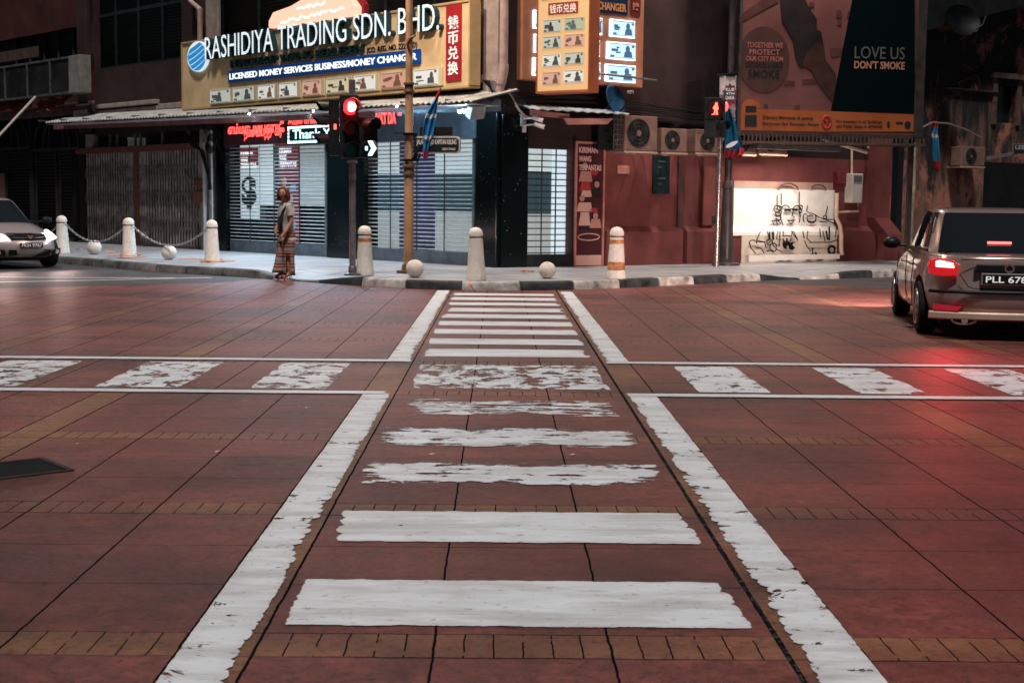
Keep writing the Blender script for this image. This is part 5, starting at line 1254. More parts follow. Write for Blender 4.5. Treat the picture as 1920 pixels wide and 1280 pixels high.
# ================================================================ street furniture
def FC(px, py, z=.15):
    p = G(px, py, z); return Fr((p.x, p.y, 0), -math.degrees(atan2(p.x, p.y)))
# ---------------------------------------------------------------- bollards, balls and chains
BOLW = M('bollard_white', (.72, .64, .565), .6, 0, .10, 13, .4, 40)
BAND = M('bollard_band', (.45, .19, .085), .5, 0, .35, 9); GRV = M('bollard_groove', (.30, .17, .10), .6, 0, .3, 8)
def bollard(p, h, lab, bands=(), tint=None):
    t = thing('bollard', lab, 'bollard', (p.x, p.y, .15), random.uniform(0, 6), 'white bollards along the kerb')
    t.rotation_euler.x = random.uniform(-.02, .02); t.rotation_euler.y = random.uniform(-.02, .02)
    k = h/.885
    prof = [(.165, 0), (.168, .03), (.155, .09), (.118, .67), (.116, .70), (.104, .705), (.104, .73), (.122, .735), (.124, .77), (.115, .81), (.092, .85), (.055, .875), (.0, .885)]
    prof = [(r*k, z*k) for r, z in prof[:-1]]+[(.004, .885*k)]
    obj('post', MB().lathe(prof, 28), BOLW, t, smooth=50)
    obj('groove_ring', MB().lathe([(.106*k, .703*k), (.108*k, .718*k), (.106*k, .732*k)], 28), GRV, t, smooth=True)
    for z0, z1 in bands:
        def rad(z): return (.155+(z-.09)/(.67-.09)*(.118-.155))*k+.0025
        obj('band', MB().lathe([(rad(z0)-.004, z0*k), (rad(z0), z0*k), (rad(z1), z1*k), (rad(z1)-.004, z1*k)], 28), BAND, t, smooth=50)
    return t
random.seed(4)
bp = [(118, 475, 404, 'farthest white bollard, half hidden by the silver car', ()), (243, 484, 408, 'white bollard with orange straps at its foot, between the two chains', ()),
      (398, 492, 412, 'white bollard in front of the pale drain pipe with orange straps spread at its foot', ()),
      (684, 515, 423, 'white bollard with an orange band near its top, beside the traffic light pole', ((.60, .66),)),
      (893, 525, 426, 'plain white bollard in front of the black granite corner pillar', ()), (1155, 522, 425, 'white bollard with two orange bands before the maroon poster', ((.60, .665), (.15, .29)))]
BP = []
for x, yb, yt, lab, bn in bp:
    p = G(x, yb, .15); h = AT(x, yt, p.y).z-.15; bollard(p, h, lab, bn); BP.append((p, h))
for x, yb, r, lab in ((177, 477, 13.5, 'white stone ball under the chain nearest the silver car'), (317, 487, 14, 'white stone ball under the chain before the collapsible gate'),
                      (778, 520, 17, 'white stone ball against the foot of the brown lamp post'), (1026, 522, 16, 'white stone ball in front of the lit side door')):
    p = G(x, yb, .15); rr = r*p.y/F
    t = tag(obj('stone_ball', MB().ell((0, 0, rr*.965), (rr, rr, rr), 28, 18), M('ball_white', (.66, .58, .50), .55, 0, .16, 5, .3, 50), smooth=True), lab, 'stone ball', 'white stone balls on the kerb')
    t.location = (p.x, p.y, .15)
    # a low concrete seat ring under the ball
CH = M('chain_grey', (.42, .40, .38), .4, .6, .25, 9)
def chain(a, b, sag, lab, n=34):
    mb = MB(); a = Vector(a); b = Vector(b); P = []
    for i in range(n+1):
        t = i/n; p = a.lerp(b, t); p.z -= sag*4*t*(1-t); P.append(p)
    for i in range(n):
        c = (P[i]+P[i+1])/2; d = (P[i+1]-P[i]); L = d.length; d.normalize()
        u = d.cross(Vector((0, 0, 1))).normalized(); v = d.cross(u)
        s_ = u if i % 2 else v
        mb.tube([c+d*(L*.62*cos(2*pi*k/10))+s_*(.021*sin(2*pi*k/10)) for k in range(10)], .0095, 5, True)
    o = obj('chain', mb, CH, smooth=True); return tag(o, lab, 'chain', 'chains between the bollards')
def ctop(k, s=0): 
    p, h = BP[k]; return Vector((p.x, p.y, .15+h*.81))
d01 = (BP[1][0]-BP[0][0]).normalized(); d12 = (BP[2][0]-BP[1][0]).normalized()
chain(ctop(0)+d01*.11, ctop(1)-d01*.11, .40, 'hanging chain between the farthest bollard and the strapped bollard')
chain(ctop(1)+d12*.11, ctop(2)-d12*.11, .40, 'hanging chain in front of the collapsible gate, touching the white ball')
q = ctop(0)-d01*.11; chain(q, q-d01*3.4, .50, 'chain running left from the farthest bollard behind the silver car')
# orange straps lying round the bollards, pink wires at the kerb, litter
STR = M('orange_strap', (.62, .24, .10), .5, 0, .2, 8)
random.seed(9)
for k, lab in ((1, 'orange strap wound round the foot of the bollard between the chains'), (2, 'orange straps spread round the foot of the bollard by the pale pipe')):
    p = BP[k][0]; mb = MB()
    for j in range(4):
        a0 = random.uniform(0, 6.28); pts = []
        for i in range(12):
            a = a0+i*.32; r = .18+.02*sin(i+j)+(i/11)**3*.40*(j % 3)/2; pts.append((p.x+r*cos(a)*1.3, p.y+r*sin(a), .165+.02*(j % 3)+(.10*(j % 2)*(1-i/11) if k == 1 else 0)))
        mb.tube(pts, .010, 5)
    tag(obj('orange_strap', mb, STR, smooth=True), lab, 'strap', 'orange straps at the bollards')
mb = MB(); p = BP[4][0]
for x1, x2 in ((885, 866), (882, 890)):
    a, b, c = G(881, 530, .15), G(x1, 537, .10), G(x2, 546, .02); mb.tube([a+Vector((0, 0, .03)), Vector((b.x, b.y-.12, .14)), Vector((c.x, c.y-.06, .02))], .009, 5)
tag(obj('pink_wire', mb, M('pink_wire', (.60, .22, .17), .5, 0, 0), smooth=True), 'two pink wires hanging over the kerb below the corner bollard', 'wire')
for k, (x, y, z, lab) in enumerate(((205, 476, .15, 'crumpled orange scrap beside the far stone ball'), (150, 470, .15, 'pale scrap on the pavement near the farthest bollard'), (978, 513, .15, 'small brown scrap on the pavement left of the right stone ball'), (996, 513, .15, 'pale dry leaf on the pavement before the side door'))):
    p = G(x, y, z); mb = MB(); random.seed(k+20)
    P = [(.14*random.uniform(-1, 1), .06*random.uniform(-1, 1), random.uniform(0, .07)) for _ in range(9)]
    mb.add(P, [(0, 1, 2), (2, 3, 4), (4, 5, 0), (6, 7, 8), (1, 3, 5), (2, 6, 4)]); 
    o = tag(obj('litter_scrap', mb, STR if k in (0, 2) else PALE), lab, 'litter'); o.location = (p.x, p.y, .155)
random.seed(31)
LEAFW = M('dry_petal', (.62, .52, .46), .6, 0, .2, 9); pet = MB()
for x, y in ((460, 752), (575, 765), (562, 762), (810, 852), (1074, 853), (1500, 815), (145, 832), (122, 541), (205, 548), (1446, 567), (1328, 634), (408, 847), (700, 905), (520, 560)):
    p = G(x, y, .006); a = random.uniform(0, 3.1); r = random.uniform(.012, .03)
    pet.add([(p.x+r*cos(a), p.y+r*sin(a), .010), (p.x-.35*r*sin(a), p.y+.35*r*cos(a), .014), (p.x-r*cos(a), p.y-r*sin(a), .009), (p.x+.35*r*sin(a), p.y-.35*r*cos(a), .012)], [(0, 1, 2, 3)])
o = obj('fallen_petals', pet, LEAFW); o['kind'] = 'stuff'; o['label'] = 'tiny pale petals scattered over the red paving'

# ---------------------------------------------------------------- traffic light
SIGK = M('signal_black', (.014, .017, .018), .42, 0, .15, 8); 
f1 = FC(661, 516)
TL = wthing('traffic_light', 'traffic light with bright red lamp and lit right turn arrow on a grey pole', 'traffic light', f1)
ztop = f1.z(657, 150)
obj('pole', MB().cyl((0, 0, .15), (0, 0, ztop), .058, .055, 16), M('pole_grey', (.26, .24, .235), .38, .6, .2, 6), TL, smooth=True)
obj('base', MB().lathe([(.15, .15), (.15, .18), (.075, .20), (.07, .30), (.062, .31)], 20), DSTEEL, TL, smooth=50)
def fx(px, py=240, off=.16): return f1.x(px, off, py)
def fz(py, px=655, off=.16): return f1.z(px, py, off)
hd = MB()
hd.box(fx(636.5), fx(672.5), -.16, .02, fz(296), fz(178)); 
head = obj('signal_head', hd, SIGK, TL, bevel=.012)
hd2 = obj('arrow_head', MB().box(fx(673), fx(708), -.15, .0, fz(296, 690), fz(219, 690)), SIGK, TL, bevel=.012)
RLIT = E('signal_red', (1.0, .02, .03), 1.6); RCORE = E('signal_red_core', (1.0, .30, .24), 9)
AMB = M('lens_amber', (.20, .045, .02), .2, 0, .1, 30); GRN = M('lens_green', (.012, .10, .085), .2, 0, .1, 30); DKL = M('lens_dark_red', (.10, .02, .02), .2, 0, .1, 30)
def visor(mb, cx, cz, y, r, L, dirv, a0=-20, a1=200, n=18):
    """half-pipe hood round a lens, open below; dirv = horizontal direction it points"""
    d = Vector(dirv).normalized(); s = Vector((-d.y, d.x, 0)); rings = []
    c = Vector((cx, y, cz)); P = []
    for rr in (r, r+.008):
        for i in range(n+1):
            a = radians(a0+(a1-a0)*i/n); l_ = L*(.62+.38*max(0, sin(a)))
            b = c+s*rr*cos(a)+Vector((0, 0, rr*sin(a))); P += [b, b+d*l_]
    m_ = 2*(n+1); fs = []
    for i in range(n):
        fs += [(2*i, 2*i+1, 2*i+3, 2*i+2), (m_+2*i, m_+2*i+2, m_+2*i+3, m_+2*i+1), (2*i+1, m_+2*i+1, m_+2*i+3, 2*i+3), (2*i, 2*i+2, m_+2*i+2, m_+2*i)]
    fs += [(0, m_, m_+1, 1), (2*n, 2*n+1, m_+2*n+1, m_+2*n)]
    return mb.add(P, fs)
def lens(cx, cz, y, r, mat, parent, dirv=(0, -1, 0), L=.22, nm='lens'):
    d = Vector(dirv).normalized(); c = Vector((cx, y, cz))
    o = obj(nm, MB().cyl(c, c+d*.012, r, r*.96, 24), mat, parent, smooth=50)
    obj('hood', visor(MB(), cx, cz, y, r*1.10, L, dirv), SIGK, o, smooth=50); return o
r0 = 14.6*f1.o.y/F
dm = (.22, -1, 0)
o = lens(fx(657), fz(201), -.165, r0, RLIT, head, dm)
obj('lamp_core', MB().cyl((fx(658.5), -.18, fz(200.5)), (fx(658.5), -.186, fz(200.5)), r0*.62, r0*.6, 24), RCORE, o)
l_ = bpy.data.lights.new('red_lamp', 'POINT'); l_.energy = 7; l_.color = (1, .03, .03); l_.shadow_soft_size = .05
lo_ = bpy.data.objects.new('red_lamp', l_); sc.collection.objects.link(lo_); lo_.parent = o; lo_.location = (fx(657), -.27, fz(201))
lens(fx(656.5), fz(241), -.165, r0*.82, AMB, head, dm); lens(fx(657.5), fz(281), -.165, r0*.82, GRN, head, dm)
lens(fx(691), fz(237, 690), -.155, r0*.86, DKL, hd2, (.75, -1, 0), .26)
o = lens(fx(691), fz(278, 690), -.155, r0*.86, M('lens_navy', (.006, .02, .035), .2, 0, 0), hd2, (.30, -1, 0), .15)
CW2 = E('arrow_white', (.70, .93, 1.0), 3.2)
cx, cz = fx(692, 278, .18), fz(278, 692, .18); k = .0095
obj('arrow', MB().prism([(cx-.02, cz+13*k), (cx+.05, cz+13*k), (cx+.125, cz), (cx+.05, cz-13*k), (cx-.02, cz-13*k), (cx+.045, cz)], -.185, -.172).box(cx-.10, cx-.025, -.185, -.172, cz-.035, cz+.03), CW2, o)
# the head that faces the left hand street, seen from the side
ls = MB().box(fx(617), fx(636), -.10, .16, fz(292), fz(186)); lh = obj('side_head', ls, SIGK, TL, bevel=.012)
for py, L, m_ in ((203, .24, SIGK), (230, .30, E('side_red', (1, .05, .05), 2.2)), (264, .30, GRN)):
    c = Vector((fx(617), .02, fz(py)))
    o = obj('lens', MB().cyl(c, c+Vector((-.012, 0, 0)), .10, .10, 20), m_, lh); obj('hood', visor(MB(), c.x, c.z, c.y, .115, L, (-1, -.28, 0)), SIGK, o, smooth=50)
obj('man_lamp', MB().box(fx(626, off=.12), fx(631, off=.12), -.112, -.102, fz(243), fz(233)), E('red_man_small', (1, .08, .05), 2.5), lh)
obj('clamp', MB().box(-.09, .09, -.08, .08, fz(300), fz(305)).box(-.08, .08, -.08, .08, fz(176), fz(181)), STEEL, TL)
obj('pole_band', MB().lathe([(.06, fz(325)-.1), (.062, fz(325)-.1), (.062, fz(325)), (.06, fz(325))], 16), M('band_pale', (.5, .35, .3), .5, 0, 0), TL)

# ---------------------------------------------------------------- brown lamp post with street name plate and flag
f2 = FC(766, 512)
BRN = M('post_brown', (.36, .20, .11), .42, .15, .2, 3); BRND = M('post_brown_dark', (.14, .075, .045), .5, .15, .25, 5)
SLP = wthing('street_lamp', 'ornate brown lamp post with turned rings standing by the crossing', 'street lamp', f2)
zr1, zr2 = f2.z(766, 312), f2.z(766, 157)
obj('base', MB().lathe([(.22, .15), (.22, .20), (.13, .21), (.12, .30), (.085, .34)], 24), BRND, SLP, smooth=50)
obj('pole', MB().lathe([(.090, .2), (.085, zr1), (.074, zr1+.02), (.070, zr2), (.066, zr2+.02), (.060, 7.6)], 24), BRN, SLP, smooth=50)
for z, rr in ((zr1, .092), (zr2, .074)):
    obj('ring', MB().lathe([(rr, z-.16), (rr+.022, z-.15), (rr+.022, z-.12), (rr+.004, z-.10), (rr+.004, z-.03), (rr+.026, z-.02), (rr+.026, z+.015), (rr, z+.03)], 24), BRND, SLP, smooth=50)
zb = f2.z(766, 75); ob_ = MB().tube([(.03, -.05, f2.z(766, 102)), (-.03, -.07, f2.z(766, 84)), (.0, -.08, f2.z(766, 73)), (.07, -.06, f2.z(766, 70)), (.10, 0, f2.z(766, 66))], .022, 8)
obj('scroll_bracket', ob_, BRND, SLP, smooth=True)
arm = [(0, 0, 7.55)]+[(-.1-.9*sin(a/8*pi/2), -.5*sin(a/8*pi/2), 7.55+.6*(1-cos(a/8*pi/2))+.25*a/8) for a in range(1, 9)]
obj('arm', MB().tube(arm, .035, 10), BRN, SLP, smooth=True)
LHEAD = arm[-1]
def lamp_head(parent, p, energy, col, spot_dir=(0, 0, -1), size=95):
    x, y, z = p
    h = obj('lamp_head', MB().lathe([(.05, .12), (.10, .10), (.26, .0), (.27, -.03), (.24, -.03)][::-1], 20, (x, y, z)), BRND, parent, smooth=50)
    obj('diffuser', MB().lathe([(.235, -.028), (.20, -.09), (.10, -.13), (.004, -.14)], 20, (x, y, z)), E('lamp_diffuser', (1, .86, .7), 8), h, smooth=True)
    l_ = bpy.data.lights.new('street_light', 'SPOT'); l_.energy = energy; l_.color = col; l_.shadow_soft_size = .18; l_.spot_size = radians(size*1.7); l_.spot_blend = .6
    o = bpy.data.objects.new('street_light', l_); sc.collection.objects.link(o); o.parent = parent; o.location = (x, y, z-.2)
    return o
lamp_head(SLP, LHEAD, 1400, (1, .78, .62))
# street name plate
ns = Fr((f2.o.x, f2.o.y, 0), -18)
NP = wthing('street_name_sign', 'black street name plate with white border fixed to the brown lamp post', 'street sign', ns)
zt, zbm = ns.z(820, 256), ns.z(820, 288); x0, x1 = ns.x(776), ns.x(863)
def plate(x0, x1, z0, z1, y0, y1):
    h = (z1-z0); r = h*.28
    pts = [(x0, z0), (x1-r, z0)]+[(x1-r+r*sin(a*pi/16), z0+r-r*cos(a*pi/16)) for a in range(1, 9)]+[(x1-r+r*cos(a*pi/16), z1-r+r*sin(a*pi/16)) for a in range(0, 9)]+[(x0, z1)]
    return MB().prism(pts, y0, y1)
obj('border', plate(x0, x1, zbm, zt, -.02, .02), M('plate_border', (.55, .52, .48), .4, .2, .1, 6), NP, bevel=.004)
obj('face', plate(x0+.03, x1-.03, zbm+.03, zt-.03, -.026, -.019), M('plate_black', (.016, .022, .024), .35, 0, .1, 6), NP)
PWT = M('plate_white', (.75, .72, .68), .5, 0, 0)
words('lettering', 'JALAN MASJID KAPITAN KELING', (x0+.06, x1-.07, zbm+.135, zt-.055), -.027, PWT, NP, .003, .022)
words('lettering', '10200 P. PINANG', (x1-.34, x1-.09, zbm+.055, zbm+.10), -.027, PWT, NP, .003, .01)
bk_ = MB(); 
for z in (zt+.04, zbm-.12): bk_.lathe([(.10, z-.02), (.112, z-.02), (.112, z+.02), (.10, z+.02)], 16)
bk_.box(-.25, .12, -.13, -.10, zt+.05, zt+.065).box(.10, .16, -.02, .02, zbm-.14, zt+.06)
bk_.tube([(.16, 0, zbm-.16), (.22, 0, zbm-.02), (.20, 0, zbm)], .014, 6)
bk_.box(.08, x0+.01, -.012, .012, zbm+.02, zbm+.06).box(.08, x0+.01, -.012, .012, zt-.06, zt-.02)
obj('clamp', bk_, DKS, NP)
sc_ = MB()
for k in range(5):
    z = zbm+(zt-zbm)*(.1+.2*k); sc_.tube([(.14+.04*cos(a*pi/6), 0, z+.035*sin(a*pi/6)) for a in range(12)], .009, 5, True)
obj('scrollwork', sc_, M('plate_border', (.55, .52, .48), .4, .2, .1, 6), NP)
obj('back_board', MB().box(.18, ns.x(848, -.1), .08, .1, zt+.02, ns.z(820, 238)), M('dark_board', (.02, .016, .016), .5, 0, .2, 4), NP)
def flag(label, fr, rows, off, mats, staff=None, folds=5, amp=.045, nx=24, group=None, yoff=0):
    """rows: (py, px_left, px_right, material index) from top to bottom; cloth folded along its width"""
    t = wthing('flag', label, 'flag', fr, group)
    P = []; mi = []; sub = []
    for a, b in zip(rows, rows[1:]):
        for k in range(4): sub.append((a[0]+(b[0]-a[0])*k/4, a[1]+(b[1]-a[1])*k/4, a[2]+(b[2]-a[2])*k/4, a[3]))
    sub.append(rows[-1])
    mb = MB()
    for j, (py, l, r, m_) in enumerate(sub):
        for i in range(nx+1):
            u = i/nx; x, z = fr.loc(l+(r-l)*u, py, off); P.append((x, yoff-off+amp*sin(u*folds*2*pi+j*.25)*(1 if j else .3), z+.01*sin(u*9)))
    for j in range(len(sub)-1):
        mb.m(sub[j][3])
        if j == 0: mb.add(P, [])
        for i in range(nx):
            mb.f.append((j*(nx+1)+i, j*(nx+1)+i+1, (j+1)*(nx+1)+i+1, (j+1)*(nx+1)+i)); mb.mi.append(sub[j][3])
    o = obj('cloth', mb, mats, t, smooth=True); s_ = o.modifiers.new('solid', 'SOLIDIFY'); s_.thickness = .004
    if staff: obj('staff', MB().tube(staff, .014, 8), DKS, t, smooth=True)
    return t
FB_ = M('flag_blue', (.025, .20, .42), .7, 0, .2, 5); FW_ = M('flag_white', (.62, .62, .62), .7, 0, .1, 5); FR_ = M('flag_red', (.50, .035, .05), .7, 0, .15, 5); FDB = M('flag_deep_blue', (.008, .085, .17), .7, 0, .2, 5)
s0, s1 = f2.loc(826, 167, .2), f2.loc(792, 290, .2)
flag('limp blue, white and red flag hanging on a slanting staff by the brown lamp post', f2, [(168, 823, 826, 2), (186, 815, 822, 0), (206, 802, 819, 0), (214, 799, 818, 1), (222, 796, 817, 0), (252, 792, 812, 0), (255, 794, 811, 1), (262, 794, 809, 0), (283, 793, 804, 2), (297, 793, 801, 2)], .2,
     [FB_, FW_, FR_], staff=[(s0[0], -.17, s0[1]+.02), (f2.x(800, .1, 262), -.15, f2.z(800, 262, .1)), (.05, -.05, f2.z(778, 300, .1))], folds=2, amp=.04, nx=14)

# ---------------------------------------------------------------- right hand pole: pedestrian signal; lamp post; banner; flag
f3 = FC(1343, 500)
PSG = wthing('pedestrian_signal', 'pedestrian signal with a glowing red man on a thin steel pole', 'pedestrian signal', f3)
obj('pole', MB().cyl((0, 0, .15), (.02, 0, f3.z(1348, 178)), .055, .05, 16), M('pole_steel', (.38, .34, .32), .25, .8, .1, 6), PSG, smooth=True)
def gx(px, py=210, off=.2): return f3.x(px, off, py)
def gz(py, px=1340, off=.2): return f3.z(px, py, off)
hd = obj('signal_head', MB().box(gx(1321), gx(1352), -.2, -.02, gz(224), gz(183)).box(gx(1321), gx(1352), -.19, -.03, gz(258), gz(225)), SIGK, PSG, bevel=.012)
obj('lens', MB().cyl((gx(1341), -.2, gz(205)), (gx(1341), -.206, gz(205)), .15, .15, 24), M('lens_red_dim', (.12, .008, .008), .3, 0, 0), hd)
obj('hood', visor(MB(), gx(1341), gz(205), -.2, .155, .16, (.25, -1, 0)), SIGK, hd, smooth=50)
RM = E('red_man', (1.0, .10, .06), 3); k = .0112; cx, cz = gx(1341), gz(205)
mb = MB(); y0, y1 = -.216, -.207
mb.prism([(cx+.02+.03*cos(a*pi/6), cz+.105+.035*sin(a*pi/6)) for a in range(12)], y0, y1)
mb.prism([(cx-.025, cz+.075), (cx+.05, cz+.075), (cx+.07, cz+.01), (cx+.045, cz-.02), (cx-.015, cz-.02), (cx-.05, cz+.02)], y0-.001, y1)
mb.prism([(cx-.015, cz-.018), (cx+.015, cz-.018), (cx-.015, cz-.115), (cx-.07, cz-.115), (cx-.07, cz-.10), (cx-.035, cz-.10)], y0-.002, y1)
mb.prism([(cx+.018, cz-.018), (cx+.045, cz-.018), (cx+.06, cz-.115), (cx+.01, cz-.115)], y0-.003, y1)
obj('red_man', mb, RM, hd)
sd_ = obj('side_head', MB().box(gx(1352.5), gx(1360), -.12, .1, gz(258), gz(186)), SIGK, PSG, bevel=.01)
obj('side_lamp', MB().ell((gx(1361), -.04, gz(199)), (.05, .06, .10), 14, 10), E('side_red_glow', (1, .06, .06), 2.6), sd_, smooth=True)
obj('hood', visor(MB(), gx(1352), gz(238), -.1, .12, .28, (.5, -1, 0)), SIGK, sd_, smooth=50)
obj('push_button', MB().box(-.12, -.05, -.05, .05, f3.z(1340, 420), f3.z(1340, 405)), SIGK, PSG, bevel=.01)
f4 = FC(1361, 497.5)
LP = wthing('street_lamp', 'grey tapering lamp post with a dark flared foot behind the pedestrian signal', 'street lamp', f4)
GP = M('post_grey', (.075, .062, .060), .4, .35, .25, 3)
zj = f4.z(1361, 348)
obj('base', MB().lathe([(.30, .15), (.30, .2), (.17, .22), (.15, .3)], 24), GP, LP, smooth=50)
obj('pole', MB().lathe([(.150, .2), (.145, .6), (.105, zj-.1), (.09, zj)], 24).lathe([(.082, zj), (.078, 4.5), (.062, 8.2)], 24), GP, LP, smooth=50)
obj('ring', MB().lathe([(.09, zj-.08), (.115, zj-.06), (.115, zj), (.10, zj+.02), (.10, zj+.08), (.08, zj+.1)], 24), GP, LP, smooth=50)
arm = [(0, 0, 8.15)]+[(.1+.9*sin(a/8*pi/2), -.6*sin(a/8*pi/2), 8.15+.6*(1-cos(a/8*pi/2))) for a in range(1, 9)]
obj('arm', MB().tube(arm, .035, 10), GP, LP, smooth=True)
lamp_head(LP, arm[-1], 1000, (1, .74, .60))
BN = wthing('banner', 'white banner with a dark red splash and the number 2018 hung on the lamp post', 'banner', f4)
x0, x1 = f4.x(1348, .12, 200), f4.x(1387, .12, 200); z1 = f4.z(1368, 139, .12); z0 = f4.z(1368, 262, .12)
mb = MB(); P = []; nx, nz = 8, 24
for j in range(nz+1):
    for i in range(nx+1): P.append((x0+(x1-x0)*i/nx+.02*j/nz, -.12+.025*sin(j*.7)*(i/nx)+.01*sin(i*2), z1-.03-(z1-z0)*j/nz))
mb.add(P, [(j*(nx+1)+i, j*(nx+1)+i+1, (j+1)*(nx+1)+i+1, (j+1)*(nx+1)+i) for j in range(nz) for i in range(nx)])
o = obj('cloth', mb, M('banner_white', (.46, .42, .42), .6, 0, .12, 4), BN, smooth=True); o.modifiers.new('solid', 'SOLIDIFY').thickness = .004
sp = []
for a in range(20):
    r = 1.0 if a % 2 else .78; sp.append(f4.loc(1369+r*15*cos(a*pi/10), 178+r*22*sin(a*pi/10), .17))
obj('printed_splash', MB().prism(sp, -.17, -.165), M('splash_red', (.20, .025, .03), .6, 0, .2, 6), BN)
obj('printed_splash', MB().prism([f4.loc(1368+11*cos(a*pi/8), 176+14*sin(a*pi/8), .174) for a in range(16)], -.174, -.168), M('splash_navy', (.02, .04, .07), .6, 0, .2, 6), BN)
for k, (s_, a_, b_) in enumerate((('KLIB', 165, 171), ('4TH', 173, 178), ('DANA', 180, 187))):
    r = f4.rect(1361, a_, 1377, b_, .176); words('lettering', s_, r, -.176, PWT, BN, .003, .02)
r = f4.rect(1366, 206, 1381, 217, .17); words('lettering', '2018', (r[0], r[1], r[2], r[3]), -.17, M('letters_black', (.01, .014, .016), .5, 0, 0), BN, .004, .03)
r = f4.rect(1364, 221, 1383, 223, .17); obj('printed_line', MB().box(r[0], r[1], -.172, -.166, r[2], r[3]), M('letters_black', (.01, .014, .016), .5, 0, 0), BN)
obj('crossbar', MB().tube([f4_ for f4_ in ((x0-.06, -.12, z1-.03), (x1+.02, -.12, z1+.03))], .022, 8).box(-.1, .1, -.14, 0, z1-.06, z1-.02), DKS, BN)
fg = flag('drooping blue flag with a white emblem and red lower edge on the grey lamp post', f4, [(198, 1362, 1366, 0), (222, 1360, 1376, 0), (250, 1359, 1387, 0), (277, 1357, 1393, 0), (281, 1357, 1395, 1), (297, 1357, 1390, 1)], .26, [FDB, M('flag_dark_red', (.20, .018, .025), .7, 0, .2, 5)],
     staff=[(f4.x(1362, .2, 196), -.25, f4.z(1362, 192, .2)), (.02, -.12, f4.z(1362, 300, .2))], folds=2, amp=.06, nx=20)
r = [f4.loc(1372+12*cos(a*pi/8)*(1 if a < 8 else .9), 271-4.5*sin(a*pi/8)-(cos(a*pi/8))*5, .34) for a in range(16)]
obj('emblem', MB().prism(r, -.345, -.335), FW_, fg)
a = f4.loc(1387, 281, .32); obj('red_corner', MB().prism([f4.loc(x, y, .33) for x, y in ((1387, 276), (1396, 280), (1394, 290), (1385, 291))], -.335, -.325), FR_, fg)
# street name plate and flags at the far right
sn = Fr(AT(1900, 275, 30.0), 8); sn.o.z = 0
t = wthing('street_name_sign', 'street name plate on an arm at the far right above the bronze car', 'street sign', sn)
x0, x1 = sn.x(1893), sn.x(1893)+1.15; z0, z1 = sn.z(1905, 289), sn.z(1905, 269)
obj('border', plate(x0, x1, z0, z1, -.02, .02), M('plate_border_shaded', (.14, .13, .12), .4, .2, .1, 6), t); obj('face', plate(x0+.025, x1-.03, z0+.025, z1-.025, -.026, -.019), M('plate_black', (.016, .022, .024), .35, 0, .1, 6), t)  # border and letters are shaded copies of the other plate's colours
words('lettering', 'LEBUH CHULIA', (x0+.06, x1-.08, z0+.10, z1-.04), -.027, M('plate_white_shaded', (.36, .32, .30), .5, 0, 0), t, .003, .02)
a0, b0 = sn.loc(1851, 297), sn.loc(1895, 287)
obj('arm', MB().prism([(a0[0], a0[1]-.04), (b0[0]+.2, b0[1]-.02), (b0[0]+.2, b0[1]+.05), (a0[0], a0[1]+.04)], -.01, .03), M('arm_dim', (.16, .13, .12), .5, .3, .1, 6), t)
obj('post', MB().cyl((x1+.1, 0, .15), (x1+.1, 0, 3.6), .05, .05, 12), GP, t)
fl2 = Fr(OF.world(OF.x(1755, 1.2, 230), -1.2), 10)
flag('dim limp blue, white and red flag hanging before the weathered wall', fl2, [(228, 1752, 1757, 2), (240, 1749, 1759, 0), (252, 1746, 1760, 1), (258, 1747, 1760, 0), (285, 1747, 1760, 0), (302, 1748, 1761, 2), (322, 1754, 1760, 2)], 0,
     [M('flag_blue_shaded', (.02, .13, .26), .7, 0, .2, 5), M('flag_white_shaded', (.35, .34, .33), .7, 0, .2, 5), M('flag_red_shaded', (.30, .03, .03), .7, 0, .2, 5)], folds=2, amp=.05, nx=12)  # darker copies of the flag colours, with this corner's shade put in
# ================================================================ cars
TYRE = M('tyre', (.012, .012, .013), .75, 0, .2, 20); RIMM = M('rim_alloy', (.45, .44, .43), .3, .85, .1, 8); CHROME = M('chrome', (.70, .66, .62), .12, 1, 0)
TRIM = M('car_black_trim', (.010, .011, .012), .4, 0, 0); CGL = M('car_glass', (.010, .013, .015), .05, 0, 0, spec=.6)
def paint(name, col):
    m = M(name, col, .30, .45, 0, coat=.9); return m
def rrect(y0, y1, hw, nose, tail, n=12, z=0):
    """plan outline of a car body at one level: rounded rectangle, y forward; 4n points starting at the tail centre going right"""
    P = []
    for i in range(4*n):
        a = -pi/2+2*pi*i/(4*n); c, s_ = cos(a), sin(a)
        ex = 2/4.6
        x = math.copysign(abs(c)**ex, c)*hw; yy = math.copysign(abs(s_)**ex, s_)
        # curved nose and tail
        L = (y1-y0)/2; y = (y0+y1)/2+yy*L
        k = (abs(x)/hw)**2.6
        if yy > 0: y -= nose*k*(yy**4)
        else: y += tail*k*(yy**4)
        P.append((x, y, z))
    return P
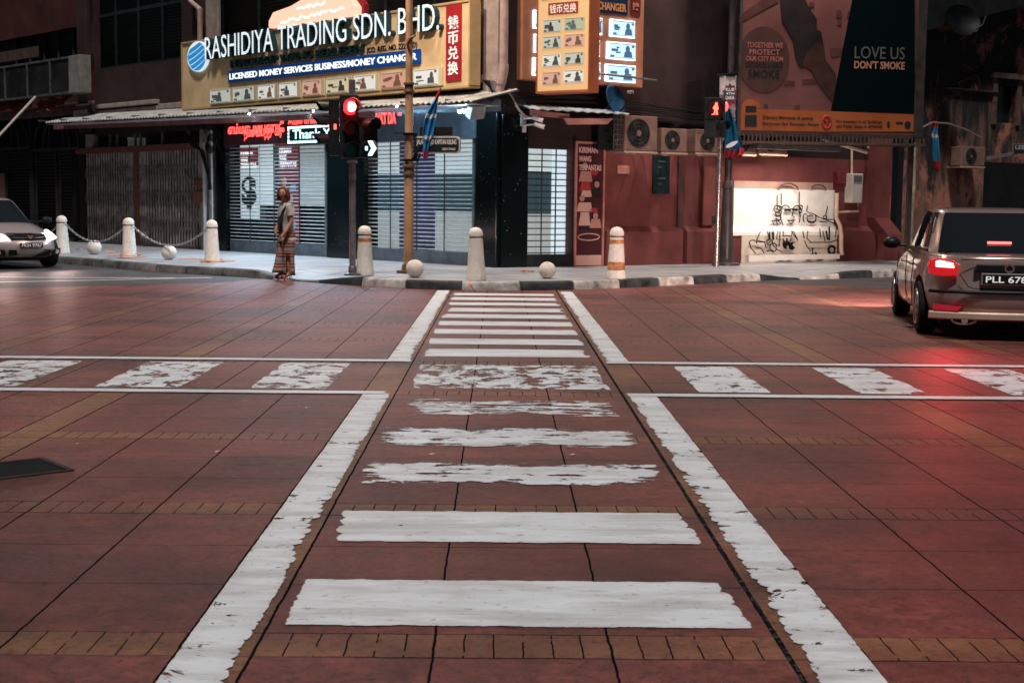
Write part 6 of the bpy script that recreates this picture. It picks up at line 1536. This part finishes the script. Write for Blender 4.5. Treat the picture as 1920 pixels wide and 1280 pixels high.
def sedan(root, col, L=4.45, W=1.72, rear_detail=True):
    hw = W/2; RA, FA = .92, .92+2.55
    # lower body: rings from sill to belt
    def ring(z, y0, y1, w, nose, tail): return rrect(y0, y1, w, nose, tail, 12, z)
    lev = [(.20, .22, L-.20, hw-.09, .30, .22), (.26, .06, L-.06, hw-.04, .36, .20), (.42, .0, L, hw-.005, .42, .22), (.55, .015, L-.03, hw, .46, .22), (.66, .05, L-.10, hw-.005, .55, .22), (.80, .075, L-.42, hw-.03, .72, .22), (.90, .09, L-.75, hw-.075, .80, .20), (.955, .13, L-1.0, hw-.13, .80, .20)]
    mb = MB(); mb.loops([ring(*q) for q in lev])
    body = obj('body', mb, col, root, smooth=True, sub=2)
    dg = bpy.context.evaluated_depsgraph_get
    # wheel openings cut through
    cutm = MB()
    for y in (RA, FA):
        cutm.cyl((-hw-.2, y, .31), (-hw+.28, y, .31), .365, .365, 28).cyl((hw-.28, y, .31), (hw+.2, y, .31), .365, .365, 28)
    cut = obj('cutter', cutm, TRIM, root)
    bo = body.modifiers.new('cut', 'BOOLEAN'); bo.object = cut; bo.operation = 'DIFFERENCE'; bo.solver = 'EXACT'
    g_ = dg(); g_.update(); me = bpy.data.meshes.new_from_object(body.evaluated_get(g_))
    body.modifiers.clear(); body.data = me; bpy.data.objects.remove(cut)
    if not me.materials: me.materials.append(col)
    for p in me.polygons: p.use_smooth = True
    try: me.set_sharp_from_angle(angle=radians(35))
    except Exception: pass
    # cabin: glass house and roof as one lofted mesh, glass / paint by face
    lv = [(.90, .42, L-1.02, hw-.085, .30, .10), (.97, .60, L-1.18, hw-.11, .30, .12), (1.15, .80, L-1.46, hw-.16, .26, .12), (1.33, 1.02, L-1.76, hw-.215, .22, .12), (1.395, 1.12, L-1.88, hw-.245, .20, .12), (1.435, 1.25, L-2.02, hw-.30, .18, .1), (1.455, 1.50, L-2.2, hw-.42, .15, .1)]
    R_ = [rrect(a, b, c, d, e, 12, z) for z, a, b, c, d, e in lv]
    mb = MB(); n = 48
    P = [p for r in R_ for p in r]; mb.v = [tuple(p) for p in P]
    for j in range(len(R_)-1):
        for i in range(n):
            xm = (R_[j][i][0]+R_[j][(i+1) % n][0])/2; ym = (R_[j][i][1]+R_[j][(i+1) % n][1])/2
            a0, a1, w_ = lv[j][1], lv[j][2], lv[j][3]
            side = abs(xm) > w_*.93
            rear = ym < (a0+a1)/2 and abs(xm) < w_*.86; front = ym > (a0+a1)/2 and abs(xm) < w_*.86
            f = (ym-a0)/(a1-a0)
            glass = False
            if 0 < j+1 < 5 and j >= 0 and j < 4:
                if rear or front: glass = True
                elif side and .16 < f < .86 and 1 <= j < 4: glass = True
            mb.f.append((j*n+i, j*n+(i+1) % n, (j+1)*n+(i+1) % n, (j+1)*n+i)); mb.mi.append(1 if glass else 0)
    mb.f.append(tuple(range((len(R_)-1)*n, len(R_)*n))); mb.mi.append(0)
    cab = obj('cabin', mb, [col, CGL], root, smooth=70, sub=1)
    # door pillars and window line
    dp = MB()
    for s_ in (-1, 1):
        for yb, yt in ((1.92, 1.90),):
            q = [(s_*(hw-.105), yb, .96), (s_*(hw-.155), yb+.0, 1.15), (s_*(hw-.21), yt, 1.33), (s_*(hw-.24), yt, 1.40)]
            dp.tube(q, .035, 6)
        dp.tube([(s_*(hw-.085), .75, .965), (s_*(hw-.088), 1.6, .965), (s_*(hw-.088), 2.4, .96), (s_*(hw-.11), 3.0, .955)], .014, 6)
    obj('window_trim', dp, TRIM, root, smooth=True)
    for s_ in (-1, 1):
        d = MB(); d.tube([(s_*(hw-.004), 1.28, .86), (s_*(hw+.008), 1.36, .60), (s_*(hw-.018), 1.42, .30)], .006, 4).tube([(s_*(hw-.006), 2.02, .88), (s_*(hw+.006), 2.02, .60), (s_*(hw-.02), 2.02, .28)], .006, 4).tube([(s_*(hw-.012), 3.02, .86), (s_*(hw+.004), 3.02, .6), (s_*(hw-.02), 3.0, .3)], .006, 4)
        obj('door_gap', d, TRIM, root)
        for y in (1.42, 2.28):
            obj('door_handle', MB().tube([(s_*(hw-.02), y, .775), (s_*(hw+.018), y+.02, .78), (s_*(hw+.018), y+.15, .785), (s_*(hw-.02), y+.17, .785)], .014, 6), col, root, smooth=True)
        mr = MB().ell((s_*(hw+.085), 3.02, .985), (.115, .085, .075), 14, 10)
        m_ = obj('mirror', mr, TRIM, root, smooth=True)
        obj('mirror_stalk', MB().tube([(s_*(hw-.12), 3.05, .95), (s_*(hw+.03), 3.04, .955)], .02, 6), TRIM, m_)
        for y in (RA, FA):
            wheel(root, s_, y, hw)
    obj('underbody', MB().box(-hw+.2, hw-.2, .35, L-.35, .17, .40), TRIM, root)
    return body
def wheel(root, s_, y, hw, steer=0):
    x = s_*(hw-.115)
    t = obj('tyre', MB().cyl((x-.10, y, .31), (x+.10, y, .31), .30, .30, 36), TYRE, root, smooth=40, bevel=.03)
    xo = x+s_*.10
    obj('rim', MB().cyl((xo-s_*.02, y, .31), (xo+s_*.004, y, .31), .205, .205, 32).cyl((xo, y, .31), (xo+s_*.012, y, .31), .05, .045, 16), M('rim_dark', (.10, .10, .10), .35, .8, .1, 8), t, smooth=40)
    sp = MB()
    for k in range(7):
        a = k*2*pi/7; sp.add([(xo+s_*.014, y+.045*cos(a-.5), .31+.045*sin(a-.5)), (xo+s_*.014, y+.045*cos(a+.5), .31+.045*sin(a+.5)), (xo+s_*.006, y+.195*cos(a+.13), .31+.195*sin(a+.13)), (xo+s_*.006, y+.195*cos(a-.13), .31+.195*sin(a-.13))], [(0, 1, 2, 3)])
    sp.tube([(xo+s_*.006, y+.197*cos(a*pi/16), .31+.197*sin(a*pi/16)) for a in range(32)], .012, 5, True)
    obj('spokes', sp, RIMM, t)
# ---------------------------------------------------------------- bronze sedan seen from behind
hd_ = radians(-10.4)
c_rear = Vector((5.50, 14.62, 0))
CAR = thing('parked_car', 'bronze saloon car with glowing brake lamps stopped at the right edge', 'car', (c_rear.x, c_rear.y, 0.0), hd_)
BRZ = paint('bronze_paint', (.35, .24, .21))
body = sedan(CAR, BRZ)
hw = .86
# tail: lamps, plate recess, bumper, glass line
TLR = E('tail_red_dim', (.75, .012, .02), .35); TLB = E('tail_lamp_lit', (1.0, .12, .10), 4); TLW = E('tail_core', (1, .30, .25), 5)
def tailsurf(x, z):                                   # approximate tail face (y) at x, z
    base = {.42: .0, .55: .015, .66: .05, .80: .075, .90: .09}
    ks = sorted(base); zz = min(max(z, ks[0]), ks[-1])
    for a, b in zip(ks, ks[1:]):
        if a <= zz <= b: y0 = base[a]+(base[b]-base[a])*(zz-a)/(b-a); break
    k = (abs(x)/.86)**2.6; return y0+.22*k*.9
for s_ in (-1, 1):
    q = [(s_*.52, .705), (s_*.53, .83), (s_*.56, .875), (s_*.70, .895), (s_*.80, .875), (s_*.815, .80), (s_*.80, .72), (s_*.68, .70)]
    n_ = len(q); P = [(x, tailsurf(x, z)-.012, z) for x, z in q]+[(x, tailsurf(x, z)+.12, z) for x, z in q]
    lm = obj('tail_lamp', MB().add(P, [tuple(range(n_)), tuple(reversed(range(n_, 2*n_)))]+[((i+1) % n_, i, i+n_, (i+1) % n_+n_) for i in range(n_)]), TLR, CAR, bevel=.012)
    q = [(s_*.555, .79), (s_*.57, .845), (s_*.70, .872), (s_*.745, .862), (s_*.745, .80)]
    n_ = len(q); P = [(x, tailsurf(x, z)-.022, z) for x, z in q]+[(x, tailsurf(x, z)-.006, z) for x, z in q]
    obj('brake_lens', MB().add(P, [tuple(range(n_)), tuple(reversed(range(n_, 2*n_)))]+[((i+1) % n_, i, i+n_, (i+1) % n_+n_) for i in range(n_)]), TLW, lm, bevel=.006)
    l_ = bpy.data.lights.new('brake_light', 'SPOT'); l_.energy = 42; l_.color = (1, .035, .04); l_.shadow_soft_size = .06; l_.spot_size = radians(76); l_.spot_blend = 1
    o = bpy.data.objects.new('brake_light', l_); sc.collection.objects.link(o); o.parent = CAR; o.location = (s_*.65, -.06, .82); o.rotation_euler = (radians(-70), 0, 0)
    rf = [(s_*.47, .375), (s_*.76, .39), (s_*.75, .335), (s_*.52, .325)]
    P = [(x, tailsurf(x, .42)-.006, z) for x, z in rf]+[(x, tailsurf(x, .42)+.05, z) for x, z in rf]
    obj('reflector', MB().add(P, [(0, 1, 2, 3), (7, 6, 5, 4), (0, 4, 5, 1), (1, 5, 6, 2), (2, 6, 7, 3), (3, 7, 4, 0)]), E('reflector_red_glow', (.45, .01, .03), .35), CAR)  # no lamp here: the light it throws back is put in as glow
obj('bumper_strip', MB().tube([(-.80, .20, .535), (-.70, .10, .535), (-.4, .02, .535), (0, .0, .535), (.4, .02, .535), (.70, .10, .535), (.80, .20, .535)], .020, 6), TRIM, CAR, smooth=True)
xs_ = [-.80+1.6*i/24 for i in range(25)]; P = []
for x in xs_:
    y = tailsurf(x, .42); P += [(x, y+.045, .225), (x, y-.004, .245), (x, y-.006, .30), (x, y+.012, .318), (x, y+.07, .30), (x, y+.07, .225)]
lip = MB().add(P, [(6*i+j, 6*i+6+j, 6*i+6+(j+1) % 6, 6*i+(j+1) % 6) for i in range(24) for j in range(6)]+[tuple(range(6)), tuple(144+k for k in range(6))])
obj('bumper_light_band', lip, M('bumper_light_pale', (.60, .42, .33), .35, .3, .08, 6), CAR, smooth=40)  # pale band paints the warm light caught low on the bumper
rc = MB(); rc.prism([(-.36, .76), (.36, .76), (.33, .835), (-.33, .835)], .028, .12)
obj('plate_recess', rc, TRIM, CAR, bevel=.01)
obj('trunk_gap', MB().tube([(-.50, .075, .72), (-.46, .045, .66), (-.42, .03, .60), (-.36, .024, .575), (.36, .024, .575), (.42, .03, .60), (.46, .045, .66), (.50, .075, .72)], .005, 4).tube([(-.5, .08, .885), (0, .055, .9), (.5, .08, .885)], .006, 4), TRIM, CAR)
pt = obj('number_plate', MB().box(-.29, .29, -.012, .05, .615, .745), M('plate_frame', (.35, .34, .33), .3, .6, 0), CAR, bevel=.006)
obj('plate_face', MB().box(-.275, .275, -.018, -.01, .63, .73), TRIM, pt)
words('lettering', 'PLL 6789', (-.245, .245, .645, .715), -.020, E('plate_white_glow', (.8, .78, .74), .45), pt, .002, .012)  # letters are no lamp, the light on them is put in as glow
obj('emblem', MB().cyl((0, .055, .80), (0, .012, .80), .052, .052, 20), CHROME, CAR, smooth=40)
obj('emblem', MB().prism([(-.03, .775), (.03, .775), (.035, .81), (.0, .835), (-.035, .81)], .002, .014), TRIM, CAR)
hb = obj('high_brake_lamp', MB().box(-.13, .13, .672, .72, 1.045, 1.072), E('high_brake', (1, .10, .09), 2.6), CAR, bevel=.006)
obj('parcel_shelf', MB().box(-.6, .6, .62, 1.1, .93, .96), TRIM, CAR)
exh = MB().cyl((-.44, .02, .225), (-.44, .30, .225), .035, .035, 16)
obj('exhaust_pipe', exh, CHROME, CAR, smooth=40)
obj('exhaust_trim', MB().tube([(-.44+.13*cos(a*pi/10), .075, .235+.05*sin(a*pi/10)) for a in range(20)], .014, 6, True), CHROME, CAR, smooth=True)
obj('seat', MB().box(-.62, -.12, 1.95, 2.1, .6, 1.12).box(.12, .62, 1.95, 2.1, .6, 1.12).box(-.5, -.24, 1.97, 2.07, 1.12, 1.30).box(.24, .5, 1.97, 2.07, 1.12, 1.30), TRIM, CAR, bevel=.03)
for s_ in (-1, 1):
    l_ = bpy.data.lights.new('headlight_beam', 'SPOT'); l_.energy = 700; l_.color = (1, .72, .64); l_.shadow_soft_size = .06; l_.spot_size = radians(80); l_.spot_blend = .8
    o = bpy.data.objects.new('headlight_beam', l_); sc.collection.objects.link(o); o.parent = CAR; o.location = (s_*.6, 4.40, .62); o.rotation_euler = (radians(80), 0, radians(24))
# ---------------------------------------------------------------- silver car from the front
dirv = Vector((sin(radians(90-46.9+0)), -cos(radians(90-46.9+0)), 0))
dirv = Vector((.70, -.714, 0))
fc_ = Vector((-9.50, 27.75, 0)); L2 = 4.25
base = fc_-dirv*L2
CAR2 = thing('oncoming_car', 'silver car with bright headlamps coming in from the left street', 'car', (base.x, base.y, 0), atan2(dirv.y, dirv.x)-pi/2)
SLV = paint('silver_paint', (.46, .37, .37))
sedan(CAR2, SLV, L2, 1.69)
hw2 = .845
def nose(x, z, off=0):
    b = {.26: L2-.06, .42: L2, .55: L2-.03, .66: L2-.10, .80: L2-.42}; n_ = {.26: .36, .42: .42, .55: .46, .66: .55, .80: .72}; ks = sorted(b); zz = min(max(z, .26), .80)
    for a, c in zip(ks, ks[1:]):
        if a <= zz <= c:
            f = (zz-a)/(c-a); y = b[a]+(b[c]-b[a])*f; nn = n_[a]+(n_[c]-n_[a])*f; break
    return y-nn*(abs(x)/hw2)**2.6*.9+off
def patch(q, d0, d1):
    n_ = len(q); P = [(x, nose(x, z, d0), z) for x, z in q]+[(x, nose(x, z, d1), z) for x, z in q]
    return MB().add(P, [tuple(range(n_)), tuple(reversed(range(n_, 2*n_)))]+[((i+1) % n_, i, i+n_, (i+1) % n_+n_) for i in range(n_)])
HLW = E('headlamp_lit', (1, .80, .74), 3)
for s_ in (-1, 1):
    lm = obj('headlamp', patch([(s_*.40, .60), (s_*.44, .70), (s_*.60, .765), (s_*.76, .79), (s_*.79, .72), (s_*.76, .63), (s_*.6, .595)], .015, -.1), HLW, CAR2, bevel=.01)
    l_ = bpy.data.lights.new('headlight_beam', 'SPOT'); l_.energy = 55; l_.color = (1, .72, .66); l_.shadow_soft_size = .07; l_.spot_size = radians(90); l_.spot_blend = .9
    o = bpy.data.objects.new('headlight_beam', l_); sc.collection.objects.link(o); o.parent = CAR2; o.location = (s_*.58, L2+.02, .68); o.rotation_euler = (radians(78), 0, 0)
    obj('fog_lamp_recess', patch([(s_*.50, .28), (s_*.52, .40), (s_*.74, .42), (s_*.76, .33), (s_*.70, .27)], .012, -.05), TRIM, CAR2)
    obj('fog_lamp', MB().cyl((s_*.62, nose(.62, .35)+.005, .35), (s_*.62, nose(.62, .35)+.03, .35), .045, .045, 16), CHROME, CAR2)
obj('grille', patch([(-.38, .615), (-.40, .70), (0, .72), (.40, .70), (.38, .615), (0, .60)], .014, -.05), TRIM, CAR2)
obj('grille_bar', MB().tube([(x, nose(x, .66, .03), .655-.02*(1-abs(x)/.38)) for x in (-.36, -.2, -.06, 0, .06, .2, .36)], .012, 6).tube([(x, nose(x, .72, .03), .725) for x in (-.42, -.2, 0, .2, .42)], .014, 6), CHROME, CAR2, smooth=True)
obj('emblem', MB().prism([(-.06, .69), (-.02, .69), (0, .645), (.02, .69), (.06, .69), (.015, .615), (-.015, .615)], nose(0, .66)+.025, nose(0, .66)+.05), CHROME, CAR2)
obj('lower_grille', patch([(-.42, .27), (-.44, .40), (.44, .40), (.42, .27), (0, .25)], .012, -.05), TRIM, CAR2)
npx = obj('number_plate', MB().box(-.24, .24, nose(0, .48)-.02, nose(0, .48)+.018, .44, .545), TRIM, CAR2, bevel=.006)
w_ = text_mb('PKH 9767', -.215, .215, .455, .53, 0, .003, .012); 
w_.v = [(-x, nose(0, .48)+.02-y, z) for x, y, z in w_.v]
obj('lettering', w_, M('plate_letters_white', (.78, .75, .72), .5, 0, 0), npx)
# ================================================================ the woman at the kerb
gp = G(534, 524, .02)
face_dir = -1                                          # her body faces left in the picture
fw = Fr((gp.x, gp.y, 0), -math.degrees(atan2(gp.x, gp.y)))
PER = wthing('person', 'woman in a grey shirt and long striped trousers at the kerb, face turned back', 'person', fw)
hz0 = .02
SKIN = M('skin', (.42, .19, .13), .5, 0, .08, 12); HAIR = M('hair_brown', (.075, .038, .025), .55, 0, .35, 14, .6, 60)
SHIRT = M('shirt_grey', (.36, .35, .32), .8, 0, .12, 10, .3, 60)
def skin_body(name, verts, edges, radii, mat, parent, sub=2, root=0):
    me = bpy.data.meshes.new(name); me.from_pydata(verts, edges, []); o = bpy.data.objects.new(name, me); sc.collection.objects.link(o)
    sk = o.modifiers.new('skin', 'SKIN'); sk.use_smooth_shade = True
    ly = me.skin_vertices[0].data if me.skin_vertices else None
    if ly is None:
        bm = bmesh.new(); bm.from_mesh(me); bm.verts.layers.skin.verify(); bm.to_mesh(me); bm.free(); ly = me.skin_vertices[0].data
    for i, r in enumerate(radii):
        ly[i].radius = r if isinstance(r, tuple) else (r, r); ly[i].use_root = (i == root)
    s_ = o.modifiers.new('sub', 'SUBSURF'); s_.levels = sub; s_.render_levels = sub
    dg = bpy.context.evaluated_depsgraph_get(); dg.update(); m2 = bpy.data.meshes.new_from_object(o.evaluated_get(dg))
    bpy.data.objects.remove(o); m2.materials.clear(); m2.materials.append(mat)
    for p in m2.polygons: p.use_smooth = True
    q = bpy.data.objects.new(name, m2); sc.collection.objects.link(q); q.parent = parent; return q
# x: right in the picture (she faces -x), y: away, z up.  height 1.64
V = {}; 
def J(k, x, y, z, r): V[k] = (Vector((x, y, z+hz0)), r)
J('pel', .03, 0, .90, (.115, .15)); J('wai', .035, 0, 1.02, (.095, .125)); J('che', .03, 0, 1.19, (.10, .145)); J('nec', .02, 0, 1.36, (.062, .07)); J('nk2', -.005, -.005, 1.43, .05); J('hd0', -.025, -.015, 1.50, (.07, .066)); J('hd1', -.025, -.02, 1.57, (.075, .07))
J('shN', .03, -.14, 1.31, .052); J('elN', .04, -.20, 1.05, .040); J('wrN', -.075, -.20, .87, .029); J('haN', -.125, -.17, .80, .026)
J('shF', .03, .14, 1.31, .052); J('elF', .02, .20, 1.06, .040); J('wrF', -.13, .10, .91, .029); J('haF', -.155, .02, .855, .026)
J('hiN', .02, -.08, .84, .09); J('knN', .02, -.08, .46, .058); J('anN', .055, -.08, .10, .038); J('toN', -.09, -.09, .045, .030)
J('hiF', .03, .08, .84, .09); J('knF', -.03, .08, .47, .058); J('anF', .02, .09, .13, .038); J('toF', -.12, .09, .06, .030)
ks = list(V); ed = [('pel', 'wai'), ('wai', 'che'), ('che', 'nec'), ('nec', 'nk2'), ('nk2', 'hd0'), ('hd0', 'hd1'), ('che', 'shN'), ('shN', 'elN'), ('elN', 'wrN'), ('wrN', 'haN'), ('che', 'shF'), ('shF', 'elF'), ('elF', 'wrF'), ('wrF', 'haF'),
    ('pel', 'hiN'), ('hiN', 'knN'), ('knN', 'anN'), ('anN', 'toN'), ('pel', 'hiF'), ('hiF', 'knF'), ('knF', 'anF'), ('anF', 'toF')]
vl = [tuple(V[k][0]) for k in ks]; rl = [V[k][1] for k in ks]; el = [(ks.index(a), ks.index(b)) for a, b in ed]
def finger(base, tip, r, root):
    i0 = len(vl); b, t = Vector(base), Vector(tip); m_ = b.lerp(t, .5)+Vector((-.006, 0, .004))
    for p in (b, m_, t): vl.append((p.x, p.y, p.z+hz0)); rl.append(r)
    el.append((ks.index(root), i0)); el.append((i0, i0+1)); el.append((i0+1, i0+2))
for k, l_ in enumerate((.075, .085, .08, .062)):
    finger((-.135, -.185+.018*k, .775), (-.138+.01*(k % 2)-.002, -.185+.014*k, .775-l_), .0085, 'haN')
    finger((-.165, .005+.014*k, .835), (-.175+.006*k, -.03+.012*k, .835-l_*.75), .0085, 'haF')
finger((-.135, -.155, .81), (-.175, -.145, .765), .0095, 'haN'); finger((-.165, -.01, .86), (-.20, -.045, .83), .0095, 'haF')
bod = skin_body('body', vl, el, rl, SKIN, PER)
# head: turned towards the camera
R_ = Matrix.Rotation(radians(-46), 3, 'Z'); hc = Vector((-.03, -.02, 1.545+hz0))
hm = MB(); P = []
nu, nv = 28, 20
for j in range(nv+1):
    t = pi*j/nv
    for i in range(nu):
        a = 2*pi*i/nu; d = Vector((sin(t)*cos(a), sin(t)*sin(a), cos(t)))
        r = Vector((.074, .092, .112)); p = Vector((d.x*r.x, d.y*r.y, d.z*r.z))
        if d.z < -.1: k = 1-.32*min(1, (-d.z-.1)/.9); p.x *= k; p.y *= (k*.5+.5)
        if d.y < 0:                                # face towards -y
            nz_ = math.exp(-((d.x/.14)**2+((d.z+.12)/.22)**2)); p.y -= .022*nz_
            eye = math.exp(-(((abs(d.x)-.36)/.16)**2+((d.z-.12)/.12)**2)); p.y += .010*eye
            ch = math.exp(-((d.x/.3)**2+((d.z+.85)/.18)**2)); p.y -= .012*ch
            lip = math.exp(-((d.x/.22)**2+((d.z+.48)/.07)**2)); p.y -= .008*lip
        P.append(hc+R_ @ p)
hm.add(P, [(j*nu+i, (j+1)*nu+i, (j+1)*nu+(i+1) % nu, j*nu+(i+1) % nu) for j in range(nv) for i in range(nu)])
hdo = obj('head', hm, SKIN, PER, smooth=True, sub=0)
def hp(x, y, z): return hc+R_ @ Vector((x, y, z))
fe = MB()
for s_ in (-1, 1):
    fe.ell(hp(s_*.029, -.079, .014), (.013, .006, .007), 10, 6, R_)
fe.ell(hp(0, -.090, -.052), (.021, .007, .007), 10, 6, R_)
obj('eyes_and_lips', fe, M('face_dark', (.10, .03, .028), .5, 0, 0), hdo, smooth=True)
br = MB()
for s_ in (-1, 1): br.tube([hp(s_*.014, -.089, .034), hp(s_*.03, -.087, .040), hp(s_*.045, -.078, .034)], .0035, 5)
obj('eyebrows', br, HAIR, hdo)
obj('ear', MB().ell(hp(.073, .0, -.005), (.010, .02, .03), 10, 8, R_), SKIN, hdo, smooth=True)
# wavy bob: shell plus locks
hm = MB(); P = []; nu, nv = 30, 14
for j in range(nv+1):
    t = pi*.70*j/nv
    for i in range(nu):
        a = 2*pi*i/nu; d = Vector((sin(t)*cos(a), sin(t)*sin(a), cos(t)))
        r = Vector((.096, .108, .122)); p = Vector((d.x*r.x, d.y*r.y+.014, d.z*r.z+.010))
        if d.y < -.30 and d.z < .62: p.y = max(p.y, -.052); 
        p *= 1+.03*sin(i*3.1+j*1.3)
        P.append(hc+R_ @ p)
hm.add(P, [(j*nu+i, (j+1)*nu+i, (j+1)*nu+(i+1) % nu, j*nu+(i+1) % nu) for j in range(nv) for i in range(nu)])
random.seed(12)
for k in range(64):
    a = radians(random.uniform(-22, 202)); zt = random.uniform(.02, .10); rx, ry = .098, .108
    pts = []
    for i in range(7):
        f = i/6; w_ = 1+.10*f+.05*sin(f*7+k)
        z = zt-f*(zt+.115+random.uniform(-.015, .02)); sp_ = (1-.5*max(0, z/.12)**2)
        pts.append(hp(rx*cos(a+f*.12*sin(k))*w_*sp_, (ry*sin(a)*w_)*sp_+.012, z))
    hm.tube(pts, [.014, .017, .018, .017, .015, .011, .005], 6)
hair = obj('hair', hm, HAIR, hdo, smooth=True)
# shirt
def eloop(cx, cy, cz, rx, ry, n=28, rot=0): return [(cx+rx*cos(2*pi*i/n), cy+ry*sin(2*pi*i/n), cz+hz0) for i in range(n)]
L_ = [eloop(.042, 0, .855, .150, .185), eloop(.040, 0, .90, .150, .18), eloop(.038, 0, .98, .128, .158), eloop(.032, 0, 1.06, .126, .160), eloop(.020, 0, 1.15, .137, .175), eloop(.02, 0, 1.22, .132, .185), eloop(.028, 0, 1.30, .108, .18), eloop(.028, 0, 1.35, .085, .13), eloop(.022, 0, 1.385, .066, .085)]
sh = obj('shirt', MB().loops(L_, cap=False), SHIRT, PER, smooth=True, sub=1)
sh.modifiers.new('solid', 'SOLIDIFY').thickness = .006
for s_, (a, b) in ((-1, ('shN', 'elN')), (1, ('shF', 'elF'))):
    p0, p1 = V[a][0], V[b][0]; d = p1-p0
    obj('sleeve', MB().tube([p0+Vector((0, -s_*.06, .022)), p0+Vector((0, 0, .008)), p0+d*.25, p0+d*.60], [.058, .074, .072, .070], 16), SHIRT, sh, smooth=True)
# trousers: wide striped legs, slit on the near leg
def stripe_mat():
    m = bpy.data.materials.new('striped_cloth'); m.use_nodes = True; T = NT(m); p = T.n['Principled BSDF']
    tc = T.new('ShaderNodeTexCoord').outputs['Object']; s = T.new('ShaderNodeSeparateXYZ'); T.put(s.inputs[0], tc)
    z = T.m('ADD', s.outputs[2], T.m('MULTIPLY', T.m('SUBTRACT', T.noise(tc, 6, 3), .5), .06))
    f = T.m('FRACT', T.m('MULTIPLY', z, 5.4))
    cr = T.new('ShaderNodeValToRGB'); cr.color_ramp.interpolation = 'CONSTANT'; e = cr.color_ramp.elements
    e[0].position = 0; e[0].color = (.30, .25, .21, 1); e[1].position = .28; e[1].color = (.07, .045, .055, 1)
    for ps_, c in ((.40, (.50, .14, .06, 1)), (.58, (.07, .04, .045, 1)), (.72, (.30, .25, .21, 1)), (.86, (.20, .13, .12, 1))):
        q = e.new(ps_); q.color = c
    T.put(cr.inputs[0], f); T.put(p.inputs['Base Color'], cr.outputs[0]); p.inputs['Roughness'].default_value = .85; return m
STRP = stripe_mat()
def cloth_leg(cy, xs, n=32):
    L = []
    for (z, cx, rx, ry) in xs:
        L.append([(cx+rx*cos(2*pi*i/n)*(1+.045*sin(5*2*pi*i/n+z*4)), cy+ry*sin(2*pi*i/n)*(1+.05*sin(4*2*pi*i/n+1)), z+hz0) for i in range(n)])
    return L
tr = MB()
tr.loops([eloop(.045, 0, .93, .132, .17, 32), eloop(.045, 0, .86, .150, .188, 32), eloop(.045, 0, .76, .150, .185, 32), eloop(.035, 0, .70, .142, .175, 32)], cap=False)
top = obj('trousers', tr, STRP, PER, smooth=True, sub=1)
nl = cloth_leg(-.075, [(.76, .045, .132, .108), (.60, .035, .122, .105), (.42, .045, .104, .096), (.25, .052, .104, .098), (.08, .055, .118, .104)])
fl_ = cloth_leg(.085, [(.76, .035, .130, .105), (.60, .01, .118, .10), (.42, -.02, .108, .096), (.25, -.05, .116, .10), (.125, -.07, .136, .106)])
mb = MB()                                                # near leg with an open slit at the front
n = 32; P = [p for l in nl for p in l]; mb.add(P, [])
for j in range(len(nl)-1):
    for i in range(n):
        if j >= 2 and 19 <= i <= 22: continue
        mb.f.append((j*n+i, j*n+(i+1) % n, (j+1)*n+(i+1) % n, (j+1)*n+i)); mb.mi.append(0)
o = obj('trouser_leg', mb, STRP, top, smooth=True, sub=1); o.modifiers.new('solid', 'SOLIDIFY').thickness = .005
o = obj('trouser_leg', MB().loops(fl_, cap=False), STRP, top, smooth=True, sub=1); o.modifiers.new('solid', 'SOLIDIFY').thickness = .005
SHOE = M('sandal_red', (.42, .05, .035), .6, 0, .15, 9); SOLE = M('sandal_white', (.55, .5, .46), .6, 0, .1, 9)
for a, t_, z in (('anN', 'toN', 0), ('anF', 'toF', .02)):
    p, q = V[a][0], V[t_][0]; y = q.y
    s_ = MB().hprism([(p.x+.05+.0, y-.035), (p.x+.06, y), (p.x+.05, y+.035), (q.x+.03, y+.045), (q.x-.05, y+.03), (q.x-.07, y), (q.x-.05, y-.035), (q.x+.03, y-.045)], .004, .03)
    sn_ = obj('sandal', s_, SOLE, PER, bevel=.006)
    obj('strap', MB().tube([(q.x+.02, y-.044, .03), (q.x+.0, y-.03, .085), (q.x-.005, y, .098), (q.x+.0, y+.03, .085), (q.x+.02, y+.044, .03)], .016, 8).tube([(p.x+.03, y-.036, .03), (p.x+.0, y-.04, .10), (p.x+.05, y, .12), (p.x, y+.04, .10), (p.x+.03, y+.036, .03)], .012, 8), SHOE, sn_, smooth=True)
bag = tag(obj('shoulder_bag', MB().tube([(.05, -.10, 1.375+hz0), (-.02, -.135, 1.34+hz0), (-.095, -.135, 1.25+hz0), (-.135, -.10, 1.10+hz0), (-.125, -.10, .96+hz0)], .017, 8).ell((-.125, -.07, 1.0+hz0), (.03, .09, .14), 16, 10), M('bag_black', (.012, .012, .013), .6, 0, .2, 8), smooth=True), 'black shoulder strap and slim bag worn in front by the woman', 'bag')
bag.location = fw.o; bag.rotation_euler.z = fw.a+radians(26); PER.rotation_euler.z = fw.a+radians(26)
